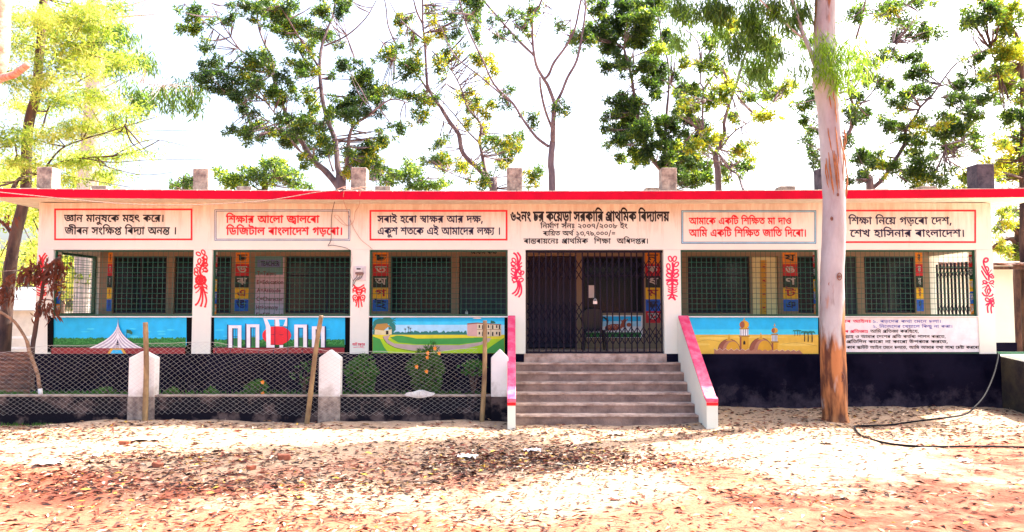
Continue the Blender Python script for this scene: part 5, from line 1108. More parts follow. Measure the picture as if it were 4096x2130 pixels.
make_tree('broadleaf_tree', 'dense dark green tree rising behind the roof right of the centre gap', 'tree', 25, T4,
 ([(600,1275),(595,1150)], .16, .12),
 [([(590,1150),(490,1020),(430,840),(400,650),(370,480),(330,330),(340,260)], 26, 10), ([(600,1130),(600,950),(615,750),(630,560),(620,400),(580,280),(560,100)], 18, 7), ([(360,450),(400,300),(420,120)], 9, 4), ([(330,330),(200,220),(80,60),(40,-20)], 12, 6),
  ([(640,560),(720,660),(780,790),(880,900)], 12, 16)],
 [(60,270,70,40),(180,200,90,70),(320,50,130,60),(300,170,120,80),(250,300,90,70),(220,450,80,40),(340,450,60,60),(470,130,120,80),(560,50,100,70,.15),(480,430,90,60),(560,500,100,60),
  (540,330,90,40,.35),(300,720,110,60,-.1),(220,770,60,40,-.1),(420,690,110,60,.1),(400,800,130,60),(330,880,110,60),(290,970,60,50),(450,900,100,80,.1),(400,1040,80,60,.2),(470,1080,60,60),
  (680,950,110,70),(720,1050,110,60,.1),(640,1060,80,60),(800,1130,120,60),(760,1210,100,50),(840,1210,80,50,.1),(650,860,60,60),(740,820,70,50,-.1),(820,890,60,50,-.1),(520,560,60,60),(450,240,80,80),(150,60,80,50,.1),(620,250,60,80)],
 BARK['pale'], mix=(('dark',.48),('mid',.34),('lime',.18)), dens=3.3, group=GRP, seed=5)
make_tree('broadleaf_tree', 'light yellow-green tree with several pale upright forks just left of the big eucalyptus', 'tree', 23, T4,
 ([(962,1275),(948,1100),(940,1040)], .115, .09),
 [([(940,1040),(860,930),(770,800),(700,650),(640,560)], 17, 7), ([(860,880),(855,750),(860,600),(840,550),(845,430),(820,280),(740,200)], 12, 6), ([(945,1030),(1000,900),(1000,820),(1040,680),(1090,540),(1130,400),(1180,260),(1200,100)], 20, 8),
  ([(975,1000),(1060,890),(1180,810),(1330,680)], 9, 4), ([(965,1030),(1030,1130),(1090,1170),(1110,1220),(1128,1275)], 9, 12), ([(860,600),(930,500),(1000,430)], 9, 4), ([(880,670),(960,600),(1020,540),(1120,520)], 7, 3), ([(850,420),(920,380),(960,300),(900,210)], 8, 4)],
 [(700,700,60,50),(780,640,70,50),(900,440,80,60),(970,570,80,50,.2),(1080,180,70,60,.45),(1350,620,100,50,.2),(1270,790,80,40,.35),(1100,1000,90,50,.3),(1060,780,60,40,.1),(900,920,60,50,.2),(1180,630,80,30),
  (740,430,60,40,.3),(890,700,70,50),(1330,300,50,40,.1),(790,980,70,50,.3),(1010,620,60,60,.2),(1120,1120,60,50),(760,740,60,40,.2),(910,280,60,50),(960,960,60,40,.2),(730,560,60,60),(1000,1140,50,60)],
 BARK['pale'], mix=(('dark',.22),('mid',.40),('lime',.22),('yellow',.16)), dens=2.5, group=GRP, seed=6)
make_tree('broadleaf_tree', 'curving grey-limbed tree directly behind the big eucalyptus trunk', 'tree', 22, T5,
 ([(470,1275),(490,1050),(510,985)], .12, .10),
 [([(508,990),(550,900),(590,800),(595,740),(565,660),(545,560),(560,480)], 24, 8), ([(600,730),(700,630),(800,480),(870,300),(960,170),(1030,60)], 8, 3), ([(640,520),(690,400),(700,375),(850,290)], 12, 4), ([(600,260),(640,120),(665,-20)], 12, 6), ([(620,540),(660,470),(700,380),(660,320)], 9, 5), ([(720,330),(760,200),(860,80)], 5, 2), ([(600,250),(720,130),(820,90)], 4, 2)],
 [(250,690,80,50,.1),(280,620,50,40),(320,900,60,60),(340,1090,40,40),(270,790,50,40,.1),(650,760,70,50),(560,790,50,60),(700,520,60,50),(900,400,110,50,.1),(820,560,60,60),(880,210,80,70,.1),(1050,220,90,90),(920,150,50,30),
  (780,60,140,45,.15),(570,110,50,60),(850,40,90,30,.2),(560,950,40,30),(620,640,50,40),(1000,20,100,30),(680,440,50,40),(300,1000,50,60)],
 BARK['pale'], mix=(('dark',.42),('mid',.36),('lime',.12),('yellow',.10)), dens=2.1, group=GRP, seed=7)
make_tree('broadleaf_tree', 'open tree leaning right behind the roof between the eucalyptus and the last dark roof stub', 'tree', 24, T5,
 ([(690,1278),(700,1270)], .11, .1),
 [([(700,1270),(780,1200),(870,1060),(930,950),(935,870),(1000,780),(1030,720),(1110,640),(1180,540),(1270,430),(1370,380),(1500,320)], 22, 5), ([(1180,575),(1320,530),(1480,510),(1560,490)], 7, 3), ([(1110,665),(1200,650),(1300,630)], 5, 3), ([(940,920),(1010,890),(1100,850)], 6, 3), ([(1195,1060),(1200,950)], 5, 3)],
 [(1050,500,90,80),(1010,600,50,60),(870,700,70,50,.1),(820,850,70,60),(920,900,60,50),(1100,830,110,60,.2),(1230,900,120,80),(1300,850,70,50,.1),(1230,980,80,50),(1360,740,80,80,-.1),(1000,980,60,50),(640,1050,90,60,-.1),
  (740,1090,100,60,.1),(640,1190,80,40,-.2),(820,1120,80,50,.1),(1060,1130,150,70),(1120,1215,140,50),(1300,1190,70,50,.25),(1300,590,90,50,-.1),(1450,640,120,60),(1260,690,60,50,-.1),(1400,390,70,60),(1330,150,50,50,-.1),(1560,500,100,50),(1410,900,40,40),(1400,990,50,40),(930,640,50,50)],
 BARK['pale'], mix=(('dark',.40),('mid',.36),('lime',.12),('yellow',.12)), dens=2.4, group=GRP, seed=8)
make_tree('broadleaf_tree', 'leafy tree at the right edge of the roof with a dark curving trunk', 'tree', 20, T5,
 ([(1735,1900),(1725,1275),(1715,1000)], .14, .10),
 [([(1715,1000),(1715,700),(1710,450),(1690,280),(1640,180),(1590,60),(1560,-40)], 24, 12), ([(1700,430),(1600,400),(1500,330)], 7, 3), ([(1710,600),(1620,560),(1540,500)], 6, 3), ([(1600,1560),(1530,1500),(1490,1420)], 6, 3)],
 [(1500,110,80,70,-.1),(1450,20,60,40),(1650,90,100,80,.25),(1620,250,80,80,.25),(1640,360,100,80,.3),(1540,480,70,60,.1),(1580,550,100,50,.1),(1700,480,60,150,.15),(1680,800,60,100),(1690,650,60,80),(1560,950,50,40,.4),
  (1640,1050,80,70,.4),(1380,140,60,60,-.1),(1560,1110,80,60,.4),(1660,1180,80,60,.2),(1700,950,50,80)],
 BARK['dark'], mix=(('dark',.30),('mid',.32),('lime',.20),('yellow',.18)), dens=2.4, group=GRP, seed=9)
TI = lambda x, y: (x, y)
make_tree('broadleaf_tree', 'dark branching tree seen under the right eave beyond the tin roofed annex', 'tree', 27, TI,
 ([(4085,1300),(4088,1050),(4092,900)], .3, .25),
 [([(4085,1040),(4050,960),(3995,975),(3960,1000)], 22, 12), ([(4088,960),(4040,900),(3990,890)], 18, 10), ([(4090,900),(4120,800)], 20, 10)],
 [(4010,850,30,18,.1),(4030,900,30,16,.3),(4060,840,30,16),(4000,1000,30,22,.2),(4050,1010,36,24,.2),(4090,1000,30,30),(3980,920,20,20)],
 BARK['dark'], mix=(('dark',.2),('mid',.35),('lime',.25),('yellow',.20)), dens=2.5, group=GRP, seed=10)
# low trees far behind
far = [('low round tree far behind the roof left of the second roof stub', [(60,1240,60,30),(110,1215,50,45),(20,1255,40,20)], T2, (70,1275)),
       ('low spreading tree far behind the roof right of the second roof stub', [(430,1200,110,60,.1),(600,1180,120,60,.1),(720,1170,100,70),(370,1235,60,35),(820,1220,60,40),(640,1120,50,30)], T2, (600,1275)),
       ('low grey-green tree far behind the roof right of the third roof stub', [(1560,1195,80,60),(1680,1220,80,50),(1600,1130,50,40),(1760,1240,60,30)], T2, (1640,1275))]
for i, (lb, bl, T_, b0) in enumerate(far):
    make_tree('low_tree', lb, 'tree', 36+i*2, T_, ([b0, (b0[0]+5, b0[1]-40)], .2, .14), [([(b0[0]+5, b0[1]-30), (b0[0]-50, b0[1]-80)], 8, 4), ([(b0[0]+5, b0[1]-30), (b0[0]+60, b0[1]-90)], 8, 4)],
              [(a_, b_, c_*1.25, d_*1.15, *e_) for a_, b_, c_, d_, *e_ in bl], BARK['dark'], mix=(('dark',.3),('mid',.4),('lime',.3)), dens=1.2, leaf=(.2,.08), group='low trees far behind the school', seed=40+i)

# left side: feathery yellow tree, pale eucalyptus behind, distant greenery
fb = []
rr = random.Random(11)
for cx, cy, rx, ry in ((60,60,90,70),(200,60,120,80),(330,60,110,80),(450,40,90,60),(100,180,110,80),(240,170,110,80),(380,150,110,70),(60,320,90,70),(180,300,110,80),(330,280,120,70),(450,220,80,60),
                       (90,430,100,70),(220,420,120,70),(350,400,120,60),(470,430,90,45),(60,540,90,60),(190,540,120,60),(320,520,120,60),(450,520,100,45),(80,650,90,50),(220,640,120,50),(350,640,120,45),(470,620,90,35),(560,600,60,28),(250,715,110,30),(400,690,110,28),(60,730,80,30)):
    fb.append((cx, cy, rx*.85, ry*.85, rr.uniform(-.12, .12)))
make_tree('feathery_tree', 'dark trunked tree with bright yellow-green feathery foliage left of the school', 'tree', 18, TI,
 ([(12,1500),(30,1200),(55,980),(85,850),(103,760),(108,560),(125,450),(145,380),(155,250),(170,100),(175,-60)], .15, .09),
 [([(60,960),(20,900),(-30,870)], 20, 12), ([(50,760),(80,715),(160,690),(250,650),(330,632),(450,625),(560,600),(640,560)], 22, 4), ([(105,600),(160,540),(200,420),(280,350),(360,300)], 12, 4), ([(170,690),(240,600),(330,560),(460,520),(620,470)], 10, 3),
  ([(110,540),(60,570),(-20,600)], 12, 6), ([(150,400),(90,330),(20,280)], 9, 4), ([(140,380),(220,300),(260,180)], 10, 4), ([(330,632),(450,650),(600,640),(840,640)], 7, 2), ([(450,625),(600,560),(760,590)], 6, 2), ([(300,560),(480,530),(840,520)], 5, 2), ([(400,660),(560,700),(690,690)], 5, 2), ([(240,700),(380,725),(520,750)], 6, 3), ([(130,700),(20,740),(-40,750)], 12, 8)],
 fb, BARK['dark'], kind='feather', mix=(('mid',.2),('lime',.38),('needle',.42)), leaf=(.13,.022), K=12, dens=1.6, seed=12)
make_tree('eucalyptus_tree', 'pale smooth trunked eucalyptus rising behind the left end of the roof', 'tree', 24, TI,
 ([(335,1300),(350,760),(366,560),(378,380),(384,200),(382,-80)], .34, .26),
 [([(385,90),(470,70),(600,60),(640,62)], 12, 4), ([(384,250),(440,220),(520,160)], 10, 4), ([(380,370),(440,340),(520,300)], 10, 4), ([(400,420),(480,340),(560,330)], 7, 3), ([(384,20),(480,30),(620,-10)], 9, 4), ([(560,330),(650,340),(760,330)], 5, 2)],
 [(300,80,70,50),(180,110,60,60,.1),(430,110,60,60),(500,130,60,50),(500,220,60,50,-.1),(560,230,50,40,-.1),(600,270,40,30),(450,260,60,40),(540,370,50,50,-.2),(600,380,50,30,-.1),(640,360,40,30),(700,390,40,30,-.1),(740,350,45,35),(780,400,40,50),(450,470,40,40),(560,430,50,30),(690,420,30,30),(240,130,70,60,.2),(340,180,50,60,.1),(800,360,30,30,-.2)],
 mat('smooth_pale_bark', (.70,.62,.56), .8, 0, 3, col2=(.45,.38,.36), bump=.25, bscale=12, stretch=(1,1,.25)), kind='droop', mix=(('euc',.5),('mid',.2),('eucl',.3)), leaf=(.26,.045), K=8, dens=1.6, group='eucalyptus trees', seed=13)
# foreground tree at the left edge of the frame (peeling bark, broken limb)
ft = make_tree('peeling_tree', 'pinkish peeling trunk with a broken limb at the very left edge of the yard', 'tree', 9.5, TI,
 ([(-190,1800),(-150,1000),(-100,600),(-40,320),(-8,250),(4,100),(8,-120)], .16, .10),
 [([(-30,330),(10,312),(55,300),(85,278),(108,262)], 42, 26)], [], mat('peeling_pink_bark', (.80,.55,.42), .8, 0, 9, col2=(.34,.14,.08), bump=.8, bscale=16), seed=14)

# big eucalyptus in front of the school
EB = mat('eucalyptus_bark', (.52,.53,.54), .8, 0, 2.6, col2=(.31,.27,.28), bump=.6, bscale=14, stretch=(1,1,.35), lo=.3, hi=.7)
def eb_nodes(m):
    """rust-brown unpeeled bark low on the trunk, smooth grey-pink above, with ragged borders and knots"""
    nt = m.node_tree; N = nt.nodes; L = nt.links; b = N['Principled BSDF']; g = [n for n in N if n.type == 'NEW_GEOMETRY'][0]
    ramp = [n for n in N if n.type == 'VALTORGB'][0]
    sp = N.new('ShaderNodeSeparateXYZ'); L.new(g.outputs['Position'], sp.inputs[0])
    mp = N.new('ShaderNodeMapping'); mp.inputs['Scale'].default_value = (1, 1, .22); L.new(g.outputs['Position'], mp.inputs[0])
    n = N.new('ShaderNodeTexNoise'); n.inputs['Scale'].default_value = 6; n.inputs['Detail'].default_value = 7; L.new(mp.outputs[0], n.inputs['Vector'])
    mr = N.new('ShaderNodeMapRange'); mr.inputs['From Min'].default_value = 3.5; mr.inputs['From Max'].default_value = .5; mr.inputs['To Min'].default_value = -.28; mr.inputs['To Max'].default_value = .26
    L.new(sp.outputs['Z'], mr.inputs['Value'])
    a = N.new('ShaderNodeMath'); a.operation = 'ADD'; L.new(n.outputs['Fac'], a.inputs[0]); L.new(mr.outputs[0], a.inputs[1])
    mr2 = N.new('ShaderNodeMapRange'); mr2.inputs['From Min'].default_value = 5.0; mr2.inputs['From Max'].default_value = 7.2; mr2.inputs['To Min'].default_value = 0; mr2.inputs['To Max'].default_value = .22
    L.new(sp.outputs['Z'], mr2.inputs['Value'])
    a2 = N.new('ShaderNodeMath'); a2.operation = 'ADD'; L.new(a.outputs[0], a2.inputs[0]); L.new(mr2.outputs[0], a2.inputs[1])
    r = N.new('ShaderNodeValToRGB'); r.color_ramp.elements[0].position = .47; r.color_ramp.elements[1].position = .60
    r.color_ramp.elements[0].color = (0, 0, 0, 1); r.color_ramp.elements[1].color = (1, 1, 1, 1); L.new(a2.outputs[0], r.inputs[0])
    mx = N.new('ShaderNodeMix'); mx.data_type = 'RGBA'; L.new(r.outputs[0], mx.inputs[0]); L.new(ramp.outputs[0], mx.inputs[6])
    r3 = N.new('ShaderNodeValToRGB'); n3 = N.new('ShaderNodeTexNoise'); n3.inputs['Scale'].default_value = 9; n3.inputs['Detail'].default_value = 8; L.new(mp.outputs[0], n3.inputs['Vector'])
    r3.color_ramp.elements[0].position = .40; r3.color_ramp.elements[1].position = .60; r3.color_ramp.elements[0].color = (.10, .03, .012, 1); r3.color_ramp.elements[1].color = (.46, .18, .06, 1)
    L.new(n3.outputs['Fac'], r3.inputs[0]); L.new(r3.outputs[0], mx.inputs[7]); L.new(mx.outputs[2], b.inputs['Base Color'])
eb_nodes(EB)
YE = 13.5
eb = at(3344, 1680, YE)
eu = empty('eucalyptus_tree', (eb.x, YE, float(gz(eb.x, YE))), 'big eucalyptus with mottled grey and rust bark standing in the yard before the school', 'tree', 'eucalyptus trees')
mb = MB(); pts = []; rad = []
prof = [(1712,3346,58),(1690,3344,54),(1660,3342,47),(1600,3338,49),(1500,3334,49),(1400,3330,48),(1250,3328,47),(1100,3328,45),(950,3334,44),(800,3336,43),(760,3334,43),(600,3328,44),(450,3316,43),(380,3308,46),(330,3302,50),(260,3298,44),(120,3297,42),(0,3300,40),(-300,3300,36),(-900,3290,26),(-1500,3300,15)]
for y, x, r in prof: pts.append(at(x, y, YE)); rad.append(r*YE/F)
pts = smooth_path(pts, 5); R0 = [np.interp(i, np.arange(0, len(prof))*5, rad) for i in range(len(pts))]
nn = 28; i0 = 0; rr = random.Random(5)
for k, p_ in enumerate(pts):
    for q in range(nn):
        a = 2*math.pi*q/nn; fl = max(0, 1-k/9)
        r = R0[k]*(1+.03*math.sin(3*a+p_.z*1.1)+.02*math.sin(5*a-p_.z*2.3)+fl*.16*max(0, math.cos(5*a+.6))+.012*rr.uniform(-1, 1))
        mb.v.append((p_.x+r*math.cos(a), p_.y+r*math.sin(a), p_.z))
for k in range(len(pts)-1):
    for q in range(nn): mb.f.append((k*nn+q, k*nn+(q+1) % nn, (k+1)*nn+(q+1) % nn, (k+1)*nn+q)); mb.m.append(0)
link('trunk', mb.mesh('trunk', EB, True), eu)
# knots, peeling strips
kn = MB()
for (x, y, r) in ((3356, 1107, 11), (3323, 1137, 7), (3362, 1508, 15), (3328, 875, 5), (3350, 780, 4)):
    c = at(x, y, YE-.19); c.y = YE-math.sqrt(max(.01, .205**2-(c.x-at(3334, y, YE).x)**2))-.002
    ring = [(c.x+r*.0045*math.cos(t)*.8, c.y-.004, c.z+r*.0045*math.sin(t)*1.25) for t in np.linspace(0, 2*math.pi, 13)]
    kn.tube(ring, .009, 5, cap=False); kn.tube([(c.x, c.y+.01, c.z), (c.x, c.y-.006, c.z)], r*.0022, 8)
kn.build('knot', mat('knot_bark', (.30,.13,.09), .9, .5, 20), eu, True)
st_ = MB(); rr = random.Random(8)
for i in range(16):
    a = rr.uniform(-2.7, -.4); z = rr.uniform(4.6, 6.1); L_ = rr.uniform(.35, 1.0); cx_ = at(3322, 400, YE).x
    q = []
    for t in range(6):
        u = t/5; rad_ = .205+.05*math.sin(u*3)*rr.random(); q.append((cx_+rad_*math.cos(a+.05*t), YE+rad_*math.sin(a+.05*t), z-L_*u))
    st_.tube(q, [.005]+[.011]*4+[.003], 4)
st_.build('bark_strip', mat('peeling_bark_strip', (.50,.20,.07), .9, .5, 12), eu)
mb = MB(); sc = YE/F
for j, (lp, a, b) in enumerate([([(3296,330),(3262,262),(3240,200),(3212,135),(3195,80),(3150,-60),(3120,-200)], 26, 10), ([(3222,160),(3170,120),(3118,70),(3060,20),(2980,-60)], 10, 5), ([(3282,200),(3268,130),(3240,60),(3205,-40),(3160,-160)], 12, 6),
                               ([(3310,-20),(3400,-140),(3520,-330)], 18, 8), ([(3300,-100),(3150,-300),(2900,-480)], 18, 6), ([(3300,-400),(3420,-600),(3600,-800)], 16, 6), ([(3300,-500),(3100,-750),(2900,-900)], 16, 6), ([(2980,-60),(2880,-40),(2760,30)], 6, 3), ([(3120,-200),(2960,-160),(2800,-120)], 8, 3)]):
    limb_mesh(mb, lp, YE, a*sc/2, b*sc/2, TI, [-.2,-.4,.3,.8,-1.2,1,-1,.2,.4][j], 70+j)
link('limb', mb.mesh('limb', EB, True), eu)
B = []
def eblob(cx, cy, rx, ry, cb=0, T=T4, dY=0):
    x, y = T(cx, cy); x2, y2 = T(cx+rx, cy+ry); c = at(x, y, YE+dY); B.append((c, abs(x2-x)*sc, abs(x2-x)*sc*.8, abs(y2-y)*sc, cb))
for i, bl in enumerate([(850,60,150,70),(700,280,50,70),(720,60,90,60,.2),(1000,60,160,70,.1),(1150,60,120,60),(1180,180,110,110),(1060,300,90,90),(1280,230,100,130,-.1),(1270,420,90,90),(1250,520,50,50),(1440,150,60,90,-.1),(1170,430,80,70),(1340,60,100,80),(1500,60,80,90),(1560,260,40,80,-.1),(1500,460,50,40,-.2),(640,20,90,50,.2),(960,180,60,70),(1360,350,50,60,-.1)]): eblob(*bl, dY=[-.3,.2,.5][i % 3])
for bl in ((3000,-200,300,150),(2700,-260,250,140),(3350,-250,260,160),(3600,-330,220,160),(3000,-500,350,180),(3400,-600,400,200),(3650,-800,300,200),(2850,-850,300,200),(3200,-1000,350,250),(3300,-1400,250,250),(2800,-550,200,160)): eblob(*bl, T=TI)
v, f, mi = blobs_leaves(B, 'droop', 1.0, 5.5, [('a', .5), ('b', .3), ('c', .2)], (.19, .024), 8)
link('crown', npmesh('crown', v, f, [LM['euc'], LM['mid'], LM['eucl']], mi), eu)
B = []
for bl in ((3310,225,44,80),(3280,270,26,50),(3345,200,38,60),(3405,220,52,60),(3400,280,36,50),(3445,240,34,60),(3330,300,36,40),(3360,330,20,30),(3290,180,20,40),(3450,300,18,30)): eblob(*bl, T=TI, dY=-.28)
v, f, mi = blobs_leaves(B, 'droop', 1.0, 4.0, [('a', .7), ('b', .3)], (.24, .022), 6)
link('epicormic_shoots', npmesh('epicormic_shoots', v, f, [LM['eucl'], LM['euc']], mi), eu)

# yard trees out of the frame to the right and behind the viewer: their crowns dapple the yard
def yard_tree(name, label, x, y, h, crown, seed, dens=.24):
    rr = random.Random(seed); root = empty(name, (x, y, 0), label, 'tree', 'yard trees beyond the right of the view')
    mb = MB(); P = smooth_path([(x, y, -.2), (x+.1, y, h*.3), (x-.1, y+.2, h*.6), (x, y, h)], 4); mb.tube(P, [.24-.14*i/(len(P)-1) for i in range(len(P))], 9)
    BB = []
    for i in range(crown):
        a = rr.uniform(0, 6.28); d = rr.uniform(.6, 3.6); z = h*rr.uniform(.62, 1.1); c = Vector((x+d*math.cos(a), y+d*math.sin(a), z)); rx = rr.uniform(.6, 1.15)
        BB.append((c, rx, rx, rx*.55, 0)); s = Vector((x, y, z-.9-d*.25)); mb.tube(smooth_path([s, (s+c)/2+Vector((0, 0, .25)), c], 3), [.05]*4+[.03]*3, 5)
    link('trunk', mb.mesh('trunk', BARK['pale'], True), root)
    v, f, mi = blobs_leaves(BB, 'leafy', 1.0, dens, [('a', .6), ('b', .4)], (.20, .075), 6); link('crown', npmesh('crown', v, f, [LM['mid'], LM['dark']], mi), root)
yard_tree('yard_tree', 'tall yard tree out of view to the right of the school steps', 11.8, 10.6, 9.0, 16, 21)
yard_tree('yard_tree', 'leafy yard tree out of view to the right of the camera', 10.2, 8.6, 8.5, 18, 22)
yard_tree('yard_tree', 'yard tree out of view farther right near the end of the school', 14.6, 12.3, 9.0, 14, 23)
# ------------------------------------------------------------------ garden in front of the left half
YG = 13.62
gw = empty('garden_wall', (at(960, 1680, YG).x, YG, 0), 'low stained kerb wall with white pointed posts round the flower bed left of the steps', 'wall')
zc = Z(1588, YG)
xL, xR2 = -11.5, at(1962, 1600, YG).x
def piece(x0, x1): 
    MB().box(x0, x1, YG, YG+.13, -.3, zc).build('wall_panel', M['curb'], gw, bevel=.01)
    MB().box(x0-.005, x1-.002, YG-.015, YG+.15, zc+.001, zc+.03).build('wall_coping', M['conc'], gw, bevel=.008)
pp_ = [(517,622),(1276,1362),(1964,2034)]
xs_ = [(at(a, 1500, YG).x, at(b, 1500, YG).x) for a, b in pp_]
piece(xL, xs_[0][0]-.002); piece(xs_[0][1]+.002, xs_[1][0]-.002); piece(xs_[1][1]+.002, xs_[2][0]-.002)
for i, (a, b) in enumerate(xs_):
    za = Z((1405, 1400, 1397)[i], YG); zs = Z(1432, YG)
    mb = MB(); mb.prism([(a, zc-.0), (b, zc-.0), (b, zs), ((a+b)/2, za), (a, zs)], 'y', YG-.03, YG+.16)
    o = mb.build('post', M['white'], gw, bevel=.012)
    MB().box(a-.004, b+.004, YG-.035, YG+.165, -.3, zc-.002).build('post_base', M['conc'] if i != 2 else M['curb'], gw, bevel=.01)
bed = MB(); bed.box(-11.5, -.08, YG+.131, W-.04, -.2, zc-.07); tag(bed.build('flower_bed', M['soil'], None), kind='structure')
# ground cover: loose green weeds and grass along the bed
def tufts(name, label, pts, h, matk, n, w_=.012, parent=None):
    C = []; D = []
    for (x, y, z, s) in pts:
        for i in range(n): C.append((x+rng.normal()*.05*s, y+rng.normal()*.05*s, z)); D.append((rng.normal()*.45, rng.normal()*.45, 1))
    C = np.array(C); D = np.array(D); v, f = leaf_cloud(C, D, h*rng.uniform(.5, 1.2, len(C)), w_*rng.uniform(.7, 1.3, len(C)))
    o = link(name, npmesh(name, v, f, [LM[matk[0]], LM[matk[1]]], (rng.uniform(size=len(C)) > .65).astype(int)), parent); return o
pts = [(rng.uniform(-10.5, -.6), rng.uniform(YG+.18, W-.1), zc-.07, 1) for _ in range(520)]
tag(tufts('weeds', '', pts, .10, ('bush', 'mid'), 9), 'low green weeds covering the flower bed behind the kerb wall', 'weeds', kind='stuff')
pts = [(rng.uniform(-10.4, -8.2), YG-.06-rng.uniform(0, .16), float(gz(-9.5, YG)), 1) for _ in range(60)]
tag(tufts('grass_tufts', '', pts, .07, ('mid', 'bush'), 8), 'thin grass growing along the foot of the kerb wall at the left', 'grass', kind='stuff')

def bush(name, label, px, py, rx, ry, Y, n, leaf, mats, mix, group=None, flowers=(), K=6, kind='leafy', stems=7):
    c = at(px, py, Y); s = Y/F; base = zc-.07; root = empty(name, (c.x, Y, base), label, 'shrub', group)
    mb = MB(); rr = random.Random(int(px))
    for i in range(stems):
        e = Vector((c.x+rr.uniform(-.6, .6)*rx*s, Y+rr.uniform(-.1, .1), c.z+rr.uniform(-.4, .7)*ry*s)); mb.tube(smooth_path([(c.x+rr.uniform(-.03, .03), Y, base), ((c.x+e.x)/2, Y, (base+e.z)/2+.05), e], 3), [.012]*4+[.006]*3, 4)
    mb.build('stem', BARK['dark'], root)
    p = rng.normal(size=(n, 3)); p /= np.linalg.norm(p, axis=1, keepdims=True); rad = rng.uniform(.2, 1, (n, 1))**.4
    lum = 1+.12*np.sin(p[:, :1]*5)+.1*np.sin(p[:, 2:]*7+1); P0 = np.array(c)+p*rad*lum*np.array([rx*s, rx*s*.8, ry*s])
    C = np.repeat(P0, K, 0); D = np.repeat(p, K, 0)*.7+rng.normal(size=C.shape)*.7; v, f = leaf_cloud(C, D, leaf[0]*rng.uniform(.7, 1.3, len(C)), leaf[1]*rng.uniform(.7, 1.3, len(C)))
    mi = np.searchsorted(np.cumsum(mix), rng.uniform(size=len(C))*.999); link('foliage', npmesh('foliage', v, f, [LM[m] for m in mats], mi), root)
    fm = mat('marigold_petal', (.85,.30,.01), .6)
    for i, (fx, fy) in enumerate(flowers):
        fc = at(fx, fy, Y-.2); mb = MB()
        for q in range(12):
            a = q*2.4; r = .012+.022*(q/12); d = Vector((math.cos(a), -.6, math.sin(a))); t = Vector((-math.sin(a), 0, math.cos(a)))*.012
            b_ = fc+Vector((math.cos(a)*r*.3, 0, math.sin(a)*r*.3)); mb.face([b_-t, b_+t, b_+d*r+t*.7, b_+d*r-t*.7])
        mb.tube([fc+Vector((0, .01, 0)), fc+Vector((0, -.008, 0))], .012, 6); mb.build('flower', fm, root)
    return root
bush('round_bush', 'clipped rounded dark green bush behind the netting right of the second white post', 1450, 1495, 66, 72, 14.15, 620, (.05,.02), ['bush','mid'], [.8,1], stems=9)
bush('marigold_bush', 'tall feathery marigold bush with orange flowers below the village mural', 1712, 1478, 66, 92, 14.1, 560, (.08,.011), ['bush','mid','lime'], [.5,.85,1], flowers=((1711,1413),(1757,1414),(1710,1431),(1667,1468),(1706,1487),(1740,1395)), K=9)
bush('low_shrub', 'thin dark leafed shrub beside the third bamboo pole', 1895, 1470, 50, 32, 14.3, 120, (.06,.03), ['bush','mid'], [.75,1], K=4)
bush('marigold_plant', 'small marigold plant with two orange flowers left of the leaning pole', 1030, 1552, 42, 26, 14.0, 130, (.05,.012), ['bush','mid'], [.7,1], flowers=((1051,1530),(1052,1575)), K=8)
bush('low_shrub', 'sparse twiggy shrub in shade left of the second white post', 1215, 1500, 50, 45, 14.4, 60, (.05,.02), ['bush','dark'], [.6,1], K=4)
for i, (px, sc_, lb) in enumerate(((560,.8,'small weed clump just right of the first white post'),(690,.7,'small weed clump below the first mural\'s right side'),(420,1,'weed clump below the white spire mural'),(840,.8,'weed clump under the pillar between the first murals'))):
    bush('weed_clump', lb, px, 1568, 34*sc_, 16*sc_, 14.0, 60, (.05,.018), ['bush','mid'], [.6,1], K=5, group='weed clumps in the flower bed', stems=4)
# white cloth over the kerb
P_ = MB(); a = at(1618, 1590, YG); b = at(1735, 1590, YG); n = 16; g = []
for j in range(5):
    row = []
    for i in range(n+1):
        t = i/n; env = math.sin(math.pi*t)**.5
        row.append((a.x+(b.x-a.x)*t, YG-.045+j*.07, zc+.034+.02*math.sin(t*9+j)*env*(.4+.15*j)+(.055*env if 0 < j < 4 else 0)-(0.045*env if j == 0 else 0)))
    g.append(row)
for j in range(4):
    for i in range(n): P_.face([g[j][i], g[j][i+1], g[j+1][i+1], g[j+1][i]])
o = P_.build('white_cloth', M['white'], None, True); md = o.modifiers.new('s', 'SOLIDIFY'); md.thickness = .004; tag(o, 'crumpled white cloth lying over the kerb below the marigold bush', 'cloth')

# bamboo poles
bam = mat('dry_bamboo', (.36,.24,.11), .6, 0, 7, col2=(.15,.085,.04), bump=.2, stretch=(1,1,.4))
def bamboo(x0, y0, x1, y1, wd, label):
    Yb = YG-.14; a = at(x0, y0, Yb); b = at(x1, y1, Yb-.02); a.z = min(a.z, float(gz(a.x, Yb)))-.15; mb = MB(); n = 40; pts = []; R_ = []
    for i in range(n+1):
        t = i/n; p_ = a.lerp(b, t)+Vector((.012*math.sin(t*5+x0), 0, 0)); pts.append(p_); node = abs(((t*5.2+.3) % 1)-.5) > .47
        R_.append(wd/2*Yb/F*(1.15-.18*t)*(1.14 if node else 1))
    root = empty('bamboo_pole', (a.x, Yb, float(gz(a.x, Yb))), label, 'pole', 'bamboo poles holding the netting')
    mb.tube(pts, R_, 12); mb.build('cane', bam, root, True); return root
bamboo(583, 1680, 583, 1290, 19, 'upright bamboo pole in front of the first white post')
bamboo(1220, 1668, 1286, 1262, 18, 'leaning bamboo pole crossing the red disc mural')
bamboo(1928, 1668, 1942, 1283, 17, 'thin upright bamboo pole in front of the village mural')

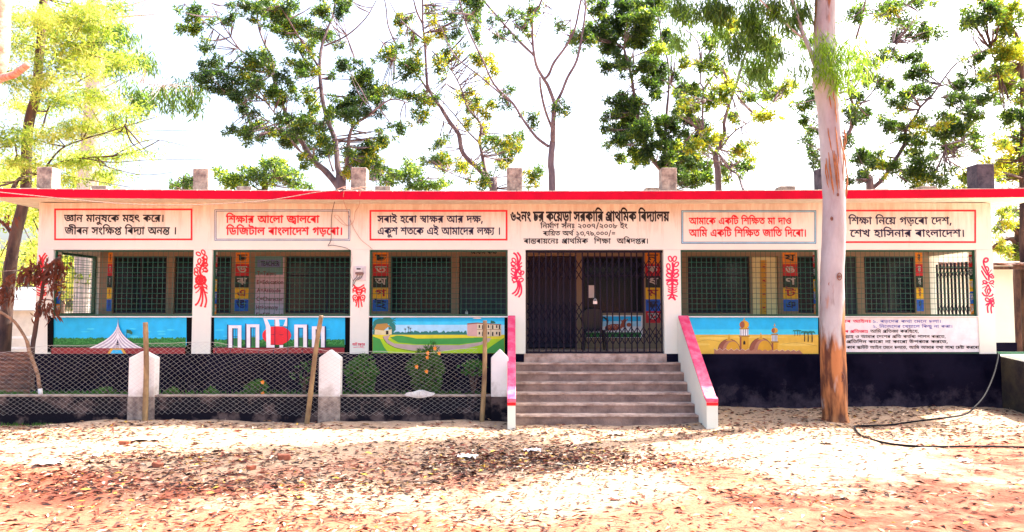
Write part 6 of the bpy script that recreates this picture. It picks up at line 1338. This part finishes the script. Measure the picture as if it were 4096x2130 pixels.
# wire netting, one loose web of real wire
top = [(-120,1415),(0,1408),(120,1395),(200,1384),(340,1376),(550,1380),(590,1372),(700,1367),(850,1376),(960,1392),(1060,1398),(1180,1392),(1270,1396),(1400,1409),(1600,1412),(1750,1408),(1860,1402),(1934,1398)]
bot = [(-120,1668),(200,1655),(560,1662),(900,1650),(1240,1668),(1600,1662),(1934,1650)]
def ip(tab, x): return float(np.interp(x, [t[0] for t in tab], [t[1] for t in tab]))
net = MB(); cols = 80; rows = 30; x0_, x1_ = -120, 1934
def node(i, j):
    u = (i+.5*(j % 2))/cols; v = j/rows; x = x0_+(x1_-x0_)*u; slip = 10*math.sin(u*9)*v
    x2 = x+26*math.sin(v*2.5+u*5)*(1-v)+slip
    yt, yb_ = ip(top, x), ip(bot, x); vv = v**1.05
    y = yt+(yb_-yt)*vv+5*math.sin(u*37+v*5)*(1-v)+9*math.sin(u*14)*v*(1-v)
    Yn = YG-.10-.05*math.sin(u*23+v*3)+(.02*v)
    p_ = at(x2, y, Yn); return p_
nd = [[node(i, j) for i in range(cols+1)] for j in range(rows+1)]
def wire(a, b, r=.00125):
    d = (b-a).normalized(); u = d.cross(Vector((0, 1, 0))).normalized(); w_ = Vector((0, 1, 0)); i = len(net.v)
    for p_ in (a, b):
        for q in range(3): an = q*2.094+.5; net.v.append(tuple(p_+(u*math.cos(an)+w_*math.sin(an))*r))
    for q in range(3): net.f.append((i+q, i+(q+1) % 3, i+3+(q+1) % 3, i+3+q)); net.m.append(0)
for j in range(rows):
    for i in range(cols):
        if j % 2 == 0: prs = [((j, i), (j+1, i)), ((j, i+1), (j+1, i))]
        else: prs = [((j, i), (j+1, i)), ((j, i), (j+1, i+1))]
        for (j1, i1), (j2, i2) in prs:
            a, b = nd[j1][i1], nd[j2][i2]; wire(a, b)
for i in range(cols): 
    wire(nd[0][i], nd[0][i+1], .003)
wm = mat('rusty_galvanised_wire', (.62,.58,.54), .6, .35, 9, metal=.0, spec=.2)
tag(net.build('wire_netting', wm, None), 'loose diamond wire netting hung on bamboo poles in front of the flower bed', 'netting')

# electric meter on the third pillar
em = at(1439, 1098, W-.012); mt = empty('electric_meter', (em.x, W-.012, em.z), 'grey electricity meter on a pale backing board on the third pillar', 'meter')
a, b = at(1414, 1066, W), at(1465, 1124, W)
MB().box(a.x, b.x, W-.03, W-.013, b.z, a.z).build('backing_board', mat('pale_plastic_board', (.70,.66,.64), .5, .15, 20), mt, bevel=.004)
a, b = at(1424, 1072, W), at(1452, 1090, W); MB().box(a.x, b.x, W-.085, W-.031, b.z, a.z).build('meter_case', mat('meter_grey', (.62,.60,.58), .35), mt, bevel=.008)
a, b = at(1430, 1075, W), at(1446, 1080, W); MB().box(a.x, b.x, W-.088, W-.0855, b.z, a.z).build('dial_window', M['glass'], mt)
a, b = at(1424, 1091, W), at(1456, 1099, W); MB().box(a.x, b.x, W-.075, W-.031, b.z, a.z).build('terminal_cover', mat('meter_brown', (.20,.12,.11), .5), mt, bevel=.005)
mb = MB(); 
for pts in ([(1430,1099),(1424,1112),(1414,1124),(1410,1150)], [(1440,1099),(1438,1110),(1426,1118),(1414,1140)], [(1450,1099),(1444,1112),(1430,1120)]):
    mb.tube(smooth_path([at(x, y, W-.045) for x, y in pts], 4), .005, 5)
mb.build('meter_wire', M['black'], mt)

# loose cables
def cable(label, pts, Y, r, m, name='cable'):
    P = [at(p_[0], p_[1], (p_[2] if len(p_) > 2 else Y)) for p_ in pts]; mb = MB().tube(smooth_path(P, 6), r, 5)
    return tag(mb.build(name, m, None, True), label, 'cable', 'service cables strung along the roof edge')
cw = mat('pale_twisted_cable', (.62,.50,.42), .6, .6, 30); cbk = mat('dark_thin_cable', (.05,.03,.03), .6); cpk = mat('pinkish_cable', (.50,.26,.20), .6)
cable('pale twisted cable sagging along the left roof edge up to the third roof stub', [(-60,762),(0,770),(150,785),(300,800),(480,815),(640,821),(780,820),(900,815),(1050,805),(1150,790),(1275,769),(1355,762)], 14.12, .008, cw)
cable('long dark cable dropping from the roof edge over the second slogan panel', [(1395,755,14.2),(1372,762,14.18),(1345,790,14.4),(1329,850,14.8),(1325,900,14.82),(1324,960,14.82),(1312,984,14.82),(1330,982,14.82),(1380,992,14.82),(1402,1003,14.82)], 14.2, .006, cbk)
cable('looped brown cable hanging beside the blue bordered slogan', [(1378,758,14.2),(1374,800,14.3),(1395,860,14.8),(1408,900,14.82),(1440,955,14.82),(1475,985,14.82),(1490,998,14.82)], 14.2, .0045, cpk)
cable('thin reddish cable running from the roof stub down beside the third pillar top', [(1452,760,14.2),(1440,775,14.2),(1437,820,14.5),(1420,850,14.8),(1417,880,14.82),(1402,900,14.82),(1375,900,14.82),(1350,880,14.82),(1336,865,14.82),(1350,862,14.82),(1365,880,14.82),(1390,905,14.82)], 14.2, .004, cpk)
cable('short cable tail running from the meter board up the pillar edge', [(1412,1125,14.8),(1402,1090,14.8),(1408,1040,14.8),(1404,1005,14.8)], 14.8, .005, cw)
cable('pinkish cable bundle coiled at the foot of the third roof stub', [(1350,757,14.6),(1380,748,14.5),(1420,756,14.4),(1450,748,14.4),(1490,760,14.4),(1460,764,14.4),(1430,752,14.4),(1400,760,14.4),(1372,752,14.4)], 14.4, .010, cpk)
cable('pale string tied from the yard tree to the dead leaf branch', [(-20,1088),(60,1082),(110,1076),(160,1060)], 14.2, .004, cw)
cable('pale string tied across below the dead leaf branch', [(-20,1196),(60,1198),(130,1203),(210,1202)], 14.2, .004, cw)

# hose from the plinth corner across the ground
hz = [(3990,1412,14.78),(3992,1430,14.7),(3975,1500,14.4),(3940,1580,14.0),(3900,1628,13.75)]
P = [at(x, y, Y_) for x, y, Y_ in hz]
for (x, y) in ((3860,1658),(3780,1672),(3680,1684),(3560,1700),(3470,1704),(3425,1706),(3422,1718),(3450,1745),(3540,1772),(3640,1784),(3760,1788),(3900,1786),(4020,1788),(4160,1792)):
    d = at(x, y, 1.0)-Vector((0, 0, EYE)); t = EYE/-d.z; q = Vector((d.x*t, t, 0)); t2 = (EYE-.02-float(gz(q.x, q.y)))/-d.z; P.append(Vector((d.x*t2, t2, EYE+d.z*t2)))
tag(MB().tube(smooth_path(P, 8), .016, 8).build('garden_hose', mat('black_rubber_hose', (.006,.006,.010), .7, spec=.1), None, True), 'black rubber hose running from the plinth corner over the dirt right of the eucalyptus', 'hose')

# ------------------------------------------------------------------ litter on the yard
def on_ground(px, py, up=.0):
    d = at(px, py, 1.0)-Vector((0, 0, EYE)); t = EYE/-d.z
    for _ in range(3): t = (EYE-float(gz(d.x*t, t)))/-d.z
    return Vector((d.x*t, t, EYE+d.z*t+up))
bk_ = mat('broken_red_brick', (.42,.13,.07), .9, .4, 12, bump=.5)
for (px, py, s, rz, lb) in ((1137,1838,.085,.3,'larger broken red brick lying in the left of the yard'),(1006,1881,.055,1.1,'small brick chip left of the larger broken brick'),(500,1778,.07,.2,'dark red brick chip near the white sheet at left'),(632,1870,.06,-.2,'pale brick piece half sunk in the leaf litter at left')):
    c = on_ground(px, py, .03); mb = MB(); bm = bmesh.new(); bmesh.ops.create_cube(bm, size=1)
    for v in bm.verts: v.co = Vector((v.co.x*s*1.9+random.uniform(-.2, .2)*s, v.co.y*s*1.2+random.uniform(-.2, .2)*s, v.co.z*s*.9+random.uniform(-.15, .15)*s))
    bmesh.ops.bevel(bm, geom=list(bm.edges), offset=s*.08, segments=2, affect='EDGES')
    me = bpy.data.meshes.new('brick_piece'); bm.to_mesh(me); bm.free(); me.materials.append(bk_); o = link('brick_piece', me); o.location = c; o.rotation_euler = (.05, .1, rz)
    tag(o, lb, 'brick', 'brick pieces in the yard')
sm = mat('grey_stone', (.55,.48,.42), .9, .3, 14, bump=.4)
c = on_ground(1040, 1676, .03); bm = bmesh.new(); bmesh.ops.create_icosphere(bm, subdivisions=2, radius=.07)
for v in bm.verts: v.co = Vector((v.co.x*1.2, v.co.y, v.co.z*.7))*(1+random.uniform(-.15, .15))
me = bpy.data.meshes.new('stone'); bm.to_mesh(me); bm.free(); me.materials.append(sm); o = link('stone', me); o.location = c; tag(o, 'pale stone lying at the foot of the kerb wall near the leaning pole', 'stone')
pmats = [mat('scrap_paper', (.82,.80,.84), .7, .15, 10), mat('grey_plastic_film', (.62,.56,.52), .4, .2, 10), mat('cream_sheet', (.78,.68,.58), .7, .2, 8)]
for (px, py, wx, wy, m_, rz, lb) in ((2130,1810,.24,.14,0,-.1,'bright white paper scrap in the dark leaf pile at the centre'),(1870,1834,.26,.2,0,-.2,'pinkish white sheet left of the bright paper scrap'),(2465,1742,.26,.16,0,-.1,'white paper lying in front of the steps'),(570,1765,.6,.25,2,.15,'flat pale sheet in the sunlit dirt at left'),(200,1858,.34,.3,2,.4,'curled cream sheet in the leaf litter at far left'),
                                 (3310,1775,.2,.14,1,.2,'crumpled grey plastic bag left of the hose'),(3862,1853,.16,.14,0,.7,'small white paper scrap right of the hose'),(385,1831,.1,.08,0,.3,'tiny white scrap in the leaf litter at left'),(2030,2010,.1,.06,1,0,'tiny pale scrap in the front centre of the yard')):
    c = on_ground(px, py, .012); n = 7; mb = MB(); g = [[(wx*(i/n-.5)+random.uniform(-.1, .1)*wx/n, wy*(j/4-.5), random.uniform(0, .02)+.03*math.sin(i*1.3+j)**2) for i in range(n+1)] for j in range(5)]
    ca, sa = math.cos(rz), math.sin(rz); g = [[(c.x+x*ca-y*sa, c.y+x*sa+y*ca, c.z+z) for x, y, z in r] for r in g]
    for j in range(4):
        for i in range(n): mb.face([g[j][i], g[j][i+1], g[j+1][i+1], g[j+1][i]])
    o = mb.build('paper_scrap', pmats[m_], None, True); tag(o, lb, 'litter', 'paper scraps in the yard')
# fallen leaves: thousands of curled blades
def fallen():
    C = []
    def add(n, fx, fy):
        for _ in range(n):
            x, y = fx(), fy()
            if 2.5 < y < 16 and abs(x) < y*.72+.5:
                if -11.5 < x < 0 and y > YG-.02: continue
                if 0 < x < 3.3 and y > 13.1: continue
                if y > W-.1: continue
                C.append((x, y))
    U = rng.uniform
    add(3600, lambda: U(-10, 10), lambda: U(5.6, 14.8))
    add(3600, lambda: U(-10, 10), lambda: 5.8+6.4*U(0, 1)**1.3)
    for cx, cy, sx, sy, n in ((.35,10.2,1.1,.5,2600),(1.2,10.0,1.3,.3,900),(-.3,9.6,1.0,.35,700),(-4.5,10.2,1.2,.4,1300),(-3.5,8.6,1.6,.5,1500),(-5.5,9.0,1.2,.5,1000),(-1.6,8.7,1.2,.35,900),(-7.5,12.0,1.2,.4,900),(5.0,12.6,2.2,.6,1500),(8.0,12.4,1.5,.7,1200),(-2,7.2,1.8,.5,1000),(3,8.2,1.5,.5,500),(1.5,12.4,1.4,.3,500),(-6,12.9,2.5,.25,700),(4.5,14.2,1.5,.3,500),(7.5,14.2,1.2,.3,400),(-.5,11.4,1.2,.4,600)):
        add(n, lambda: rng.normal(cx, sx), lambda: rng.normal(cy, sy))
    C = np.array(C); z = gz(C[:, 0], C[:, 1]); n = len(C)
    P0 = np.column_stack([C, z+rng.uniform(.004, .022, n)]); a = rng.uniform(0, 2*np.pi, n); D = np.column_stack([np.cos(a), np.sin(a), rng.normal(0, .10, n)])
    Nn = np.column_stack([rng.normal(0, .35, n), rng.normal(0, .35, n), np.ones(n)])
    D /= np.linalg.norm(D, axis=1, keepdims=True); Sd = np.cross(D, Nn); Sd /= np.linalg.norm(Sd, axis=1, keepdims=True)
    L_ = rng.uniform(.045, .135, n)[:, None]; Wd = L_*rng.uniform(.14, .34, n)[:, None]; cu = rng.uniform(.0, .35, n)[:, None]*L_; up = np.array([0, 0, 1.])
    b0 = P0; m1 = P0+D*L_*.5-Sd*Wd*.5+up*cu*.45; m2 = P0+D*L_*.5+Sd*Wd*.5+up*cu*.45; tp = P0+D*L_+up*cu*.1; md = P0+D*L_*.5
    V = np.stack([b0, m1, tp, m2, md], 1).reshape(-1, 3); k = np.arange(n)*5
    Fc = np.concatenate([np.stack([k, k+1, k+4], -1), np.stack([k+1, k+2, k+4], -1), np.stack([k+2, k+3, k+4], -1), np.stack([k+3, k, k+4], -1)])
    mi = np.tile(rng.choice(5, n, p=[.42, .30, .15, .10, .03]), 4)
    ms = [mat('litter_dark_brown', (.035,.012,.008), .8), mat('litter_red_brown', (.18,.035,.015), .75), mat('litter_tan', (.48,.27,.13), .7), mat('litter_pale', (.66,.50,.36), .7), mat('litter_yellow', (.66,.42,.05), .7)]
    o = link('fallen_leaves', npmesh('fallen_leaves', V, Fc, ms, mi)); tag(o, 'dry brown leaves scattered over the whole yard', 'leaf litter', kind='stuff')
fallen()
tw = MB()
for _ in range(160):
    y = rng.uniform(6, 13.4); x = rng.uniform(-.66, .66)*y; a = rng.uniform(-.6, .6); L_ = rng.uniform(.12, .5); z = float(gz(x, y))+.01
    tw.tube([(x, y, z), (x+L_*.5*math.cos(a), y+L_*.5*math.sin(a)+.02, z+.012), (x+L_*math.cos(a), y+L_*math.sin(a), z)], .003, 4)
tag(tw.build('fallen_twigs', BARK['dark'], None), 'thin dry twigs lying among the leaves of the yard', 'twigs', kind='stuff')

# ------------------------------------------------------------------ left end: tin fence, young tree, dead leaf branch, far huts
rust = mat('rusty_corrugated_tin', (.34,.14,.08), .7, 0, 4, col2=(.10,.045,.04), bump=.3, stretch=(1,1,3))
tf = empty('tin_fence', (-10.6, 15.4, 0), 'rusty corrugated tin fence closing the gap left of the school plinth', 'fence')
mb = MB(); n = 46
for sheet, (xa, xb) in enumerate(((-13.2,-11.0),(-11.02,-9.48))):
    mb = MB(); pts = []
    for i in range(n+1):
        z = .25+i*(1.0-.25+.06)/n*1.0; z = .2+i*.0205; y = 15.4+.012*math.sin(i*2*math.pi/4)+sheet*.01
        pts.append((y, z))
    for i in range(n): mb.face([(xa, *pts[i]), (xb, *pts[i]), (xb, *pts[i+1]), (xa, *pts[i+1])])
    o = mb.build('tin_sheet', rust, tf, True); md = o.modifiers.new('s', 'SOLIDIFY'); md.thickness = .003
for x in (-11.0, -9.62): MB().tube([(x, 15.34, -.1), (x+.02, 15.34, 1.45)], .03, 8).build('fence_post', BARK['dark'], tf)
yt = 14.0
yb0 = at(163, 1588, yt); root = empty('young_tree', (yb0.x, yt, zc-.07), 'thin bent young tree with a whitewashed foot rising from the bed at the left', 'tree')
pts = [at(x, y, yt) for x, y in ((164,1592),(160,1560),(156,1535),(148,1490),(118,1410),(105,1360),(60,1290),(20,1260),(-20,1230),(-60,1150))]
mb = MB().tube(smooth_path(pts[1:], 5), [.033]*20+[.026]*(len(smooth_path(pts[1:], 5))-20), 8); mb.build('trunk', mat('young_bark', (.30,.17,.10), .85, .6, 9, bump=.4), root, True)
a = pts[0].copy(); a.z = zc-.1; MB().tube([a, pts[0], pts[1]+Vector((0, 0, .02))], .038, 10).build('whitewashed_foot', M['white'], root, True)
yd = 14.25
dr = empty('dead_branch', (at(130, 1400, yd).x, yd, zc-.07), 'cut sapling with hanging clusters of dead brown leaves in front of the first pillar', 'branch')
mb = MB(); P = smooth_path([at(x, y, yd) for x, y in ((128,1560),(130,1400),(140,1330),(150,1260),(165,1190),(175,1130),(205,1060),(240,1030))], 4); mb.tube(P, [.042]*(len(P)//2)+[.028]*(len(P)-len(P)//2), 8)
for q in ([(180,1120),(120,1075),(70,1085)], [(195,1080),(230,1050),(250,1060)], [(160,1200),(200,1200),(215,1215)], [(30,1000),(10,1100),(25,1160)]): mb.tube(smooth_path([at(x, y, yd-.05) for x, y in q], 4), .010, 5)
mb.build('stem', BARK['dark'], dr, True)
B = [(at(x, y, yd-.08), rx*yd/F, .12, ry*yd/F, 0) for x, y, rx, ry in ((125,1085,26,34),(85,1110,18,34),(150,1070,24,26),(165,1110,14,24),(205,1090,18,40),(215,1120,16,36),(240,1060,22,20),(235,1090,18,22),(180,1225,18,28),(150,1235,10,26),(200,1240,16,22),(15,1150,18,26),(60,1120,14,22),(30,1180,16,20),(15,880,20,16),(20,1190,22,16))]
v, f, mi = blobs_leaves(B, 'droop', 1.0, 3.2, [('a', 1.)], (.15, .04), 5); link('dead_leaves', npmesh('dead_leaves', v, f, [LM['dead']], mi), dr)
# far left background
hm = mat('far_tin_wall', (.60,.58,.56), .6, .2, 3); hr = mat('far_tin_roof', (.42,.44,.48), .5, .2, 2)
for (x, y, wx, h, lb) in ((-24.5, 33, 7, 2.6, 'distant tin hut seen past the left end of the school'), (-36, 40, 9, 3.0, 'farther tin hut at the left edge behind the trees')):
    r_ = empty('tin_hut', (x, y, 0), lb, 'hut'); MB().box(x-wx/2, x+wx/2, y, y+4, 0, h*.75).build('wall', hm, r_)
    mb = MB(); mb.prism([(y-.4, h*.75), (y+2, h*1.15), (y+4.4, h*.75), (y+4.4, h*.75+.06), (y+2, h*1.15+.07), (y-.4, h*.75+.06)], 'x', x-wx/2-.4, x+wx/2+.4); mb.build('roof', hr, r_)
    MB().box(x+.5, x+1.5, y-.04, y-.003, 0, 1.9).build('door', M['door'], r_)
ff = empty('rail_fence', (-17.3, 25, 0), 'pale rail fence in the distance left of the school', 'fence')
for i in range(10): MB().box(-21+i*1.0, -20.9+i*1.0, 25, 25.08, -.1, 1.15).build('fence_post', M['white'], ff)
for z in (.35, .7, 1.05): MB().box(-21.2, -11.8, 24.95, 24.997, z, z+.07).build('rail', M['white'], ff)
bgm = [('lime', .45), ('needle', .35), ('mid', .2)]
for i, (x, y, h, r_, lb) in enumerate(((-17.5,29,7.5,2.6,'bright bushy tree beyond the left end of the school'),(-22.5,36,9,3.2,'large bright tree farther left beyond the rail fence'),(-13.9,25.5,5.2,1.7,'small bright tree close behind the left end wall'),(-29,42,10,3.6,'tall hazy tree at the far left horizon'),(-20,46,9,3.6,'broad tree between the distant huts'))):
    root = empty('bushy_tree', (x, y, 0), lb, 'tree', 'bright trees beyond the left end'); rr = random.Random(i); mb = MB(); mb.tube([(x, y, -.2), (x+.1, y, h*.35), (x, y, h*.7)], [.18, .13, .07], 7); BB = []
    for q in range(13):
        a = rr.uniform(0, 6.28); d = rr.uniform(0, 1)*r_; z = rr.uniform(.25, 1)*h; c = Vector((x+d*math.cos(a), y+d*math.sin(a), z)); BB.append((c, r_*.48, r_*.48, r_*.36, rr.uniform(-.1, .1))); mb.tube([(x, y, z*.6), c], [.04, .015], 4)
    link('trunk', mb.mesh('trunk', BARK['dark'], True), root); v, f, mi = blobs_leaves(BB, 'leafy', 1.0, .5, bgm, (.22, .07), 6); link('crown', npmesh('crown', v, f, [LM[m_[0]] for m_ in bgm], mi), root)

# ------------------------------------------------------------------ right end: platform wall and annex
pf = empty('side_platform', (11, 15, 0), 'raised platform with sunlit top and black retaining wall beside the school\'s right end', 'platform')
mb = MB(); xa = XR+.065
mb.prism([(15.0, -.3), (12.2, -.3), (12.2, .86), (15.0, 1.10)], 'x', xa, xa+.28); mb.build('retaining_wall', mat('sooty_black_wall', (.012,.010,.016), .8, 0, 3, col2=(.06,.05,.03), bump=.5), pf)
MB().box(xa, xa+7, 15.002, 15.7, -.3, 1.08).build('platform_slab', M['wall'], pf)
mb = MB(); mb.prism([(12.2, -.3), (15.0, -.3), (15.0, 1.07), (12.2, .84)], 'x', xa+.282, xa+7); mb.build('ramp', M['wall'], pf)
MB().box(xa, xa+6, 15.6, 15.66, 1.082, 1.13).build('green_kerb', M['green'], pf)
an = empty('annex_building', (12.2, 20, 0), 'small white annex with black base and rusty tin roof beyond the school\'s right end', 'building')
xw1 = X(4052, 20)
MB().box(10.4, xw1, 20, 24, 1.13, 3.14).build('wall', M['wall'], an); MB().box(10.38, xw1+.02, 19.97, 24.02, .3, 1.128).build('plinth', M['navy'], an)
mb = MB()
for i in range(60):
    x = 10.1+i*.1; z = .02*math.sin(i*math.pi/2)
    mb.face([(x, 19.3, 3.17+z), (x+.1, 19.3, 3.17+.02*math.sin((i+1)*math.pi/2)), (x+.1, 24.4, 3.55+.02*math.sin((i+1)*math.pi/2)), (x, 24.4, 3.55+z)])
o = mb.build('roof', rust, an, True); md = o.modifiers.new('s', 'SOLIDIFY'); md.thickness = .02
MB().box(10.3, 16, 19.45, 19.55, 3.05, 3.13).build('roof_beam', BARK['dark'], an)
